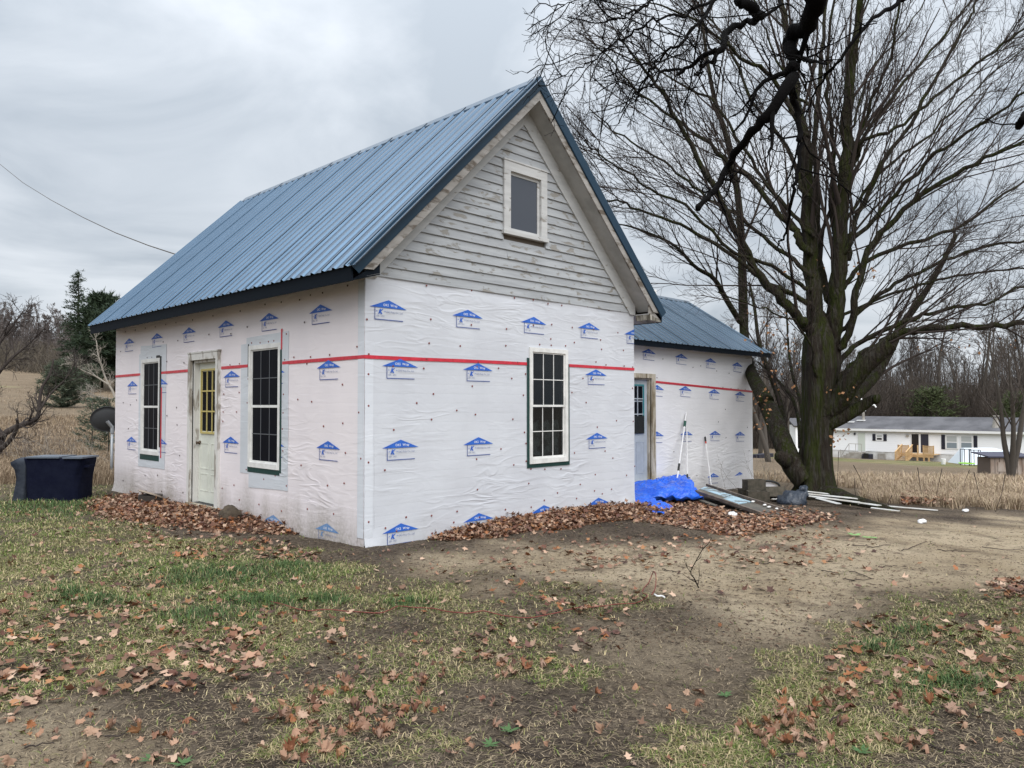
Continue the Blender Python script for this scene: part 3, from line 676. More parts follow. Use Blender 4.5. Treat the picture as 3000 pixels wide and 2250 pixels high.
# ------------------------------------------------------------------ windows
def hung_window(parent_label, axis, plane, s0, s1, z0, z1, cols, rows_, mat_mun, glass, pr=0.026, st_=.016):
    """double-hung vinyl window filling the opening s0..s1, z0..z1; parts: frame, sash x2 (> pane, muntin)"""
    wname = link_window = bpy.data.objects.new('window', None); col.objects.link(wname); wname.parent = house
    if parent_label: wname['label'] = parent_label
    def bx(mb, a0, a1, b0, b1, d0, d1):
        p = wall_point(axis, plane, -1, a0, b0, d0); q = wall_point(axis, plane, -1, a1, b1, d1); mb.box(p, q)
    mb = MB(); t_ = 0.045
    bx(mb, s0-t_, s0+0.008, z0-t_, z1+t_, -0.03, pr); bx(mb, s1-0.008, s1+t_, z0-t_, z1+t_, -0.03, pr)
    bx(mb, s0+0.008, s1-0.008, z1-0.015, z1+t_, -0.03, pr-.002); bx(mb, s0+0.008, s1-0.008, z0-t_, z0+0.02, -0.03, pr+.006)
    bx(mb, s0+0.008, s0+0.016, z0+0.02, z1-0.015, -0.06, pr-.012); bx(mb, s1-0.016, s1-0.008, z0+0.02, z1-0.015, -0.06, pr-.012)
    mb.build('window_frame', M['vinyl'], wname)
    zm = (z0+z1)/2-0.02
    for k, (b0, b1, dd) in enumerate(((zm, z1-0.015, pr-.018), (z0+0.02, zm+0.035, pr-.018-st_))):
        mb = MB(); a0, a1 = s0+0.017, s1-0.017; r = 0.019
        e = 0.001*k
        bx(mb, a0, a0+r, b0+e, b1, dd-0.02, dd); bx(mb, a1-r, a1, b0+e, b1, dd-0.02, dd); bx(mb, a0+r, a1-r, b0+e, b0+r+0.01, dd-0.02, dd-0.001); bx(mb, a0+r, a1-r, b1-r, b1, dd-0.02, dd-0.001)
        sh = mb.build('sash', M['vinyl'], wname)
        mb = MB(); bx(mb, a0+r-0.005, a1-r+0.005, b0+r, b1-r+0.005, dd-0.012, dd-0.010); mb.build('window_pane', glass, wname)
        mb = MB()
        for i in range(1, cols): cx0 = a0+r+(a1-a0-2*r)*i/cols; bx(mb, cx0-0.006, cx0+0.006, b0+r, b1-r, dd-0.0095, dd-0.004)
        nr = rows_
        for i in range(1, nr): cz0 = b0+r+(b1-b0-2*r)*i/nr; bx(mb, a0+r, a1-r, cz0-0.006, cz0+0.006, dd-0.009, dd-0.0035)
        mb.build('muntin', mat_mun, wname)
    return wname
wB = hung_window('tall window with dark screen nearest the corner', 1, 0, *WB, 3, 2, M['muntin_grey'], M['screen'], .016, .004)
wA = hung_window('tall dark window at the far end of the side wall', 1, 0, *WA, 3, 2, M['muntin_grey'], M['screen'], .016, .004)
wG = hung_window('gable wall window with white grilles and frosted lower panes', 0, 0, *WG, 3, 2, M['vinyl'], M['glass'])
# pale sheets added behind the lower gable panes, standing in for condensation
cond_m = material('condensation_grey', (0.55, 0.57, 0.57), 0.9, col2=(0.12, 0.12, 0.125), nscale=9, lo=.42, hi=.6)
mb = MB()
for i in range(3):
    x0 = WG[0]+0.07+i*0.20; pts = [(x0+a_, 0.065, WG[2]+b_) for a_, b_ in ((0, .06), (.19, .06), (.19, .47), (.15, .56), (.04, .52), (0, .45))]
    mb.prism(pts, (0, 0.004, 0))
mb.build('condensation_sheet', cond_m, wG)
# flashing round the openings
def flash(nm, mat, par, axis, rects):
    for (a0, a1, b0, b1) in rects:
        panel(nm, mat, par, axis, 0, -1, [(a0, b0), (a1, b0), (a1, b1), (a0, b1)], 0.007, 0.012)
flash('window_flashing', M['green_tape'], wB, 1, [(1.870, 1.909, 0.72, 2.33), (1.909, 2.80, 0.685, 0.754)])
flash('window_flashing', M['red_tape'], wB, 1, [(1.862, 1.892, 2.331, 2.60)])
flash('window_flashing', M['green_tape'], wA, 1, [(6.0, 6.86, 0.66, 0.754)])
flash('window_flashing', M['black_tape'], wA, 1, [(5.935, 5.999, 0.9, 2.43), (6.0, 6.16, 2.406, 2.45)])
flash('window_flashing', M['red_tape'], wA, 1, [(5.90, 5.934, 0.72, 1.9)])
flash('window_flashing', M['green_tape'], wG, 0, [(2.655, 2.699, 0.735, 2.255), (3.512, 3.552, 0.735, 2.20), (2.70, 3.511, 0.735, 0.788)])
flash('window_flashing', M['black_tape'], wB, 1, [(2.792, 2.815, 2.0, 2.45)])

# ------------------------------------------------------------------ doors
def door_panel_boxes(mb, f, rects):
    for (a0, a1, b0, b1) in rects:
        for (p, q, r, s_) in ((a0, a1, b0, b0+.012), (a0, a1, b1-.012, b1), (a0, a0+.012, b0+.012, b1-.012), (a1-.012, a1, b0+.012, b1-.012)): f(mb, p, q, r, s_)
dL = bpy.data.objects.new('front_door', None); col.objects.link(dL); dL.parent = house; dL['label'] = 'cream door with yellow nine-light grille and peeling casing'
mb = MB()
mb.box((-.035, 3.685, 0.06), (0.02, 3.80, 2.40)); mb.box((-.035, 4.70, 0.06), (0.02, 4.79, 2.40)); mb.box((-.036, 3.80, 2.30), (0.02, 4.70, 2.402)); mb.box((-.045, 3.67, 2.402), (0.0, 4.80, 2.425))
mb.build('door_casing', M['casing'], dL)
mb = MB(); mb.box((0.0205, 4.66, 0.10), (0.135, 4.698, 2.298)); mb.box((0.0205, 3.802, 0.10), (0.135, 3.83, 2.298)); mb.box((0.0205, 3.83, 2.262), (0.135, 4.66, 2.298)); mb.build('door_jamb', M['casing'], dL)
MB().box((-.05, 3.70, 0.05), (0.135, 4.78, 0.098)).build('threshold', M['casing_stained'], dL)
slab = MB().box((0.096, 3.832, 0.105), (0.134, 4.658, 2.26)).build('door_slab', M['cream_door'], dL); bevel(slab, .002)
mb = MB(); f = lambda mb, p, q, r, s_: mb.box((0.090, p, r), (0.0955, q, s_))
for a0, a1 in ((3.92, 4.20), (4.30, 4.58)): door_panel_boxes(mb, f, [(a0, a1, 0.28, 0.55), (a0, a1, 0.62, 1.02)])
mb.build('embossed_panel', M['cream_door'], dL)
mb = MB(); y0, y1, z0, z1 = 3.945, 4.565, 1.165, 2.165
for p, q, r, s_ in ((y0, y1, z0, z0+.03), (y0, y1, z1-.03, z1), (y0, y0+.03, z0+.03, z1-.03), (y1-.03, y1, z0+.03, z1-.03)): mb.box((0.074, p, r), (0.0955, q, s_))
mb.build('lite_frame', M['yellow'], dL)
mb = MB()
for i in (1, 2):
    yc = y0+.03+(y1-y0-.06)*i/3; mb.box((0.080, yc-.011, z0+.03), (0.0915, yc+.011, z1-.03)); zc_ = z0+.03+(z1-z0-.06)*i/3; mb.box((0.0795, y0+.03, zc_-.011), (0.0912, y1-.03, zc_+.011))
mb.build('muntin', M['yellow'], dL)
for i in range(3):
    for j in range(3):
        a = y0+.03+(y1-y0-.06)*i/3; c = z0+.03+(z1-z0-.06)*j/3
        MB().box((0.0925, a+.012, c+.012), (0.0945, a+(y1-y0-.06)/3-.012, c+(z1-z0-.06)/3-.012)).build('window_pane', M['screen'], dL)
kb = MB(); kb.tube([(0.096, 4.60, 1.02), (0.075, 4.60, 1.02), (0.060, 4.60, 1.02), (0.045, 4.60, 1.02), (0.035, 4.60, 1.02), (0.030, 4.60, 1.02)], [.032, .030, .012, .026, .026, .014], 14); kb.build('door_knob', M['brass'], dL, smooth=True)

dW = bpy.data.objects.new('wing_door', None); col.objects.link(dW); dW.parent = house; dW['label'] = 'pale blue-grey door with teal framed lights in the wing'
mb = MB(); mb.box((8.345, YW-.035, -0.02), (8.475, YW+.02, 2.25)); mb.box((7.27, YW-.035, -0.02), (7.40, YW+.02, 2.25)); mb.box((7.40, YW-.036, 2.16), (8.345, YW+.02, 2.252)); mb.build('door_casing', M['casing_stained'], dW)
mb = MB(); mb.box((8.315, YW+.0205, 0.0), (8.343, YW+.135, 2.158)); mb.box((7.402, YW+.0205, 0), (7.43, YW+.135, 2.158)); mb.box((7.43, YW+.0205, 2.13), (8.315, YW+.135, 2.158)); mb.build('door_jamb', M['casing_stained'], dW)
MB().box((7.38, YW-.07, -0.03), (8.37, YW+.135, 0.018)).build('threshold', M['vinyl'], dW)
yd = YW+.075
bevel(MB().box((7.432, yd, 0.02), (8.313, yd+.04, 2.128)).build('door_slab', M['blue_door'], dW), .002)
x0, x1, z0, z1 = 7.55, 8.19, 1.02, 2.03
mb = MB()
for p, q, r, s_ in ((x0, x1, z0, z0+.03), (x0, x1, z1-.03, z1), (x0, x0+.03, z0+.03, z1-.03), (x1-.03, x1, z0+.03, z1-.03)): mb.box((p, yd-.02, r), (q, yd-.001, s_))
mb.build('lite_frame', M['teal'], dW)
mb = MB()
for i in (1, 2): xc = x0+.03+(x1-x0-.06)*i/3; mb.box((xc-.011, yd-.016, z0+.03), (xc+.011, yd-.004, z1-.03)); zc_ = z0+.03+(z1-z0-.06)*i/3+.05; mb.box((x0+.03, yd-.0165, zc_-.011), (x1-.03, yd-.0045, zc_+.011))
mb.build('muntin', M['blue_door'], dW)
for i in range(3):
    for j in range(3):
        a = x0+.03+(x1-x0-.06)*i/3; c = z0+.03+(z1-z0-.06)*j/3
        MB().box((a+.012, yd-.003, c+.012), (a+(x1-x0-.06)/3-.012, yd-.001, c+(z1-z0-.06)/3-.012)).build('window_pane', M['screen'], dW)
MB().box((x0+.06, yd-.03, z0+.0), (x1-.02, yd-.021, z0+.36)).build('lower_cover', M['black_tape'], dW)
mb = MB(); f = lambda mb, p, q, r, s_: mb.box((p, yd-.006, r), (q, yd-.0005, s_))
door_panel_boxes(mb, f, [(7.55, 7.83, .2, .85), (7.92, 8.2, .2, .85)]); mb.build('embossed_panel', M['blue_door'], dW)
# ------------------------------------------------------------------ main roof
SL = math.hypot(W/2+EV, ZR-ZE); UX, UZ = (W/2+EV)/SL, (ZR-ZE)/SL; MM = UZ/UX
def rib_profile(wd):
    """one sheet: ribs every 0.2286 m with two low swages between"""
    p = []; k = 0; x = 0.0; pitch = 0.2286
    n = int(round(wd/pitch)); 
    for i in range(n):
        x0 = i*pitch
        p += [(x0, .022), (x0+.012, .022), (x0+.040, .0), (x0+.085, 0), (x0+.100, .004), (x0+.128, .004), (x0+.143, 0), (x0+pitch-.040, 0), (x0+pitch-.012, .022)]
    p += [(n*pitch, .022)]
    return p
def roof_panels(parent, org, A, U, Nn, length, slope_len, mat, lift0=0.0):
    """org: eave corner; A along the eave; U up the slope; Nn outward"""
    org, A, U, Nn = [np.array(v, float) for v in (org, A, U, Nn)]; x = 0.0; k = 0
    while x < length-0.03:
        wd = min(0.9144, max(0.2286, round((length-x)/0.2286)*0.2286)); pr = rib_profile(wd); mb = MB()
        lift = 0.0012*(k % 2); vs = []
        for s_ in (-0.025, slope_len-0.02):
            for (a, h) in pr: vs.append(org+A*(x+a-0.006*(k % 2))+U*s_+Nn*(h+lift))
        n = len(pr); fs = [(i, i+1, n+i+1, n+i) for i in range(n-1)]
        th = [v-Nn*0.0035 for v in vs]
        mb.add(vs+th, fs+[(2*n+i+1, 2*n+i, 3*n+i, 3*n+i+1) for i in range(n-1)]+[(i+1, i, 2*n+i, 2*n+i+1) for i in range(n-1)]+[(n+i, n+i+1, 3*n+i+1, 3*n+i) for i in range(n-1)])
        mb.build('roof_panel', mat, parent)
        q0 = org+A*(x+wd-.004)-U*.02+Nn*.0245; MB().prism([tuple(q0-A*.011), tuple(q0+A*.011), tuple(q0+A*.011+U*(slope_len-.0)), tuple(q0-A*.011+U*(slope_len-.0))], tuple(Nn*.002)).build('lap_shadow_strip', M['trim_dark'], parent) if x+wd < length-.05 else None; x += wd; k += 1  # dark strip over each joint paints in the shadow of the sheet lap
Lr = Lh+OV+OB
mb = MB()   # roof deck, both slopes
for sg in (-1, 1):
    ex = W/2+sg*(W/2+EV-0.03)
    top = [(W/2, ZR-0.03), (ex, ZE+0.03*MM-0.03)]
    mb.prism([(W/2, -OV+.02, ZR-.012), (ex, -OV+.02, ZE-.012+.03*MM), (ex, -OV+.02, ZE-.045+.03*MM), (W/2, -OV+.02, ZR-.045)], (0, Lr-.03, 0))
roof = mb.build('roof', M['backing'], house)
roof_panels(roof, (-EV, Lh+OB, ZE), (0, -1, 0), (UX, 0, UZ), (-UZ, 0, UX), Lr, SL, M['roof'])
roof_panels(roof, (W+EV, -OV, ZE), (0, 1, 0), (-UX, 0, UZ), (UZ, 0, UX), Lr, SL, M['roof'])
mb = MB()
for sg in (-1, 1):
    a = np.array((W/2, -OV-.012, ZR+.034)); dv = np.array((sg*UX, 0, -UZ)); nn = np.array((sg*UZ, 0, UX))
    w1 = 0.15; p0 = a; p1 = a+dv*w1-nn*.006; p2 = p1+dv*.012-nn*.014
    cap = [p0, a+dv*.03+nn*.004*0, p1, p2, p2-nn*.003, p1-nn*.004, p0-np.array((0, 0, .006))]
    mb.prism([tuple(q) for q in cap], (0, Lr-.16, 0))
mb.build('ridge_cap', M['roof'], roof)
for sg in (-1, 1):      # rake trim on the gable
    mb = MB(); cx0 = W/2
    def rp(sl, d, y): return (cx0+sg*(UX*sl+UZ*d), y, ZR-UZ*sl+UX*d)     # sl down the slope, d out of the surface
    y0 = -OV-.016
    mb.prism([rp(-.026*MM, .026, y0), rp(SL+.03, .026, y0), rp(SL+.03-.025, -.112, y0), rp(.112*MM, -.112, y0)], (0, .004, 0))
    mb.prism([rp(-.022*MM, .022, y0+.0045), rp(SL+.03, .022, y0+.0045), rp(SL+.03, .026, y0+.0045), rp(-.026*MM, .026, y0+.0045)], (0, .05, 0))
    mb.prism([rp(.112*MM, -.112, y0+.0045), rp(SL+.005, -.112, y0+.0045), rp(SL+.005, -.120, y0+.0045), rp(.120*MM, -.120, y0+.0045)], (0, .022, 0))
    mb.build('rake_trim', M['trim'], roof)
    mb = MB(); mb.prism([rp(.099*MM, -.099, -OV+.005), rp(SL-.06, -.099, -OV+.005), rp(SL-.19, -.215, -OV+.005), rp(.215*MM, -.215, -OV+.005)], (0, .026, 0)); mb.build('rake_board', M['rake_wood'], roof)
    mb = MB(); mb.prism([rp(.19*MM, -.19, -OV+.032), rp(SL-.20, -.19, -OV+.032), rp(SL-.20, -.205, -OV+.032), rp(.205*MM, -.205, -OV+.032)], (0, OV-.034, 0)); mb.build('soffit', M['soffit'], roof)
    ex = cx0+sg*(W/2+EV)
    mb = MB(); mb.prism([(ex-sg*.012, -OV+.03, ZE-.012), (ex, -OV+.03, ZE-.012), (ex-sg*.012, -OV+.03, ZE-.085), (ex-sg*.02, -OV+.03, ZE-.168), (ex-sg*.036, -OV+.03, ZE-.168), (ex-sg*.03, -OV+.03, ZE-.012)], (0, Lr-.04, 0)); mb.build('eave_fascia', M['trim_dark'], roof)
    mb = MB(); xw = 0 if sg < 0 else W
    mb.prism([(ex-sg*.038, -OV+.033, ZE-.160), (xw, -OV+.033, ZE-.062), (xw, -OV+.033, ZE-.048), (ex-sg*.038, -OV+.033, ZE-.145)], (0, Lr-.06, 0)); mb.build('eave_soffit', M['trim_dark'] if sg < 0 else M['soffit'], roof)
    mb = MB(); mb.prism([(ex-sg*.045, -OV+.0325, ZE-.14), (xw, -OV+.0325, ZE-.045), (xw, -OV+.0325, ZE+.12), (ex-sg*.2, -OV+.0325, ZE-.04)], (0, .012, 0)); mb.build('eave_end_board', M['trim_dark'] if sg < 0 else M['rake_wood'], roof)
    if sg > 0: MB().prism([(W+.004, -.30, ZE-.052), (W+.33, -.30, ZE-.15), (W+.30, -.30, ZE-.165), (W+.02, -.30, ZE-.15)], (0, .27, 0)).build('broken_soffit_edge', M['rotten'], roof)

# ------------------------------------------------------------------ gable: clapboards, frieze boards, attic window
def rake_z(x, d): return ZR-d/UX-abs(x-W/2)*MM
gab = MB()
gab.prism([(0.02, 0.02, 3.06), (W-.02, 0.02, 3.06), (W-.02, 0.02, rake_z(W-.02, .21)), (W/2, 0.02, rake_z(W/2, .21)), (0.02, 0.02, rake_z(0.02, .21))], (0, .10, 0))
gable = gab.build('gable_sheathing', M['backing'], house)
AW = (2.185, 3.045, 3.905, 4.905)
z = 3.085; k = 0; EXP = 0.1225
rr = random.Random(5)
while z < 5.50:
    z1 = z+EXP+.012
    def half(zv): return max(0.0, (ZR-.385/UX-zv)/MM)
    segs = [(W/2-half(z), W/2+half(z))]
    if z1 > AW[2]-.03 and z < AW[3]-.01: segs = [(segs[0][0], AW[0]+.008), (AW[1]-.008, segs[0][1])]
    elif half(z) > 0.9:
        c_ = W/2+rr.uniform(-.45, .55)*half(z); segs = [(segs[0][0], c_-.0015), (c_+.0015, segs[0][1])]
    for a, b2 in segs:
        if b2-a < .04: continue
        lo_l, lo_r = a, b2; hl, hr = W/2-half(z1), W/2+half(z1)
        hi_l = max(a, hl) if a <= W/2-half(z)+1e-6 else a; hi_r = min(b2, hr) if b2 >= W/2+half(z)-1e-6 else b2
        if hi_l > hi_r: hi_l = hi_r = (hi_l+hi_r)/2
        dy = rr.uniform(-.003, .003); dz0, dz1 = rr.uniform(-.003, .003), rr.uniform(-.003, .003)
        yb, yt = -.018+dy, 0.004
        mb = MB(); v = [(lo_l, yb, z+dz0), (lo_r, yb, z+dz1), (hi_r, yt, z1), (hi_l, yt, z1), (lo_l, 0.018, z+dz0), (lo_r, 0.018, z+dz1), (hi_r, 0.018, z1), (hi_l, 0.018, z1)]
        mb.add(v, [(0, 1, 2, 3), (5, 4, 7, 6), (0, 4, 5, 1), (1, 5, 6, 2), (2, 6, 7, 3), (3, 7, 4, 0)]); mb.build('clapboard', M['clap'], gable)
    z += EXP+rr.uniform(-.004, .004); k += 1
for sg in (-1, 1):
    e0 = W/2+sg*(W/2+0.0)
    pts = [(W/2, -.030, rake_z(W/2, .206)), (e0, -.030, rake_z(e0, .206)), (e0, -.030, max(3.055, rake_z(e0, .40))), (W/2+sg*(ZR-.40/UX-3.055)/MM, -.030, 3.055), (W/2, -.030, rake_z(W/2, .40))]
    pts = [(W/2+sg*.0008, p[1], p[2]) if abs(p[0]-W/2) < 1e-6 else p for p in pts]
    MB().prism(pts, (0, .045, 0)).build('frieze_board', M['frieze'], gable)
aw = bpy.data.objects.new('attic_window', None); col.objects.link(aw); aw.parent = house; aw['label'] = 'small attic window in a flaking painted casing'
mb = MB(); mb.box((AW[0], -.04, AW[2]+.055), (AW[0]+.125, .02, AW[3]-.13)); mb.box((AW[1]-.125, -.04, AW[2]+.055), (AW[1], .02, AW[3]-.13)); mb.box((AW[0]-.0, -.042, AW[3]-.13), (AW[1]+.0, .02, AW[3])); mb.box((AW[0]-.02, -.056, AW[2]), (AW[1]+.02, .02, AW[2]+.055)); mb.box((AW[0]-.01, -.052, AW[3]), (AW[1]+.01, .01, AW[3]+.02))
mb.build('window_casing', M['attic_casing'], aw)
mb = MB(); x0, x1, z0, z1 = AW[0]+.126, AW[1]-.126, AW[2]+.056, AW[3]-.131
mb.box((x0, .0, z0), (x0+.04, .018, z1)); mb.box((x1-.04, .0, z0), (x1, .018, z1)); mb.box((x0+.04, .0, z0), (x1-.04, .018, z0+.045)); mb.box((x0+.04, .0, z1-.04), (x1-.04, .018, z1)); mb.build('sash', M['attic_casing'], aw)
MB().box((x0+.036, .010, z0+.04), (x1-.036, .013, z1-.036)).build('window_pane', M['attic_glass'], aw)

# ------------------------------------------------------------------ wing roof
WEY, WEZ, WRY, WRZ = 1.55, 2.905, 3.92, 4.42
wl = math.hypot(WRY-WEY, WRZ-WEZ); wy, wz = (WRY-WEY)/wl, (WRZ-WEZ)/wl
XE = 13.16
mb = MB()
for sg in (-1, 1):
    ey = WRY+sg*(WRY-WEY-.03)
    mb.prism([(4.4, WRY, WRZ-.012), (4.4, ey, WEZ-.012+.02), (4.4, ey, WEZ-.045+.02), (4.4, WRY, WRZ-.045)], (XE-4.44, 0, 0))
wroof = mb.build('wing_roof', M['backing'], house)
roof_panels(wroof, (XE-9*.9144-.2286, WEY, WEZ), (1, 0, 0), (0, wy, wz), (0, -wz, wy), 9*.9144+.2286, wl, M['roof_wing'])
roof_panels(wroof, (XE, 2*WRY-WEY, WEZ), (-1, 0, 0), (0, -wy, wz), (0, wz, wy), 9*.9144, wl, M['roof_wing'])
mb = MB()
for sg in (-1, 1):
    a = np.array((4.6, WRY, WRZ+.032)); dv = np.array((0, sg*wy, -wz)); nn = np.array((0, sg*wz, wy)); p1 = a+dv*.14-nn*.006; p2 = p1+dv*.012-nn*.012
    mb.prism([tuple(q) for q in (a, p1, p2, p2-nn*.003, p1-nn*.004, a-np.array((0, 0, .006)))], (XE-4.6+.01, 0, 0))
mb.build('ridge_cap', M['roof_wing'], wroof)
for sg in (-1, 1):
    ey = WRY+sg*(WRY-WEY)
    MB().prism([(W, ey, WEZ-.010), (W, ey-sg*.03, WEZ-.010), (W, ey-sg*.03, WEZ-.118), (W, ey-sg*.008, WEZ-.118)], (XE-W-.01, 0, 0)).build('eave_fascia', M['trim_dark'], wroof)
    MB().prism([(W, ey-sg*.032, WEZ-.105), (W, ey-sg*.30, WEZ-.075), (W, ey-sg*.30, WEZ-.065), (W, ey-sg*.032, WEZ-.092)], (XE-W-.03, 0, 0)).build('eave_soffit', M['trim_dark'], wroof)
    MB().prism([(XE-.004, WRY, WRZ+.026), (XE-.004, ey, WEZ+.026), (XE-.004, ey-sg*.0, WEZ-.085), (XE-.004, WRY, WRZ-.085)], (.005, 0, 0)).build('rake_trim', M['trim'], wroof)
    MB().prism([(XWR, WRY, WRZ-.05), (XWR, ey-sg*.05, WEZ-.03), (XWR, ey-sg*.05, WEZ-.05), (XWR, WRY, WRZ-.07)], (XE-XWR-.006, 0, 0)).build('rake_soffit', M['soffit'], wroof)
p = on(1919, 862, 1, 5.2)
MB().tube([(p[0], 5.2, 3.6), (p[0], 5.2, p[2]+.13)], .045, 14).build('vent_pipe', M['vinyl'], wroof, smooth=True)

# ------------------------------------------------------------------ trees
class Tubes:
    """many tapering tubes collected as polylines, meshed at once"""
    def __init__(s): s.g = {}
    def add(s, pts, rad, n):
        s.g.setdefault((len(pts), n), []).append((np.asarray(pts, float), np.asarray(rad, float)))
    def mesh(s):
        V, F, base = [], [], 0
        for (k, n), lst in s.g.items():
            P = np.stack([a for a, _ in lst]); Rr = np.stack([b for _, b in lst]); m = len(lst)
            T = np.empty_like(P); T[:, 1:-1] = P[:, 2:]-P[:, :-2]; T[:, 0] = P[:, 1]-P[:, 0]; T[:, -1] = P[:, -1]-P[:, -2]
            T /= np.maximum(np.linalg.norm(T, axis=2, keepdims=True), 1e-9)
            ref = np.array([0.36, 0.48, 0.8]); A = np.cross(T, ref); A /= np.maximum(np.linalg.norm(A, axis=2, keepdims=True), 1e-9); B = np.cross(T, A)
            th = 2*np.pi*np.arange(n)/n
            R_ = P[:, :, None, :]+(A[:, :, None, :]*np.cos(th)[None, None, :, None]+B[:, :, None, :]*np.sin(th)[None, None, :, None])*Rr[:, :, None, None]
            V.append(R_.reshape(-1, 3))
            i = np.arange(m)[:, None, None]*k*n; j = np.arange(k-1)[None, :, None]*n; q = np.arange(n)[None, None, :]; q2 = (q+1) % n
            F.append(np.stack([i+j+q, i+j+q2, i+j+n+q2, i+j+n+q], -1).reshape(-1, 4)+base); base += m*k*n
        return np.concatenate(V), np.concatenate(F)
def spline(pts, n):
    pts = np.array(pts, float); k = len(pts); tt = np.linspace(0, k-1, n); out = []
    for t_ in tt:
        i = min(int(t_), k-2); f = t_-i; p0 = pts[max(i-1, 0)]; p1 = pts[i]; p2 = pts[i+1]; p3 = pts[min(i+2, k-1)]
        out.append(0.5*((2*p1)+(-p0+p2)*f+(2*p0-5*p1+4*p2-p3)*f*f+(-p0+3*p1-3*p2+p3)*f**3))
    return np.array(out)
def unit(v): return v/max(np.linalg.norm(v), 1e-9)
class Grower:
    def __init__(s, rng, spec): s.r = rng; s.spec = spec; s.big = Tubes(); s.fine = Tubes(); s.count = 0; s.tips = []
    def branch(s, p, d, length, r0, lvl):
        sp_ = s.spec[lvl]; rg = s.r; n = sp_['n']; pts = [p]; step = length/n; d = unit(d)
        for i in range(n):
            d = unit(d+rg.randn(3)*sp_['wander']+np.array((0, 0, sp_['up']))); p = p+d*step; pts.append(p)
        rad = np.linspace(r0, max(r0*sp_.get('taper', .3), sp_['rmin']), n+1)
        (s.big if lvl < s.spec[0].get('biglevels', 2) else s.fine).add(pts, rad, sp_['sides']); s.count += n
        if lvl+1 < len(s.spec): s.children(np.array(pts), rad, length, lvl+1, sp_['kids'])
        else: s.tips.append(pts[-1])
    def children(s, pts, rad, length, lvl, kids, t0=0.18):
        sp_ = s.spec[lvl]; rg = s.r; m = len(pts)-1
        kids = int(kids) if rg.rand() > (kids-int(kids)) else int(kids)+1
        ts = np.sort(t0+(1-t0)*rg.rand(kids)**0.85)
        sidev = rg.rand()*6.28
        for j, t_ in enumerate(ts):
            f = t_*m; i = min(int(f), m-1); q = pts[i]+(pts[i+1]-pts[i])*(f-i); dd = unit(pts[min(i+1, m)]-pts[i])
            a = unit(np.cross(dd, np.array([0.3, 0.2, 0.93]))); b_ = np.cross(dd, a); sidev += 2.4+rg.randn()*.5
            lat = a*math.cos(sidev)+b_*math.sin(sidev)*0.8
            ang = sp_['angle']*(0.75+0.5*rg.rand()); nd = unit(dd*math.cos(ang)+lat*math.sin(ang))
            r_ = max(rad[i]*sp_['rk']*(0.7+.4*rg.rand()), sp_['rmin'])
            L_ = length*sp_['lk']*(0.6+0.7*rg.rand())*(1.15-0.75*t_)
            L_ = max(L_, sp_.get('lmin', .1)); s.branch(q, nd, L_, r_, lvl)

# the big maple -----------------------------------------------------------
TB = gp(2393, 1462); TD = float((TB-CAM)@FV)
def m7(x, y, dd=0.0): u, v = c7(x, y); return dp(u, v, TD+dd)
SPEC = [dict(n=1, wander=0, up=0, sides=8, kids=0, biglevels=2, rmin=.02),
        dict(n=7, wander=.065, up=.03, sides=5, kids=6.6, angle=.44, rk=.42, lk=.40, rmin=.0085, lmin=.8, taper=.25),
        dict(n=5, wander=.085, up=.03, sides=3, kids=3.6, angle=.50, rk=.45, lk=.50, rmin=.0046, lmin=.45, taper=.5),
        dict(n=4, wander=.11, up=.03, sides=3, kids=1.9, angle=.60, rk=.55, lk=.48, rmin=.0029, lmin=.26, taper=.7),
        dict(n=3, wander=.15, up=.04, sides=3, kids=0, angle=.70, rk=.6, lk=.6, rmin=.0025, lmin=.2, taper=.7)]
rng = np.random.RandomState(3)
G = Grower(rng, SPEC)
PXM = TD/FPX/1.508        # metres per crop pixel at the tree
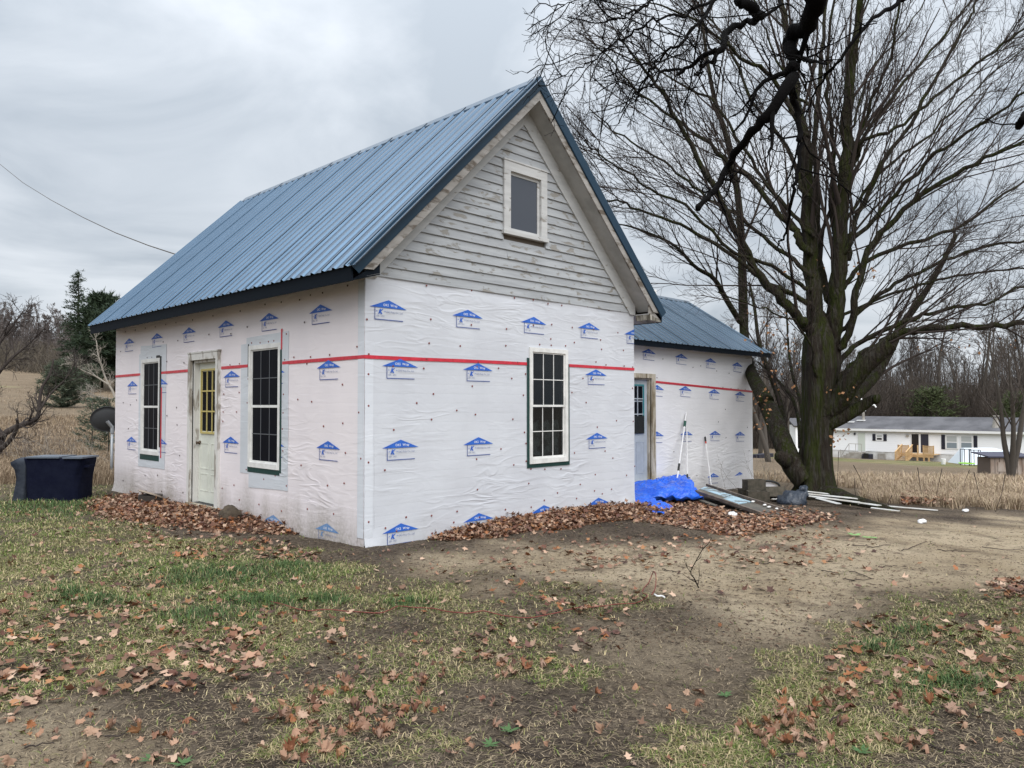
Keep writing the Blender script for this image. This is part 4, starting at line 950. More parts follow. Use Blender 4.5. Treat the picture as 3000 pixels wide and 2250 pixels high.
limbs = [  # (points in crop pixels, half width start, half width end, depth drift, side branches)
    ([(1210, 1560), (1180, 1300), (1160, 1000), (1150, 700), (1112, 500), (1090, 300), (1062, 100), (1020, -120), (980, -420)], 46, 10, 1.5, 15),
    ([(1260, 1560), (1285, 1300), (1300, 1000), (1322, 700), (1340, 400), (1362, 200), (1390, 0), (1430, -350)], 48, 11, -1.0, 15),
    ([(1235, 1300), (1205, 1000), (1190, 600), (1212, 300), (1240, 0), (1250, -300)], 24, 7, 2.5, 12),
    ([(1300, 1200), (1262, 900), (1268, 640), (1240, 420), (1250, 200), (1290, -100)], 20, 6, .6, 10),
    ([(1150, 1440), (1110, 1400), (1020, 1300), (940, 1220), (860, 1060), (780, 900), (640, 640), (520, 430), (430, 300), (330, 180)], 34, 4, -1.6, 17),
    ([(1130, 1080), (1100, 1010), (1030, 950), (930, 820), (830, 740), (700, 620), (560, 520), (400, 400), (280, 260), (180, 170)], 22, 3, 1.4, 17),
    ([(1140, 1330), (1000, 1260), (850, 1150), (700, 1050), (560, 980), (400, 920), (290, 880), (180, 900)], 16, 3, -2.4, 14),
    ([(1120, 820), (1100, 730), (1000, 560), (900, 420), (800, 180), (700, 60), (600, -60)], 15, 4, 2.4, 13),
    ([(1120, 560), (1000, 340), (880, 270), (780, 180), (650, 80), (500, 20), (400, -20)], 14, 3, -1.0, 13),
    ([(1140, 1000), (1010, 860), (900, 700), (760, 470), (640, 400), (480, 300), (330, 240), (200, 200)], 13, 3, 2.8, 14),
    ([(1130, 1180), (1000, 1080), (860, 960), (700, 870), (560, 740), (400, 640), (270, 560), (190, 470)], 14, 3, .6, 16),
    ([(1120, 1250), (960, 1160), (800, 1100), (640, 920), (500, 850), (380, 780), (250, 690), (170, 620)], 12, 3, -2.8, 15),
    ([(1320, 1650), (1420, 1560), (1530, 1490), (1700, 1450), (1900, 1440), (2111, 1430), (2350, 1440)], 28, 10, -1.8, 14),
    ([(1310, 1580), (1400, 1500), (1600, 1420), (1750, 1370), (1950, 1340), (2111, 1260), (2400, 1160)], 17, 5, .8, 15),
    ([(1330, 1500), (1370, 1300), (1430, 1100), (1560, 950), (1750, 800), (1950, 700), (2111, 620), (2400, 480)], 22, 6, -1.6, 17),
    ([(1330, 1130), (1350, 1030), (1400, 900), (1500, 700), (1600, 560), (1720, 350), (1850, 120), (1900, 0), (2000, -300)], 18, 5, 1.0, 17),
    ([(1340, 800), (1360, 700), (1480, 500), (1650, 280), (1800, 100), (1880, 0), (2000, -180)], 14, 4, 2.2, 14),
    ([(1320, 1260), (1420, 1150), (1700, 1050), (1850, 980), (2111, 800), (2350, 640)], 16, 5, 2.4, 15),
    ([(1340, 720), (1450, 420), (1530, 220), (1560, 0), (1600, -200)], 12, 4, -.8, 11),
    ([(1310, 1450), (1420, 1340), (1550, 1250), (1700, 1180), (1900, 1100), (2111, 1060), (2300, 1050)], 15, 5, .2, 14),
    ([(1320, 1100), (1500, 900), (1700, 700), (1900, 560), (2111, 420), (2350, 250)], 14, 4, -2.6, 16),
    ([(1370, 700), (1400, 620), (1560, 560), (1750, 400), (1950, 250), (2111, 130), (2300, 30)], 12, 4, -1.6, 14),
    ([(1340, 1380), (1550, 1290), (1750, 1230), (1950, 1200), (2150, 1180), (2350, 1200)], 10, 4, 2.0, 12),
    ([(1330, 960), (1480, 760), (1640, 640), (1830, 460), (2000, 300), (2200, 160)], 11, 3, 1.6, 14),
    ([(1350, 560), (1440, 300), (1600, 120), (1700, -60)], 9, 3, 2.9, 9),
    ([(1110, 420), (1010, 250), (960, 100), (900, -60)], 9, 3, .9, 9),
    ([(1190, 1650), (1160, 1500), (1040, 1390), (900, 1340), (760, 1290)], 8, 3, -2.0, 7),
]
mbt = MB()
for pts, w0, w1, dd, kids in limbs:
    x0_, y0_ = pts[0]
    if w0 < 40: pts = [(x0_+(50 if x0_ < 1240 else -50), y0_+48)]+pts
    n = len(pts); P3 = [m7(x, y, dd*(i/(n-1))**1.2 if n > 1 else 0) for i, (x, y) in enumerate(pts)]
    S3 = spline(P3, n*4); S3[2:-1] += rng.randn(*S3[2:-1].shape)*.022
    rad = np.linspace(0, 1, len(S3)); rad = (w0*(1-rad)**1.15+w1*(1-(1-rad)**1.15))*PXM*.84; rad[0] *= .12; rad[1] *= .72; rad[2] *= .93
    mbt.tube(S3, rad, 12 if w0 > 20 else 8, cap=False)
    ln = np.linalg.norm(np.diff(S3, axis=0), axis=1).sum()
    G.children(S3, rad*.9, ln, 1, kids*.95, t0=.12)
# left bough with its burl, and the second stem rising behind the wing roof
bough = [c3(1160, 1260), c3(1085, 1170), c3(1020, 1020), c3(960, 870), c3(900, 740), c3(850, 650), c3(815, 560), c3(795, 440), c3(785, 300)]
BD = [0, .15, .5, 1.0, 1.7, 2.6, 3.6, 4.6, 5.0]
P3 = [dp(u, v, TD-.1+BD[i]) for i, (u, v) in enumerate(bough)]; k2 = TD/FPX/2.074
S3 = spline(P3, 34); mbt.tube(S3, np.interp(np.linspace(0, 1, 34), [0, .2, .45, .7, 1], [72, 62, 54, 42, 34])*k2, 12, cap=False)
P4 = [P3[-1]]+[m7(x, y, 4.9) for x, y in ((868, 1250), (862, 1050), (845, 850), (800, 620), (740, 420), (700, 180), (680, -60))]
S4 = spline(P4, 30); r4 = np.linspace(29, 6, 30)*PXM; mbt.tube(S4, r4, 10, cap=False); G.children(S4, r4, 8.0, 1, 15)
P5 = [m7(868, 1440, 4.8), m7(800, 1330, 4.5), m7(740, 1230, 4.2), m7(660, 1180, 3.8), m7(560, 1080, 3.4), m7(400, 1010, 2.8), m7(320, 990, 2.4)]
S5 = spline(P5, 26); r5 = np.linspace(18, 3, 26)*PXM; r5[0] *= .2; mbt.tube(S5, r5, 8, cap=False); G.children(S5, r5, 5.2, 1, 13)
for pp, a_, b_ in (([c3(1050, 1180), c3(1040, 1000), c3(1010, 800), c3(940, 600), c3(880, 430), c3(850, 200), c3(820, 60)], 26, 9), ([c3(1130, 1060), c3(1120, 900), c3(1080, 760), c3(1000, 660), c3(940, 600), c3(870, 540)], 15, 5),
                   ([c3(1150, 980), c3(1135, 800), c3(1090, 650), c3(1060, 480), c3(1050, 300), c3(1030, 60)], 14, 6)):
    Pq = [dp(u, v, TD+.5+.75*i) for i, (u, v) in enumerate(pp)]; Sq = spline(Pq, 24); rq = np.linspace(a_, b_, 24)*k2; mbt.tube(Sq, rq, 8, cap=False); G.children(Sq, rq, 4.0, 1, 9)
b1 = dp(*c3(1005, 1115), TD); mbt.tube([dp(*c3(1060, 1150), TD), dp(*c3(1025, 1125), TD), b1, dp(*c3(988, 1105), TD), dp(*c3(976, 1100), TD)], [.17, .15, .13, .10, .03], 12)
# stub on the right with a knobbed end
c5 = lambda x, y: (2100+x/2.458, 780+y/2.458)
Pq = [dp(*c5(x, y), TD-.05-.1*i) for i, (x, y) in enumerate(((720, 1150), (880, 1085), (1000, 1030), (1080, 985), (1130, 955), (1165, 962)))]; mbt.tube(spline(Pq, 16), np.interp(np.linspace(0, 1, 16), [0, .5, .85, .93, 1], [.22, .12, .08, .11, .04]), 10)
Pq = [dp(*c5(x, y), TD+.6+.4*i) for i, (x, y) in enumerate(((860, 1080), (1000, 930), (1130, 800), (1250, 600), (1330, 430), (1460, 250), (1600, 20), (1720, -220)))]; Sq = spline(Pq, 28); rq = np.linspace(.14, .05, 28); mbt.tube(Sq, rq, 8, cap=False); G.children(Sq, rq, 7, 1, 11)
Pq = [dp(*c5(x, y), TD-.05-.2*i) for i, (x, y) in enumerate(((740, 1080), (880, 960), (960, 840), (1080, 700), (1250, 555)))]; mbt.tube(spline(Pq, 18), np.linspace(.24, .17, 18), 10, cap=False)
tree = thing('maple_tree', 'huge bare old maple with a mossy many-stemmed trunk beside the wing', 'tree', tuple(TB))
# fluted, flared trunk
def trunk_mesh():
    base = TB; V = []; n = 72; hs = np.concatenate([np.linspace(-.35, .6, 14), np.linspace(.7, 3.9, 40)])
    cxs = [(0, dp(*c3(1222, 1335), TD)), (1, dp(*c3(1222, 1100), TD)), (2.2, dp(*c3(1240, 900), TD)), (3.2, dp(*c3(1245, 740), TD)), (4.2, dp(*c3(1260, 560), TD))]
    for h in hs:
        z_ = base[2]+h
        zs = [c[1][2] for c in cxs]; xs = [c[1][0] for c in cxs]; ys = [c[1][1] for c in cxs]
        x_ = np.interp(z_, zs, xs); y_ = np.interp(z_, zs, ys)
        for k_ in range(n):
            th = 2*math.pi*k_/n
            r_ = np.interp(h, [-.35, 0, .25, .6, 1.2, 2.0, 2.8, 3.3, 3.7, 3.9], [.80, .53, .39, .34, .30, .315, .37, .34, .20, .05])
            fl = np.interp(h, [-.35, .1, .6, 1.4, 3.9], [.46, .34, .20, .17, .26])
            r_ *= 1+fl*(.62*math.sin(5*th+.7+.3*h)+.38*math.sin(3*th+2.0-.45*h))*.6+.05*mnoise.noise(Vector((math.cos(th)*3, math.sin(th)*3, h*1.4)))+.035*mnoise.noise(Vector((math.cos(th)*11, math.sin(th)*11, h*2.2)))
            sq = np.interp(h, [0, 2.0, 3.9], [1.0, .95, .62])
            # flattened across the view towards the fork
            a_ = math.cos(th)*r_; b_ = math.sin(th)*r_*sq
            V.append((x_+R0[0]*a_+FV[0]*b_, y_+R0[1]*a_+FV[1]*b_, z_))
    m = len(hs); F = [(i*n+k_, i*n+(k_+1) % n, (i+1)*n+(k_+1) % n, (i+1)*n+k_) for i in range(m-1) for k_ in range(n)]
    return V, F
V_, F_ = trunk_mesh(); k0 = len(mbt.v); mbt.v += V_; mbt.f += [tuple(i+k0 for i in f) for f in F_]; mbt.m += [0]*len(F_)
r0_ = gp(2430, 1468); r1_ = gp(2490, 1478); r2_ = gp(2570, 1490); r3_ = gp(2660, 1500)
mbt.tube([TB+(0, 0, .12), r0_+(0, 0, .06), (r0_+r1_)/2+(0, 0, .08), r1_+(0, 0, .07), r2_+(0, 0, .02), r3_-(0, 0, .06)], [.26, .25, .20, .14, .10, .04], 10)
r4_ = gp(2320, 1466); mbt.tube([TB+(0, 0, .1), (TB+r4_)/2+(0, 0, .05), r4_-(0, 0, .06)], [.26, .18, .06], 10)
trunk = mbt.build('trunk', M['bark'], None, smooth=True); 
def reparent(o, par): o.parent = par; o.matrix_parent_inverse = Matrix.Translation(-Vector(par.location)) if True else None
reparent(trunk, tree)
V_, F_ = G.big.mesh(); br = fastmesh('branch_crown', V_, F_, M['twig'], smooth=True); reparent(br, tree)
V_, F_ = G.fine.mesh(); tw = fastmesh('twigs', V_, F_, M['twig']); tag(tw, kind='stuff'); reparent(tw, tree)
print('maple segs', G.count, len(F_))

# near tree whose limbs hang into the picture: the trunk stands to the right of the camera
rng = np.random.RandomState(8)
SPN = [dict(n=1, wander=0, up=0, sides=8, kids=0, biglevels=2, rmin=.01),
       dict(n=6, wander=.22, up=-.01, sides=5, kids=4.5, angle=.8, rk=.5, lk=.30, rmin=.004, lmin=.25, taper=.35),
       dict(n=5, wander=.24, up=.0, sides=4, kids=2.6, angle=.8, rk=.6, lk=.5, rmin=.0022, lmin=.14, taper=.5),
       dict(n=3, wander=.24, up=0, sides=3, kids=0, angle=.8, rk=.7, lk=.5, rmin=.0016, lmin=.08, taper=.7)]
G2 = Grower(rng, SPN); mb2 = MB(); ND = 5.6; kp = ND/FPX/1.508
def n7(x, y, dd=0): u, v = c7(x, y); return dp(u, v, ND+dd)
trunk_xy = np.array([CX, CY, 0])+FV*1.5*np.array([1, 1, 0])+R0*5.6
hub = trunk_xy+np.array([0, 0, 5.6])
nl = [([(2600, -1500), (1900, -900), (1400, -420), (1190, -120), (1186, 0), (1150, 110), (1080, 170), (1088, 280), (1060, 400), (930, 560), (850, 650), (800, 740), (735, 850), (672, 922)], [46, 46, 44, 42, 40, 34, 29, 26, 23, 18, 16, 13, 12, 11], 9, .2),
      ([(1075, 390), (1098, 460), (1122, 560), (1112, 740), (1090, 860), (1060, 1010), (1022, 1092)], [17, 14, 12, 8, 7, 5, 3], 8, .4),
      ([(1300, -500), (1000, -250), (850, -30), (870, 10), (915, 40), (932, 85), (880, 100), (800, 150), (770, 220), (700, 245), (600, 310), (530, 312), (460, 372), (380, 430)], [22, 20, 16, 16, 17, 15, 11, 12, 11, 8, 6, 6, 4, 2], 10, -.4),
      ([(772, 222), (710, 280), (682, 300), (655, 335)], [9, 6, 4, 3], 3, -.4),
      ([(900, -320), (800, -90), (745, 0), (650, 130), (560, 220), (470, 310), (400, 420)], [9, 8, 6, 5, 4, 4, 2], 9, -.9),
      ([(1900, -300), (1650, -60), (1540, 20), (1400, 130), (1280, 280), (1190, 400), (1140, 520)], [14, 12, 10, 8, 6, 4, 3], 8, .8),
      ([(1000, -260), (820, -60), (640, 60), (500, 80), (380, 140), (250, 240), (130, 300), (60, 340)], [8, 7, 5, 4, 4, 3, 2, 1.5], 12, -.2),
      ([(520, -160), (300, -90), (180, -20), (110, 10), (45, 22)], [5, 4, 3, 2, 1], 6, .3),
      ([(700, -100), (520, -20), (420, 40), (330, 80), (260, 100)], [6, 5, 4, 3, 2], 8, -.7),
      ([(2700, 300), (2300, 470), (2140, 500), (2118, 520), (2098, 545), (2085, 548)], [26, 22, 18, 20, 15, 6], 1, .5)]
for pts, ws, kids, dd in nl:
    P3 = [n7(x, y, dd+.25*math.sin(i*1.3)) for i, (x, y) in enumerate(pts)]; S3 = spline(P3, len(pts)*5)
    rad = np.interp(np.linspace(0, 1, len(S3)), np.linspace(0, 1, len(ws)), ws)*kp*1.14*(1+.06*rng.randn(len(S3)))
    S3[1:-1] += rng.randn(*S3[1:-1].shape)*.010
    mb2.tube(S3, rad, 10); vis = S3[len(S3)//4:]; G2.children(vis, rad[len(S3)//4:], 2.6, 1, kids, t0=.05)
for q in (n7(2600, -1500, .2), n7(1300, -500, -.4), n7(1900, -300, .8), n7(900, -320, -.9), n7(1000, -260, -.2), n7(520, -160, .3), n7(700, -100, -.7), n7(2700, 300, .5)):
    mid = (hub+q)/2+np.array([0, 0, .7]); mb2.tube(spline([hub-(0, 0, .4), mid, q], 12), np.linspace(.15, .035, 12), 8, cap=False)
mb2.tube(spline([trunk_xy-(0, 0, .3), trunk_xy+(0.05, 0, 1.2), trunk_xy+(0, .1, 3.2), hub, hub+(.2, .1, 2.2)], 24), np.interp(np.linspace(0, 1, 24), [0, .1, 1], [.46, .32, .16]), 14)
near_tree = thing('overhanging_tree', 'black gnarled bare limbs hanging down in front of the maple from a nearer tree', 'tree', tuple(trunk_xy))
o = mb2.build('trunk', M['bark_black'], None, smooth=True); reparent(o, near_tree)
for nm, G_ in (('branch_crown', G2.big), ('twigs', G2.fine)):
    V_, F_ = G_.mesh(); o = fastmesh(nm, V_, F_, M['bark_black']); reparent(o, near_tree)
    if nm == 'twigs': tag(o, kind='stuff')
# ------------------------------------------------------------------ background trees (a few kinds, copied)
def bare_tree(name, rng, h, spread, trunks, mat_t, mat_f, kids=11, twig=.016):
    sp_ = [dict(n=1, wander=0, up=0, sides=6, kids=0, biglevels=2, rmin=.03),
           dict(n=6, wander=.10, up=.10, sides=4, kids=6.5, angle=.60, rk=.42, lk=.34, rmin=.03, lmin=.6, taper=.3),
           dict(n=4, wander=.12, up=.06, sides=3, kids=4.2, angle=.6, rk=.5, lk=.5, rmin=.017, lmin=.4, taper=.5),
           dict(n=3, wander=.14, up=.05, sides=3, kids=0, angle=.65, rk=.6, lk=.55, rmin=twig, lmin=.3, taper=.7)]
    g = Grower(rng, sp_); mb = MB()
    for k_ in range(trunks):
        a = rng.rand()*6.28; lean = (0.04 if trunks == 1 else .20)
        pts = [np.array([0, 0, -.5])]; d = unit(np.array([math.cos(a)*lean, math.sin(a)*lean, 1]))
        hh = h*(1 if k_ == 0 else .8)
        for i in range(10): d = unit(d+rng.randn(3)*.05+np.array([0, 0, .06])); pts.append(pts[-1]+d*hh/10)
        r = np.linspace(h*.019, .03, 11); S_ = spline(pts, 16); mb.tube(S_, np.linspace(h*.018, .03, 16), 7)
        g.children(S_, np.linspace(h*.018, .03, 16), h*spread, 1, kids if k_ == 0 else kids*.7, t0=.28)
    tm = mb.build('trunk', mat_t, None, smooth=True)
    V1, F1 = g.big.mesh(); V2, F2 = g.fine.mesh()
    cr = fastmesh('crown', np.concatenate([V1, V2]), np.concatenate([F1, F2+len(V1)]), mat_f)
    md = (tm.data, cr.data); bpy.data.objects.remove(tm); bpy.data.objects.remove(cr); return md
def place_tree(name, md, loc, sc_, rz, label, group=None, parts=('trunk', 'crown')):
    tt = thing(name, label, 'tree', tuple(loc), group); tt.scale = sc_ if hasattr(sc_, '__len__') else (sc_,)*3; tt.rotation_euler = (0, 0, rz)
    for nm, me in zip(parts, md): link(nm, me, tt)
    return tt
kinds = [bare_tree('t', np.random.RandomState(20+i), 18, sp_, nt_, M['bark_grey'], M['twig_far'], kd) for i, (sp_, nt_, kd) in enumerate(((.75, 1, 20), (.8, 2, 16), (.7, 1, 24), (.85, 3, 13), (.6, 2, 17)))]
kinds_h = [bare_tree('t', np.random.RandomState(40+i), 11, sp_, nt_, M['twig_hill'], M['twig_hill'], kd, .03) for i, (sp_, nt_, kd) in enumerate(((.9, 2, 16), (.95, 3, 13), (.8, 1, 22)))]
rb = random.Random(12)
def at_depth(udisp, depth):
    p = CAM+ray(udisp*D, 1187)*depth; return np.array([p[0], p[1], float(gz(p[0], p[1]))])
# wood behind the mobile home
for i in range(92):
    dpt = rb.uniform(104, 165); u = rb.uniform(1570, 2330) if i < 66 else rb.uniform(1880, 2330)
    if u < 1800 and dpt < 112: dpt += 20
    p = at_depth(u, dpt); s_ = rb.uniform(.78, 1.12)*(1 if u > 1950 else .80)
    place_tree('bare_tree', kinds[i % 5], p, (s_, s_, s_*rb.uniform(.9, 1.1)), rb.uniform(0, 6.3), 'tall bare grey tree in the wood behind the white mobile home', 'bare trees of the wood behind the mobile home')
for u, dpt, s_, k_ in ((1945, 101, .92, 3), (2010, 99, .95, 0), (2040, 103, .9, 1), (1905, 104, .7, 2)):
    pass
# trees between the wing and the maple, and over the wing roof
for u, dpt, s_, k_ in ((1545, 62, .45, 3), (1660, 46, .55, 1), (1705, 52, .50, 0), (1640, 70, .6, 4), (1680, 84, .7, 2), (1738, 66, .55, 1)):
    place_tree('bare_tree', kinds[k_], at_depth(u, dpt), s_, rb.uniform(0, 6), 'slim bare tree beyond the wing, seen left of the maple trunk', 'bare trees behind the wing')
# wood on the hill to the left
for i in range(70):
    dpt = rb.uniform(112, 185); u = rb.uniform(-60, 330)
    p = at_depth(u, dpt); s_ = rb.uniform(.55, .80)*(.95+.4*(dpt-120)/80)
    place_tree('bare_tree', kinds_h[i % 3], p, s_, rb.uniform(0, 6.3), 'bare brown tree in the wood on top of the hill', 'bare trees on the hill')
# tree standing before the mobile home on the right
tr = place_tree('bare_tree', kinds[3], gp(2183*D, 1036*D)+np.array([0, 0, .1]), (.40, .40, .42), 2.2, 'bare tree standing behind the wooden coop at the right edge')
# understorey: dark brush mass under each wood
def brush(name, label, regions, n, h0, h1, mat, rad, seg=5):
    g = Tubes(); rg = np.random.RandomState(77)
    for i in range(n):
        u, dpt = rg.uniform(*regions[0]), rg.uniform(*regions[1]); p = CAM+ray(u*D, 1187)*dpt; z_ = float(gz(p[0], p[1])); p = np.array([p[0], p[1], z_-.1]); hh = rg.uniform(h0, h1)
        d = unit(np.array([rg.randn()*.35, rg.randn()*.35, 1.])); pts = [p]
        for k_ in range(3): d = unit(d+rg.randn(3)*.25); pts.append(pts[-1]+d*hh/3)
        g.add(pts, [rad, rad*.8, rad*.6, rad*.3], 3)
    V_, F_ = g.mesh(); o = fastmesh(name, V_, F_, mat); tag(o, label, 'undergrowth', kind='stuff'); return o
M['brush'] = material('brown_brush', (0.055, 0.045, 0.038), 0.95, col2=(0.085, 0.068, 0.055), nscale=.4)
M['brush_hill'] = material('hill_brush', (0.10, 0.085, 0.07), 0.95, col2=(0.13, 0.108, 0.08), nscale=.3)
brush('undergrowth', 'tangle of bare brown brush beneath the wood behind the mobile home', ((1560, 2330), (98, 150)), 26000, 3, 11.5, M['brush'], .045)
brush('undergrowth', 'bare brown brush along the hilltop on the left', ((-60, 330), (108, 170)), 6000, 1.5, 5.0, M['brush_hill'], .06)

# conifers -----------------------------------------------------------------
def conifer(rng, h, w, kind, mat_n, mat_t, n_br=90, clump=26):
    mb = MB(); mb.tube([(0, 0, -.3), (0, 0, h*.5), (0, 0, h*.98)], [h*.016, h*.011, .02], 7)
    V, F = [], []; g = Tubes()
    for i in range(n_br):
        f = (i+rng.rand())/n_br
        if kind == 'spruce': z_ = h*(.10+.88*f); L_ = w*.5*(1.02-f)**.8*(.75+.5*rng.rand()); el = -.25+.7*f
        elif kind == 'pine': z_ = h*(.12+.84*f); L_ = w*.5*(math.sin(math.pi*min(1, .25+.72*f))**.7)*(.7+.5*rng.rand()); el = .05+.6*f
        else: z_ = h*(.02+.93*f); L_ = w*.5*(math.sin(math.pi*(.30+.62*f))**.8)*(.8+.4*rng.rand()); el = .1+.7*f
        a = rng.rand()*6.283; d = np.array([math.cos(a)*math.cos(el), math.sin(a)*math.cos(el), math.sin(el)])
        P0 = np.array([0, 0, z_]); P1 = P0+d*L_+np.array([0, 0, (.08 if kind != 'spruce' else -.06)*L_])
        g.add([P0, (P0+P1)/2, P1], [.012*h*.3, .01*h*.2, .01], 3)
        m = int(clump*(.5+L_/w*1.6)); t_ = rng.rand(m)**.65; c = P0+(P1-P0)*t_[:, None]+rng.randn(m, 3)*np.array([1, 1, .45])*(.07*w*(.35+t_))[:, None]*.6
        sz = (.045*w if kind == 'spruce' else .052*w)*(.6+.8*rng.rand(m)); 
        for q in range(3):
            dd = rng.randn(m, 3)*np.array([1, 1, .6])+d*1.2; dd /= np.linalg.norm(dd, axis=1, keepdims=True); sd_ = np.cross(dd, rng.randn(m, 3)); sd_ /= np.linalg.norm(sd_, axis=1, keepdims=True)
            b0 = len(V)*3; V += [c-sd_*sz[:, None]*.16, c+sd_*sz[:, None]*.16, c+dd*sz[:, None]*1.5]
    # interleave
    tri = [np.stack(V[i:i+3], 1).reshape(-1, 3) for i in range(0, len(V), 3)]; VV = np.concatenate(tri); FF = np.arange(len(VV)).reshape(-1, 3)
    tm = mb.build('trunk', mat_t, None, smooth=True); V1, F1 = g.mesh(); br_ = fastmesh('branch', V1, F1, mat_t); cr = fastmesh('crown', VV, FF, mat_n)
    md = (tm.data, cr.data, br_.data)
    for o in (tm, cr, br_): bpy.data.objects.remove(o)
    return md
PN = ('trunk', 'crown', 'branches')
spr = conifer(np.random.RandomState(1), 15, 5.6, 'spruce', M['needle'], M['bark'], 120, 18)
pin = conifer(np.random.RandomState(2), 12, 8, 'pine', M['needle'], M['bark'], 120, 50)
rpn = conifer(np.random.RandomState(3), 3.6, 3.3, 'round', M['needle_mid'], M['bark_grey'], 110, 34)
sap = conifer(np.random.RandomState(4), 1.7, 1.3, 'round', M['needle_mid'], M['bark_grey'], 34, 22)
place_tree('spruce_tree', spr, at_depth(166, 98), (1.0, 1.0, .97), .4, 'tall thin-topped dark spruce rising above the left hillside', None, PN)
place_tree('pine_tree', pin, at_depth(220, 92), (.80, .80, .94), 1.1, 'broad dark pine right of the spruce, half hidden by the roof', None, PN)
place_tree('pine_tree', pin, at_depth(250, 88), (.9, .9, .82), 3.1, 'dark pine partly behind the far corner of the farmhouse', None, PN)
place_tree('pine_tree', pin, at_depth(188, 96), (.62, .62, .55), 2.0, 'lower dark pine at the foot of the spruce', None, PN)
place_tree('pine_tree', rpn, at_depth(135, 60)+np.array([0, 0, -.1]), 1.0, .3, 'small round grey-green pine standing alone in the dry field', None, PN)
place_tree('pine_tree', rpn, at_depth(190, 84), .8, 1.3, 'small pale green pine at the foot of the dark trees', None, PN)
place_tree('pine_sapling', sap, at_depth(200, 27), 1.0, .3, 'low pine sapling in the dry grass left of the satellite dish', None, PN)
place_tree('pine_sapling', sap, at_depth(236, 23), 1.0, 2.3, 'low pine sapling in the dry grass right behind the dish', None, PN)
ced = conifer(np.random.RandomState(6), 7, 6, 'round', material('cedar_green', (0.055, 0.078, 0.028), .85, col2=(.075, .09, .035), nscale=1), M['bark'], 90, 20)
place_tree('cedar_tree', ced, at_depth(2010, 98), (1.2, 1.2, 1.05), .4, 'green cedar rising behind the mobile home roof', None, PN)
place_tree('cedar_tree', ced, at_depth(2195, 92), (.9, .9, .95), 1.4, 'green cedar behind the mobile home at the right edge', None, PN)
place_tree('cedar_tree', ced, at_depth(1850, 110), (.8, .8, 1.0), 2.4, 'dark cedar seen just right of the maple trunk', None, PN)

# old apple tree at the left edge and pale dead shrub by the house
rng = np.random.RandomState(5)
SPA = [dict(n=1, wander=0, up=0, sides=6, kids=0, biglevels=2, rmin=.01),
       dict(n=6, wander=.2, up=.06, sides=4, kids=6.5, angle=.8, rk=.5, lk=.42, rmin=.010, lmin=.4, taper=.3),
       dict(n=4, wander=.2, up=.05, sides=3, kids=4, angle=.8, rk=.5, lk=.5, rmin=.005, lmin=.25, taper=.5),
       dict(n=3, wander=.2, up=.04, sides=3, kids=0, angle=.8, rk=.6, lk=.6, rmin=.004, lmin=.15, taper=.7)]
def freeform(name, label, cat, base, limbs, depth, kids, mat_t, mat_f, spec, seed, kk=1.0):
    g = Grower(np.random.RandomState(seed), spec); mb = MB(); pm = depth/FPX*D
    for pts, w0, w1, dd, kd, ln in limbs:
        P3 = [dp(x*D, y*D, depth+dd*i/(len(pts)-1)) for i, (x, y) in enumerate(pts)]; S_ = spline(P3, len(pts)*4); r_ = np.linspace(w0, w1, len(S_))*pm; mb.tube(S_, r_, 8); g.children(S_, r_, ln, 1, kd*kk, t0=.2)
    tt = thing(name, label, cat, tuple(base)); o = mb.build('trunk', mat_t, None, smooth=True); reparent(o, tt)
    V1, F1 = g.big.mesh(); o = fastmesh('branch_crown', V1, F1, mat_f); reparent(o, tt); V1, F1 = g.fine.mesh(); o = fastmesh('twigs', V1, F1, mat_f); tag(o, kind='stuff'); reparent(o, tt); return tt
ab = gd(-6, 1000)
ad = float((ab-CAM)@FV)
M['apple_bark'] = material('dark_apple_bark', (0.045, 0.036, 0.032), 0.9, bump=.6, bscale=20)
freeform('apple_tree', 'gnarled bare old apple tree leaning in at the left edge', 'tree', ab,
         [([(-12, 1010), (-4, 975), (8, 940), (30, 925), (55, 915), (78, 905), (84, 890), (86, 862), (92, 835), (108, 808), (116, 775)], 8, 1.8, .5, 9, 2.0),
          ([(-4, 975), (18, 955), (32, 935), (38, 915), (36, 905)], 6, 2.5, -.4, 2, .8),
          ([(6, 945), (-20, 900), (-40, 820), (-30, 740)], 7, 2, -.4, 9, 2.4), ([(-30, 860), (-5, 810), (25, 775), (60, 745), (90, 715)], 4, 1.3, .2, 12, 2.2),
          ([(84, 890), (110, 850), (140, 820), (165, 780)], 2.4, .8, .5, 9, 1.6), ([(-30, 800), (0, 740), (30, 700), (50, 672)], 4, 1, .3, 10, 2.0)], ad, 1, M['apple_bark'], M['apple_bark'], SPA, 9)
db = gd(262, 975); dd_ = float((db-CAM)@FV)+5
freeform('dead_sapling', 'pale leafless sapling reaching out from behind the far house corner', 'shrub', gp(262*D, 960*D),
         [([(262, 975), (256, 900), (245, 850), (232, 826), (222, 800), (212, 765), (208, 735)], 3.0, 1.0, 0, 9, 1.7), ([(236, 832), (205, 812), (178, 800), (165, 790)], 2.0, .8, -.4, 9, 1.4), ([(246, 862), (215, 858), (190, 850)], 1.6, .6, .3, 7, 1.2)], dd_, 1, M['pale_wood'], M['pale_wood'], SPA, 4)
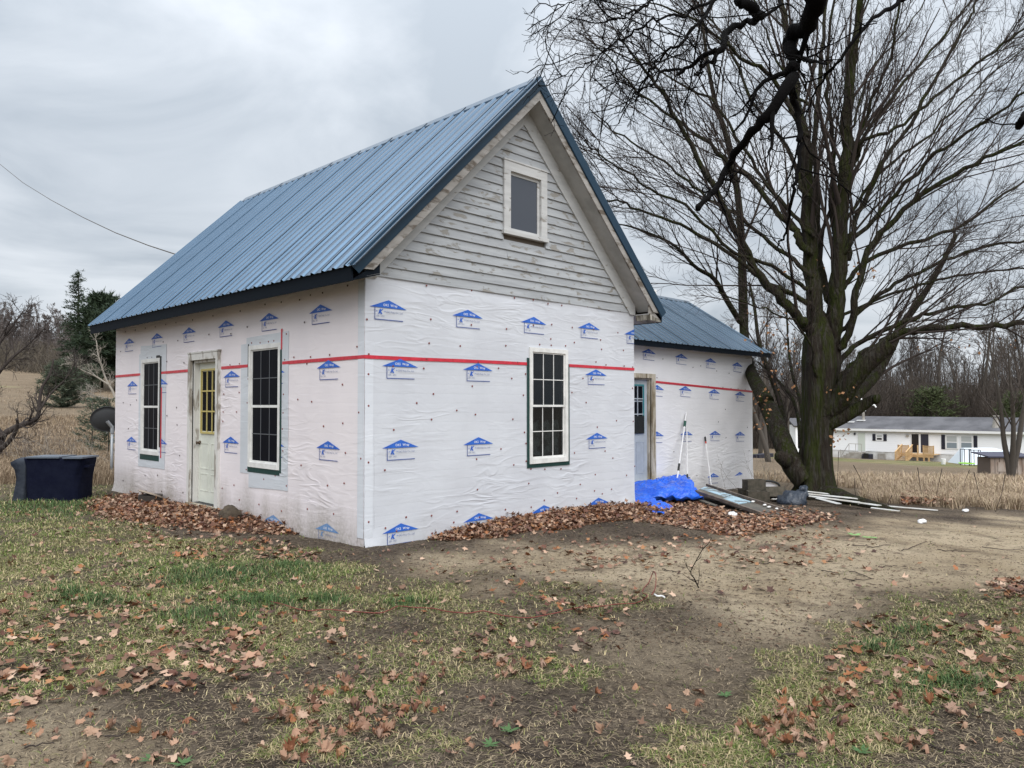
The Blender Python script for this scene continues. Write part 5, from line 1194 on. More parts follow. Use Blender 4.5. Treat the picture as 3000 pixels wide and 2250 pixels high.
# brambles under the apple tree and by the maple foot
def shrub(name, label, base, n, h, w_, mat, seed, rad=.004, cat='shrub'):
    g = Tubes(); rg = np.random.RandomState(seed)
    for i in range(n):
        p = np.array(base)+np.array([rg.randn()*w_*.35, rg.randn()*w_*.35, -.05]); d = unit(np.array([rg.randn()*.5, rg.randn()*.5, 1.])); pts = [p]
        for k_ in range(5): d = unit(d+rg.randn(3)*.28-np.array([0, 0, .05])); pts.append(pts[-1]+d*h*(.6+.6*rg.rand())/5)
        g.add(pts, np.linspace(rad, rad*.4, 6), 3)
        for j in range(3):
            q = pts[2+j]; d2 = unit(d+rg.randn(3)*.9); g.add([q, q+d2*h*.13, q+d2*h*.24+rg.randn(3)*.03*h], [rad*.6, rad*.5, rad*.3], 3)
    V1, F1 = g.mesh(); o = fastmesh(name, V1, F1, mat); tag(o, label, cat, kind='stuff'); return o
shrub('bramble', 'thin leafless bramble thicket under the apple tree', gd(55, 1000), 90, 1.7, 2.0, M['twig_hill'], 3)
shrub('bramble', 'thin leafless brambles left of the maple trunk', gd(1655, 1068), 26, 1.1, .8, M['pale_wood'], 5)
shrub('bramble', 'loose grey weeds and brambles between the apple tree and the dish', gd(150, 1015), 60, 1.3, 2.2, M['pale_wood'], 6)

# yellow-brown leaves still hanging on young trees left of the trunk
lm = material('hanging_tan_leaf', (0.27, 0.135, 0.06), .8, rnd=None)
def hanging(label, boxes, n, size, mat, depth, seed):
    rg = np.random.RandomState(seed); V = []
    for i in range(n):
        x0, y0, x1, y1 = boxes[i % len(boxes)]; c = dp((x0+(x1-x0)*rg.rand())*D, (y0+(y1-y0)*rg.rand())*D, depth+rg.randn()*.6)
        a = unit(rg.randn(3)+np.array([0, 0, -.8])); b_ = unit(np.cross(a, rg.randn(3))); s_ = size*(.6+.7*rg.rand())
        V += [c, c+a*s_*.5+b_*s_*.45, c+a*s_*1.1, c, c+a*s_*1.1, c+a*s_*.5-b_*s_*.4]
    V = np.array(V); o = fastmesh('clinging_leaves', V, np.arange(len(V)).reshape(-1, 3), mat); tag(o, kind='stuff'); reparent(o, tree); return o
hanging('', [(1625, 840, 1660, 930), (1640, 700, 1725, 850), (1780, 830, 1850, 860), (1790, 925, 1835, 965), (1600, 660, 1720, 760), (1900, 720, 2210, 760), (1660, 560, 1900, 620)], 230, .060, lm, TD, 4)
# ------------------------------------------------------------------ mobile home across the field
MX = 79.3
def mh(u, v): p = on(u, v, 0, MX); return p[1], p[2]
def c4(x, y): return (2450+x/4.022, 1180+y/4.022)
home = thing('mobile_home', 'long white mobile home with dark shingle roof and black shutters across the field', 'mobile home', (MX, 15, -4.0))
def hp(mb, name, mat, smooth=False, parent=None):
    o = mb.build(name, mat, None, smooth=smooth); o.parent = parent or home
    if parent is None: o.matrix_parent_inverse = Matrix.Translation(-Vector(home.location))
    return o
sid = material('white_lap_siding', (0.86, 0.87, 0.885), .5)
def lap_bump(m, pitch=.10, st=.5):
    t = m.node_tree; L = t.links; tcn = nod(t, 'ShaderNodeTexCoord'); sp = nod(t, 'ShaderNodeSeparateXYZ'); L.new(tcn.outputs['Object'], sp.inputs[0])
    a = nod(t, 'ShaderNodeMath', operation='DIVIDE'); L.new(sp.outputs['Z'], a.inputs[0]); a.inputs[1].default_value = pitch; b_ = nod(t, 'ShaderNodeMath', operation='FRACT'); L.new(a.outputs[0], b_.inputs[0])
    bp = nod(t, 'ShaderNodeBump'); bp.inputs['Strength'].default_value = st; bp.inputs['Distance'].default_value = .03; bp.invert = True; L.new(b_.outputs[0], bp.inputs['Height']); L.new(bp.outputs[0], t.nodes['Principled BSDF'].inputs['Normal'])
lap_bump(sid, .2, .6)
skm = material('white_skirting', (0.74, 0.74, 0.73), .6, col2=(0.46, 0.45, 0.42), nscale=.6)
shg = material('dark_shingles', (0.075, 0.075, 0.082), .9, col2=(0.12, 0.12, 0.13), nscale=.5)
wht = material('white_trim', (0.78, 0.78, 0.78), .5); blk = material('black_shutter', (0.015, 0.015, 0.028), .6); dkg = material('dark_room_glass', (0.02, 0.018, 0.02), .15)
cur = material('drawn_blind', (0.42, 0.44, 0.44), .7); conc = material('old_concrete', (0.36, 0.34, 0.31), .9, col2=(.27, .25, .22), nscale=2)
lum = material('new_pine_lumber', (0.55, 0.37, 0.19), .7, col2=(.45, .29, .14), nscale=1.5, stretch=(1, 1, 4))
YL, YR = mh(2436, 1300)[0], -1.0
ZB = -4.05; ZE2 = mh(2700, 1262)[1]; SKZ = ZB+.75
MHW = 8.2
hp(MB().box((MX, YR, SKZ), (MX+MHW, YL, ZE2)), 'wall', sid)
hp(MB().box((MX+.05, YR+.05, ZB-.6), (MX+MHW-.05, YL-.05, SKZ)), 'skirting', skm)
mb = MB(); zr = ZE2+1.25
mb.prism([(MX-.35, YL+.3, ZE2-.02), (MX+MHW/2, YL+.3, zr), (MX+MHW+.35, YL+.3, ZE2-.02), (MX+MHW+.35, YL+.3, ZE2+.10), (MX+MHW/2, YL+.3, zr+.12), (MX-.35, YL+.3, ZE2+.10)], (0, YR-YL-.6, 0)); hp(mb, 'roof', shg)
hp(MB().box((MX-.39, YR-.3, ZE2-.14), (MX-.351, YL+.3, ZE2+.09)), 'fascia', wht)
def rect(f, x0, y0, x1, y1): a = mh(*f(x0, y1)); b_ = mh(*f(x1, y0)); return a[0], b_[0], a[1], b_[1]   # y-left, y-right, z-low, z-high
def slab_on(r, d0, d1, name, mat, parent=None): yl, yr, zl, zh = r; return hp(MB().box((MX-d1, yr, zl), (MX-d0, yl, zh)), name, mat, parent=parent)
def sub(par_name, label=None):
    e = bpy.data.objects.new(par_name, None); col.objects.link(e); e.parent = home; e.matrix_parent_inverse = Matrix.Translation(-Vector(home.location))
    if label: e['label'] = label
    return e
for nm, r in (('shutter', (428, 367, 463, 446)), ('shutter', (558, 370, 594, 450)), ('shutter', (1240, 378, 1280, 546)), ('shutter', (1621, 388, 1662, 543))): slab_on(rect(c4, *r), .0, .05, nm, blk)
for r, two in (((468, 372, 552, 446), 0), ((1290, 384, 1436, 543), 1), ((1460, 386, 1612, 543), 1)):
    wn = sub('window'); R_ = rect(c4, *r); slab_on(R_, .0, .06, 'window_frame', wht, wn); yl, yr, zl, zh = R_; zm = (zl+zh)/2
    hp(MB().box((MX-.075, yr+.12, zm+.05), (MX-.061, yl-.12, zh-.10)), 'window_pane', cur, parent=wn); hp(MB().box((MX-.075, yr+.12, zl+.10), (MX-.061, yl-.12, zm-.05)), 'window_pane', material('shaded_blind', (.22, .26, .29), .4) if two else dkg, parent=wn)
dn = sub('door', 'pale grey-green entry door'); slab_on(rect(c4, 258, 350, 345, 575), 0, .06, 'door_frame', wht, dn); slab_on(rect(c4, 264, 356, 340, 565), .061, .085, 'door_slab', material('pale_door', (.56, .60, .54), .6), dn)
sdn = sub('sliding_door', 'dark sliding glass door with white frame'); slab_on(rect(c4, 884, 360, 1108, 590), 0, .06, 'door_frame', wht, sdn); slab_on(rect(c4, 893, 370, 972, 585), .061, .075, 'window_pane', dkg, sdn); slab_on(rect(c4, 1000, 370, 1088, 585), .061, .075, 'window_pane', material('dusky_glass', (.035, .035, .05), .15), sdn)
slab_on(rect(c4, 826, 375, 854, 398), 0, .15, 'meter_box', conc); slab_on(rect(c4, 212, 352, 228, 378), 0, .15, 'wall_lamp', blk)
slab_on(rect(c4, 488, 600, 578, 665), -.04, .02, 'crawlspace_panel', conc)
# roof fittings
def roofp(x, y, up=0):   # on the front slope
    u, v = c4(x, y); d = ray(u, v); n_ = np.array([-(zr-ZE2)/(MHW/2+.35), 0, 1.0]); p0 = np.array([MX-.35, 0, ZE2+.1]); t_ = ((p0-CAM)@n_)/(d@n_); return CAM+d*t_
p = roofp(320, 215); hp(MB().tube([p-(0, 0, .2), p+(0, 0, 1.0), p+(0, 0, 2.2)], [.16, .14, .05], 8), 'vent_stack', conc)
hp(MB().tube([p+(-.02, 0, 1.0), p+(-.02, .05, 2.3), p+(-.02, .35, 2.55)], .09, 8), 'vent_pipe', wht); hp(MB().tube([p+(-.02, -.2, 1.1), p+(-.02, -.3, 1.75), p+(-.02, -1.2, 1.75), p+(-.02, -1.35, 1.5)], .09, 8), 'vent_pipe', wht)
p = roofp(1880, 285); hp(MB().tube([p-(0, 0, .3), p+(0, 0, .6), p+(0, 0, .9)], [.40, .22, .22], 10), 'chimney_cap', conc); hp(MB().tube([p+(0, 0, 1.0), p+(0, 0, 1.12)], .30, 10), 'chimney_hood', conc)
for x, y in ((165, 232), (295, 214)): p = roofp(x, y); hp(MB().box(p+(-.3, -.4, 0), p+(.3, .4, .12)), 'roof_vent', wht)
# greenhouse-like lean-to roof seen beyond the ridge
yl, _ = mh(*c4(600, 180)); yr, _ = mh(*c4(1280, 180))
lt = thing('back_building', 'long pale corrugated roof showing over the mobile home ridge', 'building', (MX+14, (yl+yr)/2, ZB)); lt_l = lt.location.copy()
k_ = (MX+14+4.9)/(MX+4.9)
def yk(y): return CY+(y-CY)*k_
zt = on(*c4(900, 165), 0, MX+14)[2]
o = MB().prism([(MX+12, yk(yl), zt-1.1), (MX+14.5, yk(yl)-1.2, zt), (MX+14.5, yk(yr)+1, zt), (MX+12, yk(yr), zt-1.1)], (.3, 0, -.15)).build('roof', material('pale_corrugated', (.40, .46, .46), .5, col2=(.25, .22, .2), nscale=.6)); reparent(o, lt)
o = MB().box((MX+12.4, yk(yr)+.3, ZB-.3), (MX+17, yk(yl)-.3, zt-1.0)).build('wall', conc); reparent(o, lt)
# concrete steps with rail, condenser
st = thing('concrete_steps', 'small concrete steps with thin handrails below the pale door of the mobile home', 'steps', (MX-1, mh(*c4(250, 600))[0], ZB))
def at_x(x, y, X): u, v = c4(x, y); return on(u, v, 0, X)
yd0, yd1 = mh(*c4(200, 600))[0], mh(*c4(345, 600))[0]; zt = mh(*c4(260, 578))[1]
mb = MB(); mb.box((MX-1.2, yd1, ZB-.4), (MX-.01, yd0, zt))
for i in range(3): mb.box((MX-1.2, yd0+.3*i, ZB-.4), (MX-.01, yd0+.3*(i+1)-.002, zt-(i+1)*(zt-ZB)/4))
reparent(mb.build('step_block', conc), st)
mb = MB()
for a, b_ in (((yd0+.9, ZB+.1), (yd0, zt+.9)), ((yd0, zt+.9), (yd0-.7, zt+.9)), ((yd0+.9, ZB), (yd0+.9, ZB+.9)), ((yd0, zt), (yd0, zt+.9)), ((yd1, zt), (yd1, zt+.9)), ((yd1+.6, zt), (yd1+.6, zt+.9)), ((yd1, zt+.9), (yd1+.6, zt+.9))): mb.tube([(MX-1.15, a[0], a[1]), (MX-1.15, b_[0], b_[1])], .028, 6)
reparent(mb.build('handrail', conc), st)
ya, yb = mh(*c4(358, 640))[0], mh(*c4(452, 640))[0]
ac = thing('air_conditioner', 'dark square condenser unit on the ground below the mobile home wall', 'air conditioner', (MX-.8, (ya+yb)/2, ZB)); o = bevel(MB().box((MX-1.3, yb, ZB-.2), (MX-.4, ya, mh(*c4(400, 598))[1])).build('cabinet', blk), .04); reparent(o, ac)
o = MB().box((MX-1.32, yb+.15, ZB+.1), (MX-1.301, ya-.15, ZB+.6)).build('grille', dkg); reparent(o, ac)
# timber deck
X0, X1 = MX-2.3, MX-.02
def yy(x, X=X0): return at_x(x, 600, X)[1]
def zz_f(y, X=X0): return at_x(900, y, X)[2]
zd = zz_f(606); zr_ = zz_f(502); zg = float(gz(X0, 12))-.0
dk = thing('wooden_deck', 'new yellow lumber deck with railings and stairs below the sliding door', 'deck', (X0, yy(1000), zg))
def dkb(mb, nm, mat=lum): o = mb.build(nm, mat); reparent(o, dk); return o
mb = MB(); nb = 14
for i in range(nb): xa = X0+(X1-X0)*i/nb; dkb(MB().box((xa, yy(1145), zd-.04), (xa+(X1-X0)/nb-.02, yy(730), zd)), 'deck_board')
dkb(MB().box((X0-.03, yy(1145), zd-.28), (X0-.002, yy(880), zd-.045)), 'rim_joist')
for x in (955, 1032, 1090): dkb(MB().box((X0-.03, yy(x)-.07, zg-.3), (X0+.11, yy(x)+.07, zd-.285)), 'deck_post')
for x0_, x1_ in ((1025, 1145), (730, 850)):
    y0_, y1_ = yy(x0_), yy(x1_)
    dkb(MB().box((X0-.07, min(y0_, y1_), zr_-.04), (X0+.08, max(y0_, y1_), zr_)), 'top_rail')
    nbl = 9
    for i in range(nbl): yq = y1_+(y0_-y1_)*(i+.1)/nbl; dkb(MB().box((X0-.045, yq, zd-.2), (X0-.008, yq+(y0_-y1_)/nbl*.72, zr_-.045)), 'baluster')
for x in (730, 850, 1025, 1145, 960): yq = yy(x); dkb(MB().box((X0-.005, yq-.05, zd+.001), (X0+.09, yq+.05, zr_+.03)), 'rail_post')
for side_x in (757, 880):   # stair stringer and sloping rail
    yq = yy(side_x+20); lo = np.array([X0-2.0, yq, zg-.1]); hi = np.array([X0-.05, yq, zd-.1])
    dkb(MB().beam(lo, hi, .05, .26), 'stringer'); dkb(MB().beam(lo+(0, 0, .95), hi+(0, 0, 1.05), .12, .05), 'stair_rail'); dkb(MB().box(lo+(-.05, -.05, -.2), lo+(.05, .05, .95)), 'newel_post')
    for i in range(8): f = (i+.5)/8; q = lo+(hi-lo)*f; dkb(MB().box(q+(-.05, -.018, 0), q+(.05, .018, .95)), 'baluster')
for i in range(5): f = (i+.5)/5; dkb(MB().box((X0-2.0+1.9*f-.15, yy(905), zg+(zd-zg)*f), (X0-2.0+1.9*f+.15, yy(775), zg+(zd-zg)*f+.05)), 'tread')
# white shed beside the tree and grey buildings far left of trunk
sp0 = CAM+ray(1742*D, 1187)*62; sz_ = float(gz(sp0[0], sp0[1]))
shd = thing('garden_shed', 'small white shed with grey roof seen left of the maple trunk', 'shed', (sp0[0], sp0[1], sz_))
k_ = 62/FPX*D; hw = 24*k_; z0 = CZ-(998-875)*k_; z1 = CZ-(918-875)*k_; cx_ = np.array(sp0)
def shp(a, b_, z_): q = cx_+R0*a+np.array([FV[0], FV[1], 0])*b_; return (q[0], q[1], z_)
reparent(MB().prism([shp(-hw, 0, z0-.6), shp(hw, 0, z0-.6), shp(hw, 2.5, z0-.6), shp(-hw, 2.5, z0-.6)], (0, 0, z1-z0+.6)).build('wall', sid), shd)
reparent(MB().prism([shp(-hw-.2, -.2, z1-.05), shp(-hw-.2, 1.25, z1+.55), shp(-hw-.2, 2.7, z1-.05), shp(-hw-.2, 2.6, z1-.15), shp(-hw-.2, 1.25, z1+.42), shp(-hw-.2, -.1, z1-.15)], tuple(R0*(2*hw+.4))).build('roof', shg), shd)
for (u0, u1, v0, v1, dpt, lab) in ((1622, 1668, 905, 925, 118, 'low grey building far beyond the wing corner'), (1705, 1765, 903, 920, 122, 'distant pale barn behind the white shed')):
    a = CAM+ray(u0*D, 1187)*dpt; b_ = CAM+ray(u1*D, 1187)*dpt; k_ = dpt/FPX*D; zt = CZ-(v0-875)*k_; zb = float(gz(a[0], a[1]))-1
    bl = thing('distant_building', lab, 'building', ((a[0]+b_[0])/2, (a[1]+b_[1])/2, zb+1)); dv = np.array([FV[0], FV[1], 0])*6
    reparent(MB().prism([(a[0], a[1], zb), (b_[0], b_[1], zb), tuple(np.array([b_[0], b_[1], zb])+dv), tuple(np.array([a[0], a[1], zb])+dv)], (0, 0, zt-.8-zb)).build('wall', conc), bl)
    w_ = b_-a; reparent(MB().prism([(a[0], a[1], zt-.85), tuple(np.array([a[0], a[1], zt])+dv/2), tuple(np.array([a[0], a[1], zt-.85])+dv), tuple(np.array([a[0], a[1], zt-1.0])+dv/2)], (w_[0], w_[1], 0)).build('roof', material('dull_roof', (.2, .21, .22), .8)), bl)
# wooden coop, white cloth, playpen, trampoline ring, bucket
cb = gd(2140, 1024); cdp = float((cb-CAM)@FV); k_ = cdp/FPX*D
coop = thing('wooden_coop', 'weathered low wooden coop with flat dark lid at the right edge', 'coop', tuple(cb)); wdm = material('weathered_planks', (.24, .18, .14), .85, col2=(.36, .31, .27), nscale=2.5, stretch=(1, 1, .4)); 
e0 = cb; ex_ = R0; ey_ = np.array([FV[0], FV[1], 0]); zt = cb[2]+(1024-987)*k_
def cp(a, b_, z_): q = e0+ex_*a+ey_*b_; return (q[0], q[1], z_)
Lc = 88*k_
for i in range(9): a0_ = Lc*i/9+.01; reparent(MB().prism([cp(a0_, 0, cb[2]-.05), cp(a0_+Lc/9-.03, 0, cb[2]-.05), cp(a0_+Lc/9-.03, .03, cb[2]-.05), cp(a0_, .03, cb[2]-.05)], (0, 0, zt-cb[2])).build('plank', wdm), coop)
reparent(MB().prism([cp(.02, .04, cb[2]-.05), cp(Lc-.02, .04, cb[2]-.05), cp(Lc-.02, 1.1, cb[2]-.05), cp(.02, 1.1, cb[2]-.05)], (0, 0, zt-cb[2]-.01)).build('body', material('coop_inside', (.14, .11, .09), .9)), coop)
reparent(MB().prism([cp(.35, -.03, cb[2]+.12), cp(1.0, -.03, cb[2]+.12), cp(1.0, 0-.002, cb[2]+.12), cp(.35, -.002, cb[2]+.12)], (0, 0, .55*(zt-cb[2]))).build('hatch', wdm), coop)
reparent(MB().prism([cp(-.18, -.15, zt-.02), cp(Lc+.1, -.15, zt-.02), cp(Lc+.1, 1.25, zt+.12), cp(-.18, 1.25, zt+.12)], (0, 0, .06)).build('lid', material('dark_lid', (.06, .06, .09), .6)), coop)
q = CAM+ray(2135*D, 1187)*62; zq = float(gz(q[0], q[1])); k2_ = 62/FPX*D
cl = np.array([q[0], q[1], 0]); mb = MB()
P_ = lambda a, b_, z_: tuple(cl+R0*a*k2_+ey_*b_+np.array([0, 0, z_]))
ztc = CZ-(969-875)*k2_; zbc = CZ-(1003-875)*k2_
mb.add([P_(-57, 0, zbc), P_(-42, .8, ztc), P_(30, 1.0, ztc-.02), P_(52, 1.0, ztc-.25), P_(70, 0, zbc), P_(-54, 2.4, zbc), P_(-40, 1.3, ztc), P_(32, 1.6, ztc-.02), P_(72, 2.6, zbc), P_(10, -.15, zbc-.05)], [(0, 1, 2, 9), (9, 2, 3, 4), (1, 6, 7, 2), (5, 6, 1, 0), (3, 7, 8, 4), (2, 7, 3), (5, 8, 7, 6)])
o = mb.build('white_awning', material('thin_white_sheet', (.66, .72, .78), .6)); tag(o, 'pale blue-white sheet canopy pitched in front of the mobile home', 'canopy')
q = CAM+ray(2086*D, 1187)*58; zq = float(gz(q[0], q[1]))
mb = MB(); c_ = np.array([q[0], q[1], zq+.15]); R_ = 15*58/FPX*D; mb.tube([c_+R0*R_*math.cos(a)+ey_*R_*math.sin(a) for a in np.linspace(0, 6.283, 25)], .035, 6)
o = mb.build('green_ring', material('lime_plastic', (.30, .62, .06), .5)); tag(o, 'bright lime green plastic ring lying by the white canopy', 'ring')
mb = MB()
for a in (-10, -1, 8, 12):
    for b_ in (0, 1.2): c2_ = c_+R0*(a+16)*k2_+ey_*b_; mb.tube([c2_+(0, 0, -.3), c2_+(0, 0, 1.0)], .03, 5)
for b_ in (0, 1.2): mb.tube([c_+R0*6*k2_+ey_*b_+(0, 0, 1.0), c_+R0*28*k2_+ey_*b_+(0, 0, 1.0)], .03, 5)
o = mb.build('pen_frame', blk); tag(o, 'small dark wire pen frame next to the lime green ring', 'pen')
q = gd(2038, 1003)
mb = MB(); mb.tube([q+(0, 0, 0), q+(0, 0, .22), q+(0, 0, .42)], [.14, .17, .19], 10); o = mb.build('white_bucket', wht, smooth=False); tag(o, 'small white bucket standing on the lawn left of the coop', 'bucket')
q = gd(1648, 988); o = MB().box(q+(-1.2, -.3, 0), q+(1.2, .3, .28)).build('low_trough', blk); tag(o, 'low dark slatted trough lying in the field right of the wing corner', 'trough')

# ------------------------------------------------------------------ left side: covered grill, dish, wire
nav = material('navy_canvas', (0.0035, 0.005, 0.016), .9, spec=.12, col2=(0.006, 0.008, 0.02), nscale=6, bump=.6, bscale=7, bdist=.03); grc = material('faded_black_cover', (0.018, 0.023, 0.034), .7, spec=.2, col2=(.035, .042, .055), nscale=4, bump=.6, bscale=8, bdist=.03)
gb = gd(105, 1081); gdp = float((gb-CAM)@FV); k_ = gdp/FPX*D
gr_o = thing('covered_grill', 'navy fabric covered boxy grill with dark lid flaps standing on the grass', 'grill', tuple(gb))
def gpnt(ud, vd, b_=0.0): q = gb+R0*(ud-105)*k_+ey_*b_; return np.array([q[0], q[1], gb[2]+(1081-vd)*k_])
def cloth(rows, depth_, name, mat, seed):
    """draped shell: rings of outline points at several heights"""
    rg = np.random.RandomState(seed); mb = MB(); n = 44; m = len(rows)
    for (z_, l_, r_, d_) in rows:
        for i in range(n):
            a = 2*math.pi*i/n; cx = (l_+r_)/2; hx = (r_-l_)/2
            ca, sa = math.cos(a), math.sin(a); s_ = (abs(ca)**.28)*(1 if ca > 0 else -1); t_ = (abs(sa)**.28)*(1 if sa > 0 else -1)
            q = gpnt(cx+hx*s_, z_, depth_*.5+depth_*.5*t_*d_); wob = .018*mnoise.noise(Vector((a*3.5, z_*.02, seed))); q = q+R0*wob*s_+ey_*wob*t_; mb.v.append(tuple(q))
    mb.f += [(i*n+k2, i*n+(k2+1) % n, (i+1)*n+(k2+1) % n, (i+1)*n+k2) for i in range(m-1) for k2 in range(n)]; mb.m += [0]*((m-1)*n)
    mb.f.append(tuple((m-1)*n+k2 for k2 in range(n))); mb.m.append(0); o = mb.build(name, mat, None, smooth=True); reparent(o, gr_o); return o
cloth([(1083, 52, 167, 1), (1070, 52, 167, 1), (1050, 50, 166, 1), (1030, 48, 167, 1), (1012, 46, 171, 1), (1000, 44, 174, 1), (993, 42, 175, 1), (990, 44, 173, .97)], .55, 'cover', nav, 2)
cloth([(1084, 24, 52, 1), (1060, 27, 53, .98), (1035, 30, 54, .95), (1015, 26, 56, .98), (1005, 18, 57, 1), (999, 17, 56, .98), (992, 30, 54, .9), (989, 38, 50, .7)], .60, 'side_cover', grc, 3)
def gbx(u0, u1, v0, v1, b0, b1, nm, mat): a = gpnt(u0, v1, b0); mb = MB(); mb.prism([tuple(gpnt(u0, v1, b0)), tuple(gpnt(u1, v1, b0)), tuple(gpnt(u1, v1, b1)), tuple(gpnt(u0, v1, b1))], (0, 0, (v1-v0)*k_)); o = mb.build(nm, mat); reparent(o, gr_o)
lidm = material('grey_lid_panel', (.10, .12, .15), .5, spec=.4); gbx(56, 128, 986.5, 990, -.03, .5, 'lid_panel', lidm); gbx(136, 178, 987.5, 991, -.04, .5, 'lid_panel', lidm); gbx(170, 184, 1006, 1011, .1, .3, 'side_handle', nav)
# satellite dish
dbp = at_depth(243, 16.6); dish = thing('satellite_dish', 'grey satellite dish on a pole standing by the far house corner', 'satellite dish', tuple(dbp)); k_ = 16.6/FPX*D
dgm = material('dull_grey_dish', (.055, .058, .062), .7); gsm = material('galvanised_pole', (.36, .38, .40), .5, metal=.5)
zc_ = CZ-(908-875)*k_; c0 = dbp*1.0; 
top = np.array([dbp[0], dbp[1], CZ-(925-875)*k_])
o = MB().tube([dbp-(0, 0, .3), top-(0, 0, .02)], .03, 10).build('pole', gsm, smooth=True); reparent(o, dish)
dc = top+R0*(-8*k_)+np.array([0, 0, 17*k_])-ey_*.06; ax_ = unit(ey_*.80-R0*.45+np.array([0, 0, .42])); u_ = unit(np.cross(ax_, [0, 0, 1])); v_ = np.cross(u_, ax_)
mb = MB(); n = 28; R_ = .33
for s_, off in ((1, 0.0), (1, .012)):
    for j in range(6):
        r_ = R_*(j+.001)/5
        for i in range(n): a = 2*math.pi*i/n; mb.v.append(tuple(dc+(u_*math.cos(a)*1.0+v_*math.sin(a)*.92)*r_+ax_*(.09*(j/5)**2-off)))
for L_ in (0, 1):
    for j in range(5):
        for i in range(n): a, b_ = L_*6*n+j*n+i, L_*6*n+j*n+(i+1) % n; mb.f.append((a, b_, b_+n, a+n)); mb.m.append(0)
mb.f += [(5*n+i, 5*n+(i+1) % n, 11*n+(i+1) % n, 11*n+i) for i in range(n)]; mb.m += [0]*n
o = mb.build('dish', dgm, smooth=True); reparent(o, dish)
o = MB().tube([dc+ax_*.09*0-v_*R_*.9, dc+ax_*.3-v_*.35, dc+ax_*.42-v_*.16], .012, 6).build('feed_arm', gsm); reparent(o, dish)
o = MB().tube([dc+ax_*.36-v_*.14, dc+ax_*.46-v_*.12], .035, 8).build('receiver', gsm); reparent(o, dish); o = MB().tube([top-(0, 0, .1), top+(0, 0, .03), dc-ax_*.012], .04, 8).build('bracket', gsm); reparent(o, dish)
# pole at the left edge and its sagging cable
pb = at_depth(-15, 42); pole = thing('utility_pole', 'utility pole just touching the left edge of the sky', 'utility pole', tuple(pb)); k_ = 42/FPX*D
zt = CZ+(875-330)*k_; o = MB().tube([pb-(0, 0, .5), tuple(dp(-5.6*D, 330*D, 42))], [.16, .11], 10).build('post', M['bark_grey']); reparent(o, pole)
a = dp(-6*D, 350*D, 42); b_ = dp(378*D, 549*D, 16.5); e_ = b_+(b_-a)*.10
mid = [dp(x*D, y*D, 42+(16.5-42)*((1/ (1/42+(1/16.5-1/42)*f))-42)/(16.5-42)) for x, y, f in ((50, 395, .13), (110, 432, .29), (180, 470, .475), (250, 503, .66), (320, 530, .845))]
o = MB().tube([a]+mid+[b_, e_], .012, 6, cap=False).build('overhead_cable', M['bark_grey']); tag(o, 'overhead cable sagging from the left edge to the roof', 'cable')

# stone, log end by the front door
M['stone'] = material('mossy_brown_stone', (.055, .042, .03), .95, col2=(.085, .066, .045), nscale=9, bump=1, bscale=14, bdist=.03)
def lump(name, c, rx, ry, rz_, mat, seed, amp=.18, n=14, parent=None, freq=2.2):
    mb = MB()
    for j in range(n+1):
        ph = math.pi*j/n
        for i in range(2*n): th = math.pi*i/n; v = Vector((math.sin(ph)*math.cos(th), math.sin(ph)*math.sin(th), math.cos(ph))); s_ = 1+amp*mnoise.noise(v*freq+Vector((seed, 0, 0)))+amp*.5*mnoise.noise(v*freq*2.6+Vector((seed, 3, 0))); mb.v.append((c[0]+v.x*rx*s_, c[1]+v.y*ry*s_, c[2]+v.z*rz_*s_))
    mb.f += [(j*2*n+i, (j+1)*2*n+i, (j+1)*2*n+(i+1) % (2*n), j*2*n+(i+1) % (2*n)) for j in range(n) for i in range(2*n)]; mb.m += [0]*(2*n*n)
    return mb.build(name, mat, parent, smooth=True)
p = on(240+800/1.8433, 750+1420/1.8433, 0, -.22); o = lump('door_stone', (p[0], p[1], p[2]+.02), .14, .20, .16, M['stone'], 3); tag(o, 'brown round stone lying against the wall right of the front door', 'stone')
p = on(240+370/1.8433, 750+1330/1.8433, 0, -.22); mb = MB(); mb.tube([(p[0], p[1], -.1), (p[0], p[1], .14)], [.19, .185], 14); mb.mi = 1; mb.tube([(p[0], p[1], .1405), (p[0]+.01, p[1], .165)], [.20, .19], 14)
o = mb.build('log_seat', [material('dark_log_bark', (.04, .033, .028), .9), material('weathered_log_top', (.30, .25, .20), .8)]); tag(o, 'short dark log end with pale top standing under the far window', 'log')
# ------------------------------------------------------------------ clutter by the wing door
def c6(x, y): return (1800+x/3.16, 1330+y/3.16)
def z6(x, y, z): u, v = c6(x, y); return on(u, v, 2, z)
def g6(x, y): u, v = c6(x, y); return gp(u, v)
# stoop under the tarp
stoop_m = material('rotten_planks', (.09, .07, .055), .9, col2=(.2, .16, .12), nscale=4)
stp = thing('door_stoop', 'dark rotten wooden stoop below the wing door, mostly under the tarp', 'stoop', (7.9, 1.4, -.3))
for i in range(5): reparent(MB().box((7.3, 1.42+.08*i, -.10), (8.6, 1.495+.08*i, -.06)).build('plank', stoop_m), stp)
reparent(MB().box((7.33, 1.44, -.5), (8.57, 1.80, -.101)).build('riser', stoop_m), stp)
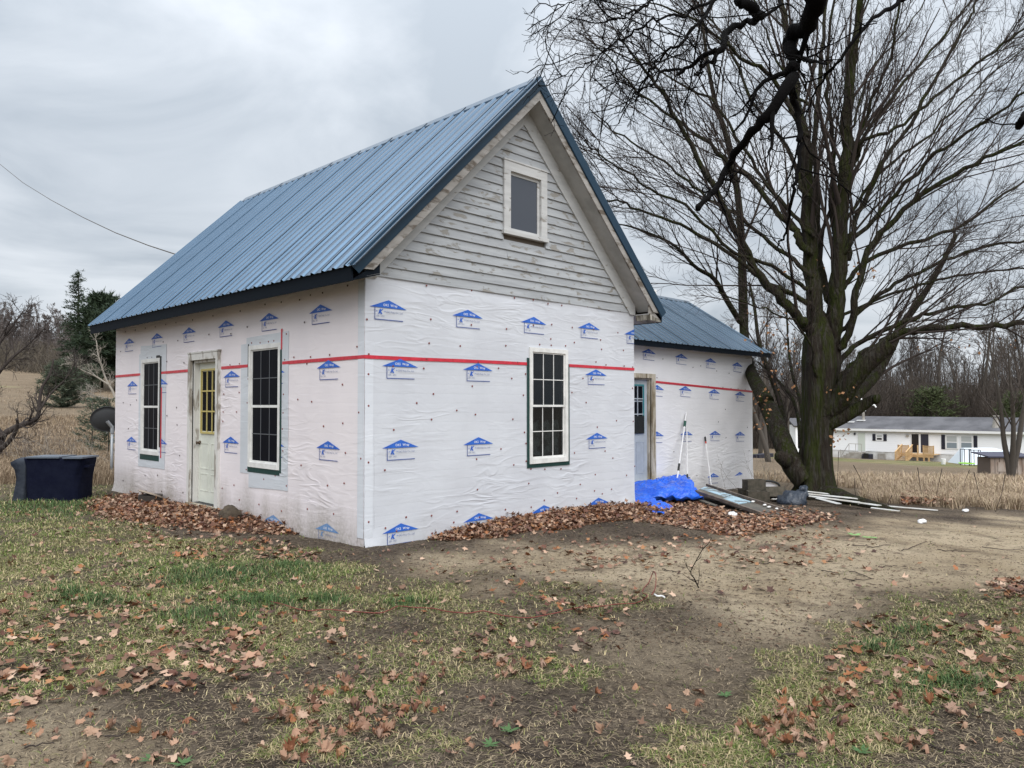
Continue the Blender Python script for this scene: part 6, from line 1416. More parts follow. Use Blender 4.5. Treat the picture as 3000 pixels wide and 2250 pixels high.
# blue tarp: a sheet thrown over the stoop, falling in folds to the ground
tm_ = material('blue_tarpaulin', (.011, .090, .58), .28, spec=.5, col2=(.018, .13, .70), nscale=5)
t = tm_.node_tree; L = t.links; tcn = nod(t, 'ShaderNodeTexCoord'); n_ = nod(t, 'ShaderNodeTexNoise'); n_.inputs['Scale'].default_value = 7; n_.inputs['Detail'].default_value = 5; n_.inputs['Distortion'].default_value = 1.2; L.new(tcn.outputs['Object'], n_.inputs['Vector'])
bp = nod(t, 'ShaderNodeBump'); bp.inputs['Strength'].default_value = .7; bp.inputs['Distance'].default_value = .03; L.new(n_.outputs['Fac'], bp.inputs['Height']); L.new(bp.outputs[0], t.nodes['Principled BSDF'].inputs['Normal'])
def sheet(name, rows, mat, seed, amp, nu=90, nv=60, parent=None):
    """rows: lists of 3-D control points, lofted with splines and crumpled with ridged noise"""
    R_ = [spline(r, nu) for r in rows]; G_ = np.stack([spline([r[i] for r in R_], nv) for i in range(nu)]); mb = MB()
    for i in range(nu):
        for j in range(nv):
            q = G_[i, j]; s_ = Vector((q[0]*2.2+seed, q[1]*2.2, q[2]*2)); w1_ = mnoise.noise(s_*.7)*1.6; w2_ = mnoise.noise(s_*.9+Vector((3, 7, 1)))*1.8; tri = lambda a: abs((a % 1)*2-1)
            k1 = tri(q[0]*1.9+q[1]*.6+w1_); k2 = tri(-q[0]*1.7+q[1]*3.1+w2_*1.2); k3 = tri(q[0]*5.2+q[1]*3.4+w1_*2.2+w2_); k4 = mnoise.noise(s_*5)
            d = amp*(.55*k1+.40*k2+.20*k3+.14*k4); e = min(i, nu-1-i)/nu*8; d *= min(1, .35+e)
            mb.v.append((q[0]+d*.25, q[1]-d*.45, max(q[2]+d, float(gz(q[0], q[1]))+.015)))
    mb.f = [(i*nv+j, (i+1)*nv+j, (i+1)*nv+j+1, i*nv+j+1) for i in range(nu-1) for j in range(nv-1)]; mb.m = [0]*len(mb.f)
    o = mb.build(name, mat, parent, smooth=False); me = o.data
    sm = o.modifiers.new('thick', 'SOLIDIFY'); sm.thickness = .004; return o
rows = [[z6(150, 292, .01), z6(350, 262, .025), z6(520, 240, .03), z6(640, 250, .02), z6(700, 285, -.02)],
        [z6(150, 312, .02), z6(350, 290, .05), z6(520, 268, .06), z6(650, 278, .03), z6(722, 318, -.04)],
        [z6(150, 350, .02), z6(350, 345, .04), z6(520, 335, .04), z6(680, 340, .0), z6(760, 372, -.08)],
        [z6(150, 420, -.05), z6(330, 425, -.06), z6(520, 425, -.06), z6(680, 420, -.07), z6(790, 425, -.12)],
        [g6(150, 470), g6(320, 455), g6(520, 448), g6(690, 462), g6(825, 460)]]
tp = sheet('blue_tarp', rows, tm_, 3, .11); tag(tp, 'crumpled bright blue tarpaulin thrown over the stoop below the wing door', 'tarpaulin')
rows = [[z6(120, 385, .03), z6(260, 402, .02), z6(390, 436, .0), z6(480, 478, -.05), g6(540, 520)], [z6(120, 440, .0), z6(260, 455, -.01), z6(380, 482, -.04), z6(450, 510, -.07), g6(520, 540)],
        [g6(120, 540), g6(235, 545), g6(320, 560), g6(400, 570), g6(440, 568)]]
fl = sheet('tarp_fold', rows, tm_, 8, .06, 60, 30); fl.parent = tp
# ramp of old boards
rp_ = material('grey_plywood', (.085, .08, .07), .85, col2=(.13, .12, .10), nscale=3, bump=.4, bscale=20); lb = material('pale_blue_board', (.34, .48, .56), .6, col2=(.16, .17, .17), nscale=5, lo=.5, hi=.56); rw = material('old_ramp_rail', (.20, .16, .13), .85, col2=(.11, .09, .075), nscale=6, stretch=(1, 1, 1)); pl = material('tan_batten', (.42, .30, .17), .8)
A_, B_ = z6(735, 345, .0), z6(850, 292, .0); C_, D_ = g6(1360, 578), g6(1650, 568)
C_ = C_+(0, 0, .03); D_ = D_+(0, 0, .03)
ramp = thing('board_ramp', 'old board ramp sloping from the tarp down to the leafy ground', 'ramp', tuple(A_))
def rpt(s_, t_, h=0): p = (A_*(1-t_)+B_*t_)*(1-s_)+(C_*(1-t_)+D_*t_)*s_; return p+np.array([0, 0, h])
def rboard(s0, s1, t0, t1, h0, th, nm, mat): reparent(MB().prism([tuple(rpt(s0, t0, h0)), tuple(rpt(s1, t0, h0)), tuple(rpt(s1, t1, h0)), tuple(rpt(s0, t1, h0))], (0, 0, th)).build(nm, mat), ramp)
rboard(0.0, .42, .04, .50, -.03, .02, 'plywood_sheet', rp_); rboard(.43, 1.12, .03, .97, -.045, .02, 'plywood_sheet', rp_); rboard(.0, .36, .51, .93, -.028, .02, 'blue_board', lb); rboard(.38, .60, .30, .90, -.022, .015, 'blue_board', lb)
rboard(0.0, 1.0, -.05, .02, -.01, .05, 'side_rail', rw); rboard(0.0, 1.0, .98, 1.04, -.01, .045, 'side_rail', rw); rboard(.45, 1.08, 1.05, 1.09, -.02, .03, 'batten', pl)
rboard(.10, .50, -.30, -.10, -.20, .02, 'blue_board', lb); rboard(.0, .42, -.22, -.06, -.10, .02, 'plywood_sheet', rp_)
for s_, t_, sd_ in ((.62, .90, 1), (.74, .95, 2), (.80, .88, 3), (.86, .97, 4)):
    q = rpt(s_, t_, .0); lump_o = lump('paper_scrap', q, .05, .03, .018, M['vinyl'], sd_, .4, 6); tag(lump_o, ['crumpled white paper scrap highest on the ramp edge', 'white scrap lying midway along the ramp edge', 'small white scrap low on the ramp', 'lowest white scrap by the batten'][sd_-1], 'scrap')
q = g6(1090, 585); o = lump('foam_scrap', q+(0, 0, .04), .10, .06, .04, wht, 5, .3, 8); tag(o, 'bright white scrap lying on the leaves in front of the ramp', 'scrap')
# rollers and poles against the wing
def pole_(name, label, top, bot, r, segs, mats):
    tt = thing(name, label, 'pole', tuple(bot)); top = np.array(top); bot = np.array(bot)
    for (f0, f1, rr_, nm, m_) in segs: reparent(MB().tube([bot+(top-bot)*f0, bot+(top-bot)*f1], r*rr_, 8).build(nm, m_, smooth=False), tt)
wp = material('white_pole', (.74, .74, .74), .4); blkr = material('black_grip', (.012, .014, .014), .5); grn = material('dark_green_sleeve', (.01, .07, .05), .5); redp = material('red_collar', (.6, .06, .04), .5)
def lean(px, py, bx_, by_, off):
    t_ = on(*c3(px, py), 1, YW-.03); b_ = on(*c3(bx_, by_), 1, YW-off); return t_, b_
t_, b_ = lean(437, 850, 380, 1262, .38); pole_('paint_pole', 'longest white pole with green and black sleeves, leaning by the wing wall', t_, b_, .017, ((0, .14, 1, 'shaft', wp), (.1405, .24, 1.35, 'sleeve', blkr), (.2405, .79, 1, 'shaft', wp), (.7905, .87, 1.7, 'sleeve', grn), (.8705, 1, 1, 'shaft', wp)), None)
t_, b_ = lean(440, 935, 443, 1278, .30); pole_('paint_pole', 'upright white pole standing in front of the longest leaning pole', t_, b_, .014, ((0, .08, 1, 'shaft', wp), (.0805, .16, 1.3, 'sleeve', blkr), (.1605, 1, 1, 'shaft', wp)), None)
t_, b_ = lean(551, 995, 588, 1288, .30); pole_('broom_handle', 'white stick with black grip and red collar leaning rightmost on the wing', t_, b_, .014, ((0, .86, 1, 'shaft', wp), (.8605, .90, 1.4, 'collar', redp), (.9005, 1, 1.5, 'grip', blkr)), None)
# blocks, framed tub, bag, siding boards
cbm = material('mossy_block', (.085, .072, .055), .95, col2=(.045, .042, .03), nscale=10, bump=.6, bscale=40)
def block(c, rz, label, tilt=0):
    mb = MB(); L2, W2, H2 = .20, .10, .20; t_ = .03
    # shell round two cores, holes run along y (seen as dark openings)
    mb.box((-L2, -W2, -H2/2), (-L2+t_, W2, H2/2)); mb.box((L2-t_, -W2, -H2/2), (L2, W2, H2/2)); mb.box((-t_/2, -W2, -H2/2), (t_/2, W2, H2/2))
    mb.box((-L2+t_, -W2, -H2/2), (-t_/2, W2, -H2/2+t_)); mb.box((t_/2, -W2, -H2/2), (L2-t_, W2, -H2/2+t_)); mb.box((-L2+t_, -W2, H2/2-t_), (-t_/2, W2, H2/2)); mb.box((t_/2, -W2, H2/2-t_), (L2-t_, W2, H2/2))
    mb.box((-L2+t_, .02, -H2/2+t_), (-t_/2, .03, H2/2-t_)); mb.box((t_/2, .02, -H2/2+t_), (L2-t_, .03, H2/2-t_))
    o = mb.build('concrete_block', cbm); o.location = c; o.rotation_euler = (tilt, 0, rz); tag(o, label, 'block', 'concrete blocks by the maple')
g1, g2, g3 = g6(1250, 412), g6(1330, 440), g6(1480, 432)
block(g1+(0, 0, .10), -.6, tilt=math.pi/2, label= 'mossy block nearest the wing wall, lying left of the others'); block(g2+(0, 0, .10), -.9, tilt=math.pi/2, label= 'low block in front between the wall and the framed tub'); block(g1*.45+g2*.55+(0, 0, .302), -.5, tilt=math.pi/2, label= 'block stacked on top of the two left blocks'); block(g3+(0, 0, .15), -.7, 'tilted block with two open holes standing against the tub', 1.15)
fb = g6(1425, 420); fdp = float((fb-CAM)@FV)+.35; kq = fdp/FPX/3.16
fr = thing('folding_seat', 'rounded black framed white tub standing on edge before the maple', 'seat', tuple(fb))
def fq(x, y, d=0): u, v = c6(x, y); return dp(u, v, fdp+d)
loop = [fq(1305, 430), fq(1300, 360), fq(1306, 290), fq(1330, 258), fq(1380, 250), fq(1450, 252), fq(1505, 270), fq(1530, 300), fq(1534, 370), fq(1530, 430)]
reparent(MB().tube(spline(loop, 40), .022, 8).build('frame', blkr, smooth=True), fr)
pw = material('white_print_panel', (.66, .64, .64), .5, col2=(.62, .42, .40), nscale=5, lo=.58, hi=.64)
lp2 = [fq(1315, 420, .03), fq(1312, 300, .03), fq(1340, 268, .03), fq(1450, 264, .03), fq(1505, 285, .03), fq(1522, 330, .03), fq(1524, 420, .03)]
reparent(MB().prism([tuple(q) for q in lp2], tuple(FV*.03)).build('panel', pw), fr)
bb = [fq(1360, 430, -.05), fq(1352, 350, -.05), fq(1365, 318, -.05), fq(1400, 308, -.05), fq(1425, 330, -.05), fq(1430, 430, -.05)]
reparent(MB().prism([tuple(q) for q in bb], tuple(-FV*.12)).build('black_pad', blkr), fr)
bgm = material('navy_trash_bag', (.028, .038, .055), .38, spec=.5, bump=.8, bscale=11, bdist=.05); bgp = g6(1640, 465); bdp = float((bgp-CAM)@FV); kb = bdp/FPX/3.16
def bq(x, y, d=0): u, v = c6(x, y); return dp(u, v, bdp+d)
mb = MB()
rings = [(468, 1522, 1770, .9), (440, 1516, 1772, 1), (410, 1532, 1770, .9), (385, 1556, 1768, .75), (362, 1578, 1772, .6), (352, 1600, 1768, .42)]
n = 40
for (y, l, r, dd) in rings:
    for i in range(n):
        a = 2*math.pi*i/n; q = bq((l+r)/2+(r-l)/2*math.cos(a), y); q = q+ey_*math.sin(a)*.30*dd; nn_ = .05*mnoise.noise(Vector((math.cos(a)*3, math.sin(a)*3, y*.03)))+.02*mnoise.noise(Vector((math.cos(a)*9, math.sin(a)*9, y*.08)))
        q = q+R0*math.cos(a)*nn_+ey_*math.sin(a)*nn_+np.array([0, 0, nn_+(.10*max(0, math.cos(a-.1))**3 if y < 400 else 0)]); mb.v.append(tuple(q))
m = len(rings); mb.f = [(i*n+k, i*n+(k+1) % n, (i+1)*n+(k+1) % n, (i+1)*n+k) for i in range(m-1) for k in range(n)]+[tuple((m-1)*n+k for k in range(n))]; mb.m = [0]*len(mb.f)
bag = mb.build('rubbish_bag', bgm, smooth=True); tag(bag, 'dark navy rubbish bag slumped at the foot of the maple', 'bag')
mb = MB(); mb.tube(spline([bq(1690, 380), bq(1725, 335, -.05), bq(1752, 318), bq(1768, 330, .05), bq(1765, 400)], 14), [.05+.02*math.sin(i*1.7) for i in range(14)], 9); o = mb.build('bag_mouth', bgm, bag, smooth=True)
sdm = material('muddy_white_siding', (.55, .56, .55), .55, col2=(.40, .38, .34), nscale=3)
def c8(x, y): return (2150+x/2.602, 1100+y/2.602)
bl_ = [((545, 940), (715, 945), .12, 'short white siding piece at the trunk, top of the scattered boards'), ((540, 955), (780, 968), .14, 'white siding board lying under the short piece'), ((545, 968), (948, 995), .16, 'broad white siding board with dark slots'), ((560, 978), (948, 1018), .14, 'lower white siding board ending beside the broad one'),
       ((640, 990), (800, 1024), .10, 'thin white siding strip nearest the bag'), ((770, 988), (1110, 1030), .12, 'long white siding board in the middle of the scatter'), ((950, 998), (1555, 1046), .09, 'longest thin white board pointing right across the dirt'), ((1050, 1030), (1260, 1052), .08, 'thin grey strip at the right end of the boards'), ((310, 965), (400, 930), .12, 'white board end sticking out left of the bag')]
for i, (p, q, wd, lab) in enumerate(bl_):
    a, b_ = gp(*c8(*p)), gp(*c8(*q)); h = .025+.02*(len(bl_)-i if i < 6 else 1); a = a+(0, 0, h); b_ = b_+(0, 0, h*.8)
    mb = MB(); t_ = unit(b_-a); s_ = unit(np.cross(t_, [0, 0, 1])); prof = [(-wd/2, 0), (-wd/2, .012), (-.02*wd, .004), (0, .016), (wd/2, .006), (wd/2, 0)]
    mb.prism([tuple(a+s_*x+np.array([0, 0, z])) for x, z in prof], b_-a); o = mb.build('siding_board', sdm); tag(o, lab, 'board', 'white siding boards scattered by the maple')

# small litter
o = lump('white_litter', gp(*c8(1435, 1128))+(0, 0, .03), .13, .05, .035, wht, 9, .4, 8); tag(o, 'crumpled white litter on the bare dirt right of the boards', 'litter')
o = lump('white_litter', gp(*c8(1765, 1042))+(0, 0, .03), .09, .05, .03, wht, 19, .4, 8); tag(o, 'small white litter at the edge of the dry grass on the right', 'litter')
lime = material('lime_strap', (.24, .46, .15), .5)
for pts, lab in (([(880, 1215), (905, 1225), (940, 1228), (955, 1218)], 'lime green strap scrap lying left on the dirt'), ([(985, 1240), (1010, 1245), (1050, 1244), (1085, 1250)], 'lime green strap scrap lying to the right of the other')):
    mb = MB(); P_ = [gp(*c8(x, y))+(0, 0, .02) for x, y in pts]
    for a, b_ in zip(P_[:-1], P_[1:]): mb.beam(a, b_, .045, .006)
    tag(mb.build('green_strap', lime), lab, 'strap')
def cA(x, y): return (1000+x/2.212, 1550+y/2.212)
def cB(x, y): return (2000+x/2.212, 1550+y/2.212)
def cC(x, y): return (x/2.212, 1550+y/2.212)
# red cord
cord = [(-460, 480), (-240, 528), (-120, 522), (0, 535), (120, 540), (240, 545), (310, 530), (370, 508), (480, 525), (590, 540), (650, 555), (720, 568), (820, 574), (920, 568), (1000, 585), (1080, 598), (1180, 602), (1280, 594), (1400, 570), (1530, 545), (1640, 530), (1750, 520), (1850, 514), (1920, 505), (1985, 470), (1950, 430), (1985, 385), (2012, 362), (2038, 392), (2035, 440), (2010, 455)]
P_ = spline([gp(*cA(x, y)) for x, y in cord], 150); P_[:, 2] += relief(P_[:, 0], P_[:, 1])+.020
P_[130:, 2] += np.array([.0, .01, .02, .03, .05, .07, .09, .1, .1, .1, .09, .08, .07, .05, .04, .03, .02, .01, 0, 0])
o = MB().tube(P_, .0042, 6).build('red_cord', material('faded_red_cord', (.17, .04, .032), .7), smooth=True); tag(o, 'thin red cord snaking across the yard and ending in a loop', 'cord')
o = MB().tube(spline([gp(*cA(x, y))+(0, 0, .035) for x, y in ((2030, 450), (2050, 462), (2075, 460), (2095, 470))], 12), .007, 6).build('cord_hook', wht); o.name = 'white_clip'; tag(o, 'small white clip at the looped end of the red cord', 'clip')
# sapling twig standing in the yard, fallen twigs
def grow_twig(name, label, pts, r, side):
    base = gp(*cB(*pts[0])); dd = float((base-CAM)@FV); g = Tubes(); P_ = spline([base]+[dp(*cB(x, y), dd) for x, y in pts[1:]], 12); g.add(P_, np.linspace(r, r*.35, 12), 5)
    for s_ in side: Q = spline([dp(*cB(x, y), dd+.03) for x, y in s_], 7); g.add(Q, np.linspace(r*.6, r*.3, 7), 4)
    V1, F1 = g.mesh(); o = fastmesh(name, V1, F1, M['bark_black']); tag(o, label, 'sapling'); return o
grow_twig('dead_sapling', 'thin leafless sapling sticking up out of the bare yard', [(105, 385), (75, 320), (50, 280), (85, 210), (130, 130), (165, 95), (188, 55)], .006,
          [[(100, 360), (108, 300), (105, 240)], [(50, 280), (25, 240), (10, 200)], [(60, 250), (30, 240), (25, 215)], [(85, 210), (115, 185), (120, 160)], [(95, 350), (40, 320), (0, 290), (-30, 288)], [(130, 130), (128, 110), (140, 90)]])
lst = [([(870, 1425), (925, 1420)], 0), ([(1010, 1385), (1090, 1450), (1200, 1490), (1330, 1540)], 0), ([(1190, 1005), (1300, 1015), (1390, 975)], 0), ([(1230, 1030), (1250, 980)], 0), ([(2080, 270), (2140, 285), (2190, 280)], 0),
       ([(640, 1480), (720, 1475), (830, 1468)], 1), ([(950, 1270), (1030, 1225), (1100, 1195)], 1), ([(1040, 345), (1120, 350), (1240, 345)], 1), ([(900, 280), (1000, 300)], 1), ([(1080, 300), (1160, 320), (1230, 345)], 1), ([(1270, 265), (1380, 262)], 1), ([(490, 235), (550, 225), (600, 185)], 1), ([(1650, 150), (1760, 162), (1900, 165)], 1), ([(1940, 110), (2060, 125), (2190, 130)], 1), ([(1420, 155), (1500, 135), (1580, 90)], 1), ([(1600, 1410), (1700, 1445), (1780, 1475)], 1), ([(1100, 120), (1250, 130), (1350, 120)], 1),
       ([(680, 1355), (780, 1350), (880, 1310)], 2), ([(160, 1440), (260, 1410), (350, 1400)], 2), ([(1680, 1082), (1760, 1080), (1840, 1086)], 2)]
for i, (pts, w_) in enumerate(lst):
    f = (cA, cB, cC)[w_]; P_ = spline([gp(*f(x, y))+(0, 0, .014) for x, y in pts], 8); P_[:, 2] += relief(P_[:, 0], P_[:, 1]); P_[1:-1] += RS.randn(6, 3)*.004; r_ = .005 if w_ != 1 else .0055
    o = MB().tube(P_, np.linspace(r_, r_*.5, 8), 5).build('fallen_twig', M['twig']); tag(o, 'bare brown twig lying on the dirt of the yard', 'twig', 'twigs fallen on the yard')

# ------------------------------------------------------------------ leaves
TANS = [(.27, .155, .098), (.36, .235, .16), (.19, .088, .052), (.43, .30, .215), (.15, .065, .042), (.25, .10, .040), (.38, .25, .175), (.11, .055, .042), (.30, .175, .115), (.28, .14, .065)]
leaf_m = material('dry_maple_leaf', (.36, .21, .12), .65, rnd=TANS, spec=.3)
leafs_m = material('dry_leaf_litter', (.33, .18, .1), .65, attr='tint', spec=.3)
LOBES = [(0, -.10), (.10, -.16), (.34, -.30), (.30, -.10), (.62, -.08), (.50, .10), (.80, .34), (.52, .34), (.44, .44), (.50, .66), (.28, .58), (.22, .74), (.0, 1.05), (-.22, .74), (-.28, .58), (-.50, .66), (-.44, .44), (-.52, .34), (-.80, .34), (-.50, .10), (-.62, -.08), (-.30, -.10), (-.34, -.30), (-.10, -.16)]
def leaf_verts(rg, curl, size):
    P_ = np.array(LOBES)*(1+.12*rg.randn(24, 1)); P_[:, 1] -= .3; inner = P_*.45; pts = np.concatenate([[[0, 0]], inner, P_]); r2 = (pts**2).sum(1); a = rg.rand()*6.28
    fold = pts[:, 0]*math.cos(a)+pts[:, 1]*math.sin(a)
    z = curl*(.35*r2+.5*np.abs(fold)*rg.rand()+.12*np.sin(pts[:, 0]*5+rg.rand()*6)+.12*np.sin(pts[:, 1]*6+rg.rand()*6)); v = np.column_stack([pts*(1-.25*curl*min(1, 1)), z])*size
    return v
F_leaf = [(0, 1+i, 1+(i+1) % 24) for i in range(24)]+[(1+i, 25+i, 25+(i+1) % 24) for i in range(24)]+[(1+i, 25+(i+1) % 24, 1+(i+1) % 24) for i in range(24)]
rgl = np.random.RandomState(31); leaf_meshes = []
for i in range(10):
    v = leaf_verts(rgl, .5+1.2*rgl.rand(), .058); stem = [(0, -.4*.060, 0), (.004, -.4*.06, 0), (.01, -.4*.06-.05, .012)]
    me = bpy.data.meshes.new('fallen_leaf'); me.from_pydata([tuple(p) for p in v]+stem, [], F_leaf+[(49, 50, 51)]); me.materials.append(leaf_m); me.polygons.foreach_set('use_smooth', [True]*73); leaf_meshes.append(me)
DENS = [  # image polygons (display px) and leaf counts
    ([(-20, 1290), (120, 1280), (300, 1310), (560, 1370), (600, 1450), (420, 1490), (250, 1500), (-20, 1560)], 260), ([(180, 1280), (560, 1240), (900, 1290), (700, 1400), (560, 1450), (300, 1360)], 110), ([(0, 1100), (240, 1100), (700, 1200), (500, 1260), (0, 1300)], 90),
    ([(560, 1540), (740, 1460), (960, 1460), (900, 1550), (760, 1640), (560, 1659)], 80), ([(960, 1400), (1180, 1290), (1420, 1290), (1330, 1370), (1240, 1430), (1050, 1480)], 105), ([(1850, 1340), (2212, 1310), (2212, 1500), (1980, 1530), (1780, 1440)], 150),
    ([(1580, 1640), (1560, 1560), (1800, 1440), (2150, 1540), (2000, 1640)], 75), ([(0, 1560), (560, 1500), (560, 1659), (0, 1659)], 22), ([(900, 1500), (1560, 1350), (1500, 1600), (900, 1659)], 16), ([(1400, 1200), (2200, 1150), (2200, 1300), (1700, 1330), (1300, 1280)], 40),
    ([(2100, 1250), (2230, 1250), (2230, 1295), (2130, 1300)], 90), ([(800, 1230), (1300, 1215), (1300, 1290), (900, 1330)], 40), ([(900, 1180), (1500, 1150), (1860, 1110), (1900, 1200), (1700, 1230), (1100, 1230)], 330), ([(200, 1100), (640, 1175), (700, 1215), (420, 1215), (180, 1160)], 220)]
cand = []
for poly, n in DENS:
    p_ = np.array(poly); k = 0; n = int(n*1.5)
    while k < n:
        u = rgl.uniform(p_[:, 0].min(), p_[:, 0].max()); v = rgl.uniform(p_[:, 1].min(), p_[:, 1].max())
        if not inpoly(np.array([u]), np.array([v]), poly)[0]: continue
        if vnoise(u*.011, v*.025, 5, 2) < rgl.uniform(.15, .66): continue
        q = gd(u, v); k += 1
        if q is None: continue
        cand.append(q)
cand.sort(key=lambda q: np.linalg.norm(q-CAM))
def put_small(sets, name, label=None, mat=leafs_m, cat='fallen leaves', small=True, parent=None):
    """joined leaves: position, normal, size -> a curled ten-sided leaf each"""
    V, Fc, Cc = [], [], []; m = 0
    base = np.array([(0, 0), (.0, -.45), (.42, -.28), (.30, -.02), (.72, .22), (.30, .32), (.0, .80), (-.30, .32), (-.72, .22), (-.30, -.02), (-.42, -.28)])
    for q, nrm, size in sets:
        P_ = base*(1+.15*rgl.randn(11, 1)); r2 = (P_**2).sum(1); c_ = rgl.uniform(-.6, 1.0); a = rgl.rand()*6.28; fold = np.abs(P_[:, 0]*math.cos(a)+P_[:, 1]*math.sin(a)); z = c_*(.4*r2+.6*fold*rgl.rand()); loc = np.column_stack([P_, z])*size
        nrm = unit(np.array(nrm, float)); t_ = unit(np.cross(nrm, rgl.randn(3))); b_ = np.cross(nrm, t_); V.append(q+loc[:, :1]*t_+loc[:, 1:2]*b_+loc[:, 2:]*nrm)
        Fc.append(np.array([(0, 1+i, 1+(i+1) % 10) for i in range(10)])+m); m += 11; tcol = np.array(TANS[rgl.randint(10)])*(.50+.75*rgl.rand()); Cc.append(np.tile(tcol, (11, 1)))
    o = fastmesh(name, np.concatenate(V), np.concatenate(Fc), mat, parent, attr=np.concatenate(Cc)); o['kind'] = 'stuff'
    if label: o['label'] = label; o['category'] = cat
    return o
for i, q in enumerate(cand[:296]):
    o = link('fallen_leaf', leaf_meshes[i % 10], ground); sz = rgl.uniform(.6, 1.3); o.scale = (sz,)*3
    o.location = (q[0], q[1], q[2]+float(relief(q[0], q[1]))+.020+.012*rgl.rand()); o.rotation_euler = (rgl.randn()*.5, rgl.randn()*.5+(math.pi if rgl.rand() < .4 else 0), rgl.rand()*6.28)
loose = []
for q in cand[296:]: loose.append((q+(0, 0, float(relief(q[0], q[1]))+.022), (rgl.randn()*.4, rgl.randn()*.4, 1), rgl.uniform(.035, .065)))
for _ in range(1500):
    q = gd(rgl.uniform(-10, 2230), rgl.uniform(1090, 1659)) if rgl.rand() < .45 else gd(rgl.uniform(-10, 1000), rgl.uniform(1060, 1500))
    if vnoise(q[0]*1.2, q[1]*1.2, 5, 2) < rgl.uniform(.35, .62): continue
    if 0 < q[0] < 5.2 and q[1] > 0: continue
    loose.append((q+(0, 0, float(relief(q[0], q[1]))+.014), (rgl.randn()*.5, rgl.randn()*.5, 1), rgl.uniform(.018, .04)))
for _ in range(420):
    q = gp(*c8(rgl.uniform(1270, 1680), rgl.uniform(925, 1010))); loose.append((q+(0, 0, .05+.12*rgl.rand()), (rgl.randn()*.6, rgl.randn()*.6, 1), rgl.uniform(.05, .08)))
put_small(loose, 'leaf_litter', 'small dry leaves scattered thinly over the whole yard')
# heaps: a mound of leaves with a ragged, lumpy outline
tiltv = .65
def heap(label, inside, heightf, n, box, core_mat):
    S_ = []; x0, x1, y0, y1 = box; k = 0
    while k < n:
        x = rgl.uniform(x0, x1); y = rgl.uniform(y0, y1)
        h = heightf(x, y)
        if h <= 0 and rgl.rand() > .10*math.exp(h*12): continue
        k += 1; h = max(h, 0)+.012; S_.append((np.array([x, y, float(gz(x, y))+h+rgl.randn()*.012+(.05*rgl.rand() if rgl.rand() < .15 else 0)]), (rgl.randn()*tiltv, rgl.randn()*tiltv, 1.0), rgl.uniform(.022, .062)))
    o = put_small(S_, 'leaf_pile', label, cat='leaf pile')
    global soft
    soft = 0
    nx, ny = int((x1-x0)/.05), int((y1-y0)/.05); V, F = [], []
    for i in range(nx+1):
        for j in range(ny+1): x = x0+(x1-x0)*i/nx; y = y0+(y1-y0)*j/ny; V.append((x, y, float(gz(x, y))+max(heightf(x, y)-.015, -.03)))
    F = [(i*(ny+1)+j, (i+1)*(ny+1)+j, (i+1)*(ny+1)+j+1, i*(ny+1)+j+1) for i in range(nx) for j in range(ny) if max(heightf(x0+(x1-x0)*(i+.5)/nx, y0+(y1-y0)*(j+.5)/ny), 0) > .0]
    c_ = fastmesh('pile_core', V, F, core_mat, o, smooth=True); c_['kind'] = 'stuff'; return o
core = material('packed_brown_leaves', (.10, .05, .03), .95, col2=(.19, .09, .05), nscale=22, lo=.45, hi=.6, bump=1, bscale=30, bdist=.03)
def pn(x, y, s): return mnoise.noise(Vector((x*1.6, y*1.6, s)))*.5+mnoise.noise(Vector((x*4, y*4, s)))*.3
def h_gable(x, y):
    if y > .0: return -1
    wdt = np.interp(x, [.85, 1.1, 1.8, 3.0, 4.2, 5.2, 5.9], [.0, .28, .52, .62, .62, .66, .40]); pk = np.interp(x, [.85, 1.2, 2.0, 3.2, 4.4, 5.1, 5.5, 5.9], [.0, .05, .10, .13, .12, .09, .04, .0])
    e = 1-(-y)/max(wdt*(1+.35*pn(x, y, 1)), .01); return pk*(1-(1-max(e, 0))**1.6)*(1+.45*pn(x, y, 3)) if e > 0 else e*.3
heap('long heap of brown maple leaves drifted against the gable wall', None, h_gable, 4600, (.8, 5.9, -.95, -.0), core)
def h_side(x, y):
    if x > 0: return -1
    wdt = np.interp(y, [1.35, 1.7, 2.6, 3.6, 5.2, 6.8, 7.6], [.0, .35, .80, 1.15, 1.30, .9, .0]); pk = np.interp(y, [1.35, 1.8, 2.6, 3.6, 4.6, 6.2, 7.4], [.0, .07, .09, .08, .05, .05, .0])
    e = 1-(-x)/max(wdt*(1+.4*pn(x, y, 5)), .01); return pk*(1-(1-max(e, 0))**1.6)*(1+.45*pn(x, y, 6)) if e > 0 else e*.3
heap('leaf heap spread below the cream front door along the side wall', None, h_side, 3600, (-1.5, -.0, 1.2, 7.6), core)
yardpoly = [(1385, 1118), (1440, 1080), (1560, 1100), (1640, 1110), (1700, 1100), (1790, 1118), (1830, 1150), (1810, 1185), (1740, 1192), (1640, 1178), (1560, 1168), (1480, 1160), (1410, 1150), (1350, 1145)]
rear = [(1462, 1112), (1470, 1090), (1510, 1080), (1560, 1095), (1640, 1110), (1560, 1135), (1480, 1130), (1462, 1120)]
soft = 1
def h_poly(x, y):
    u, v, d = proj(np.array([x]), np.array([y]), gz(np.array([x]), np.array([y]))); n1_ = pn(x*.8, y*.8, 8); uu = u+n1_*60+rgl.randn()*16*soft; vv = v+n1_*18+rgl.randn()*4.5*soft
    M2 = np.array([[C_[0]-A_[0], B_[0]-A_[0]], [C_[1]-A_[1], B_[1]-A_[1]]]); s_, t_ = np.linalg.solve(M2, np.array([x-A_[0], y-A_[1]]))
    if -.05 < s_ < .97 and -.30 < t_ < 1.1: return -.2
    if inpoly(uu, vv, rear)[0]: return .004
    if inpoly(uu, vv, yardpoly)[0]: return .006*(1+pn(x, y, 2))
    return -.2
tiltv = .38
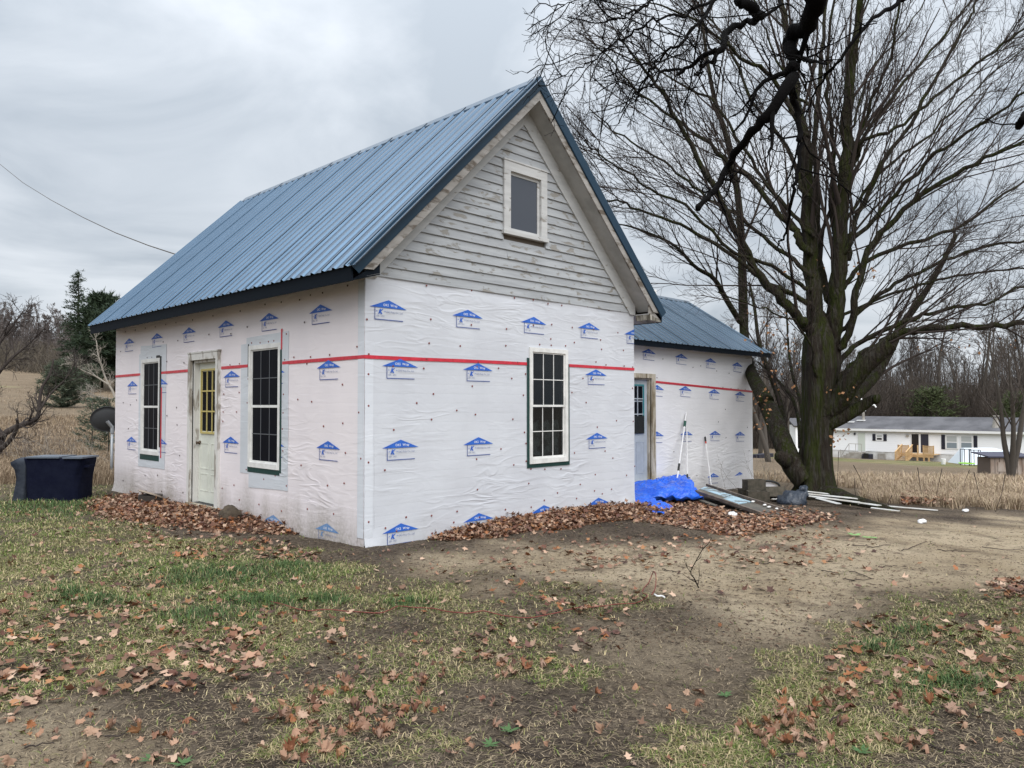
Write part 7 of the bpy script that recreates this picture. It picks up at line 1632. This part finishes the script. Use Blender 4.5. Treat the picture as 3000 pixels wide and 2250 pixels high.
heap('broad thin spread of fallen leaves between the ramp and the bare dirt', None, h_poly, 4300, (3.9, 8.9, -2.6, 1.2), core)

# ------------------------------------------------------------------ grass
grass_m = material('grass_blades', (.1, .12, .04), .8, attr='tint', spec=.15)
def blades(P_, h, wd, lean, colr, rg, flat=None):
    """two-triangle bent blades"""
    n = len(P_); a = rg.rand(n)*6.283; d = np.stack([np.cos(a), np.sin(a), np.zeros(n)], 1); s_ = np.stack([-np.sin(a), np.cos(a), np.zeros(n)], 1)
    ln = lean*(.4+1.2*rg.rand(n)); up = np.array([0, 0, 1.]); w_ = (wd*(.6+.8*rg.rand(n)))[:, None]
    b0 = P_-s_*w_/2; b1 = P_+s_*w_/2; mid = P_+up*(h*.62*np.clip(1.25-.42*ln, .12, 1))[:, None]+d*(h*ln*.35)[:, None]; tip = P_+up*(h*np.clip(1.05-.45*ln, .1, 1.1))[:, None]+d*(h*ln)[:, None]
    m0 = mid-s_*w_*.35; m1 = mid+s_*w_*.35
    V = np.stack([b0, b1, m1, m0, tip], 1).reshape(-1, 3); i = np.arange(n)[:, None]*5
    F = np.concatenate([i+np.array([[0, 1, 2]]), i+np.array([[0, 2, 3]]), i+np.array([[3, 2, 4]])]); C_ = np.repeat(colr, 5, axis=0); return V, F, C_
rg = np.random.RandomState(9)
def sample_img(n, u0, u1, v0, v1, pw=1.0):
    """points spread evenly over the ground seen by the lens, thinning with distance"""
    u = rg.uniform(u0, u1, n)*D; v = (v0+(v1-v0)*rg.rand(n)**pw)*D
    dx = (FV[None, :]+RV[None, :]*((u-1500)/FPX)[:, None]-UV[None, :]*((v-1125)/FPX)[:, None])
    z = np.zeros(n)
    for _ in range(25): t_ = (z-CZ)/dx[:, 2]; X = CAM+dx*t_[:, None]; z = .5*z+.5*gz(X[:, 0], X[:, 1])
    X[:, 2] = gz(X[:, 0], X[:, 1])+relief(X[:, 0], X[:, 1])*np.exp(-np.maximum(np.hypot(X[:, 0]-4, X[:, 1]-1)-18, 0)/15)
    return X
X = np.concatenate([sample_img(230000, -60, 2270, 1085, 1680, 1.0), sample_img(60000, -60, 1000, 1040, 1300, 1.0)])
inside = ((X[:, 0] > -.01) & (X[:, 0] < 5.2) & (X[:, 1] > -.01) & (X[:, 1] < 8.3)) | ((X[:, 0] > 5) & (X[:, 0] < 12.9) & (X[:, 1] > 1.8) & (X[:, 1] < 6.2)); X = X[~inside]
g1_, s1_, f1_, _ = cover(X[:, 0], X[:, 1]); dist = np.linalg.norm(X-CAM, axis=1)
green = np.clip((vnoise(X[:, 0]*1.4, X[:, 1]*1.4, 41, 3)-.50)*7, 0, 1)
ud, vd, _d = proj(X[:, 0], X[:, 1], X[:, 2])
lush = np.zeros(len(X))
for cx0, cy0, rx, ry in ((500, 1243, 175, 26), (620, 1225, 70, 16), (405, 1255, 60, 16), (700, 1298, 60, 16), (560, 1300, 120, 22), (880, 1305, 50, 12), (215, 1300, 60, 20), (110, 1095, 140, 26), (230, 1085, 60, 18), (1900, 1400, 70, 14), (1980, 1365, 60, 12), (2060, 1480, 120, 30), (150, 1290, 50, 30), (445, 1330, 110, 20)):
    lush = np.maximum(lush, np.exp(-(((ud-cx0)/rx)**2+((vd-cy0)/ry)**2)))
keep = rg.rand(len(X)) < np.clip(g1_*1.05+.02+lush*.8-.15*s1_, .015, 1)*np.clip(.35+dist/7, 0, 1)*(1-f1_*.4)
X = X[keep]; green = green[keep]; lush = lush[keep]; g1_ = g1_[keep]; dist = dist[keep]
n = len(X); c_g = np.array([.115, .155, .038]); c_s = np.array([.40, .33, .19]); c_o = np.array([.19, .175, .075]); c_d = np.array([.072, .118, .045])
mixv = rg.rand(n); C_ = np.where((mixv < .30+.34*green)[:, None], c_g, np.where((mixv < .62)[:, None], c_o, c_s)); C_ = np.where((rg.rand(n) < lush*.9)[:, None], c_d, C_)*(.7+.6*rg.rand(n))[:, None]
hgt = (.020+.026*rg.rand(n))*(1+.9*lush)*(1+.25*(dist > 9)); V, F, Cc = blades(X, hgt, .0024+.00042*dist, 1.6-.9*lush, C_, rg)
o = fastmesh('grass', V, F, grass_m, attr=Cc); tag(o, 'short worn grass, part green part straw, growing over the yard', 'grass', kind='stuff'); print('grass', len(F))
# straw crumbs and clods lying over the bare dirt
X = sample_img(80000, -60, 2270, 1120, 1680, 1.0); gq, sq, _, _ = cover(X[:, 0], X[:, 1]); X = X[rg.rand(len(X)) < .62-.38*sq]
inside = ((X[:, 0] > -.01) & (X[:, 0] < 5.2) & (X[:, 1] > -.01)) | (X[:, 1] > 1.8); X = X[~inside]; n = len(X)
pick = rg.rand(n); C_ = np.where((pick < .45)[:, None], np.array([.27, .215, .145]), np.where((pick < .85)[:, None], np.array([.050, .038, .029]), np.array([.20, .155, .105])))*(.7+.6*rg.rand(n))[:, None]
dist = np.linalg.norm(X-CAM, axis=1); V, F, Cc = blades(X+np.array([0, 0, .002]), (.010+.016*rg.rand(n)), .0022+.0004*dist, 2.6, C_, rg)
o = fastmesh('ground_straw', V, F, grass_m, attr=Cc); tag(o, 'crumbs of straw and dark bark bits strewn over the bare dirt', 'ground litter', kind='stuff')
# bark chips and short sticks on the pale dirt
X = sample_img(9000, 700, 2270, 1110, 1400, 1.0); X = X[~((X[:, 0] > -.01) & (X[:, 0] < 5.2) & (X[:, 1] > -.01))][:5200]; X = X[X[:, 1] < 1.7]; n = len(X); a = rg.rand(n)*6.283
ln = (.006+.030*rg.rand(n)**2.5)[:, None]; d = np.stack([np.cos(a), np.sin(a), .08*rg.randn(n)], 1); s_ = np.stack([-np.sin(a), np.cos(a), np.zeros(n)], 1)*(.0022+.004*rg.rand(n))[:, None]; up = np.array([0, 0, .004])
P_ = X+np.array([0, 0, .004]); V = np.stack([P_-d*ln, P_+s_, P_+d*ln, P_-s_, P_+up*1.5], 1).reshape(-1, 3); i = np.arange(n)[:, None]*5
F = np.concatenate([i+np.array([[0, 3, 4]]), i+np.array([[3, 2, 4]]), i+np.array([[2, 1, 4]]), i+np.array([[1, 0, 4]])]); cc = np.array([(.05, .035, .025), (.09, .06, .04), (.16, .11, .075), (.03, .022, .018)])[rg.randint(4, size=n)]
o = fastmesh('bark_chips', V, F, grass_m, attr=np.repeat(cc, 5, axis=0)); tag(o, 'dark bark chips and stick ends strewn over the pale dirt', 'bark chips', kind='stuff')
# dry meadow grass: right of the yard and on the left field
def meadow(label, X, hlo, hhi, w0, cols, seed, leanv=.45):
    r_ = np.random.RandomState(seed); n = len(X); cc = np.array(cols)[r_.randint(len(cols), size=n)]*(.75+.5*r_.rand(n))[:, None]; hh = hlo+(hhi-hlo)*r_.rand(n)
    pat = vnoise(X[:, 0]*.35, X[:, 1]*.35, 51, 3); hh = hh*(.55+.9*pat); dd = np.linalg.norm(X-CAM, axis=1)
    V, F, Cc = blades(X, hh, w0+.00030*dd, leanv, cc, r_); o = fastmesh('meadow_grass', V, F, grass_m, attr=Cc); tag(o, label, 'dry grass', kind='stuff')
DRY = [(.42, .33, .22), (.36, .28, .19), (.48, .39, .27), (.29, .215, .15), (.38, .29, .22)]
X = np.concatenate([sample_img(80000, 1610, 2290, 1044, 1112, .9), sample_img(9000, 1610, 2290, 1030, 1046, 1)])
_, _, f2, _ = cover(X[:, 0], X[:, 1]); ud, vd, _d = proj(X[:, 0], X[:, 1], X[:, 2]); ok = (f2 > .5) & ~((X[:, 0] < 13.2) & (X[:, 1] > 1.5)) & (np.hypot(X[:, 0]-TB[0], X[:, 1]-TB[1]) > 1.0)
ok &= ~((ud > 1640) & (ud < 1860) & (X[:, 0] < 16)); X = X[ok]; edge = np.clip((1100-proj(X[:, 0], X[:, 1], X[:, 2])[1])/40, .25, 1)
meadow('tall dry tan grass between the yard and the mobile home', X, .12, .36, .0034, DRY, 3, .75)
X = sample_img(60000, -60, 262, 890, 1046, .9); X = X[(X[:, 1] > 6.5)]; X = X[~((X[:, 0] > -.3) & (X[:, 1] < 9))]
meadow('dry tan meadow grass on the field left of the farmhouse', X, .10, .36, .0028, [(.30, .23, .155), (.25, .19, .13), (.37, .29, .20), (.20, .145, .10)], 4)
# dark seed stalks standing in the right meadow
g = Tubes()
for x, y0, y1 in ((2085, 1060, 1015), (1995, 1078, 1010), (2020, 1082, 1012), (2150, 1100, 1025), (2120, 1085, 1020), (1920, 1092, 1070), (1870, 1060, 1005), (1850, 1075, 1032), (1808, 1050, 975)):
    b_ = gd(x, y0+8); dd = float((b_-CAM)@FV); tpp = dp((x+rg.randn()*14)*D, y1*D, dd); g.add([b_, (b_+tpp)/2+rg.randn(3)*.03, tpp], [.006, .005, .009], 4)
V_, F_ = g.mesh(); o = fastmesh('weed_stalks', V_, F_, M['twig']); tag(o, 'dark dead weed stalks poking above the dry meadow grass', 'weeds', kind='stuff')
# rosette weeds in the foreground
wm = material('weed_green', (.055, .115, .035), .7)
for i, (x, y, f) in enumerate(((975, 1510, cC), (1180, 1535, cC), (1085, 1320, cA), (965, 1415, cA), (1165, 1460, cB), (275, 1092, cB))):
    q = gp(*f(x, y))+(0, 0, .01); mb = MB()
    for k in range(11): a = k*.62+rg.rand(); L_ = .035+.03*rg.rand(); d = np.array([math.cos(a), math.sin(a), .25]); s_ = np.array([-math.sin(a), math.cos(a), 0])*.008; mb.add([q, q+d*L_*.5+s_, q+d*L_, q+d*L_*.5-s_], [(0, 1, 2, 3)])
    o = mb.build('weed', wm); tag(o, ['low green rosette weed at the bottom left edge of the picture', 'green rosette weed right of the bottom-left one', 'straggly green weed in the dark dirt, bottom centre', 'tiny bright green tuft beside a fallen twig', 'pale green sprout in the grass at the bottom right', 'bright green scrap of leaf on the dark dirt right of centre'][i], 'weed')
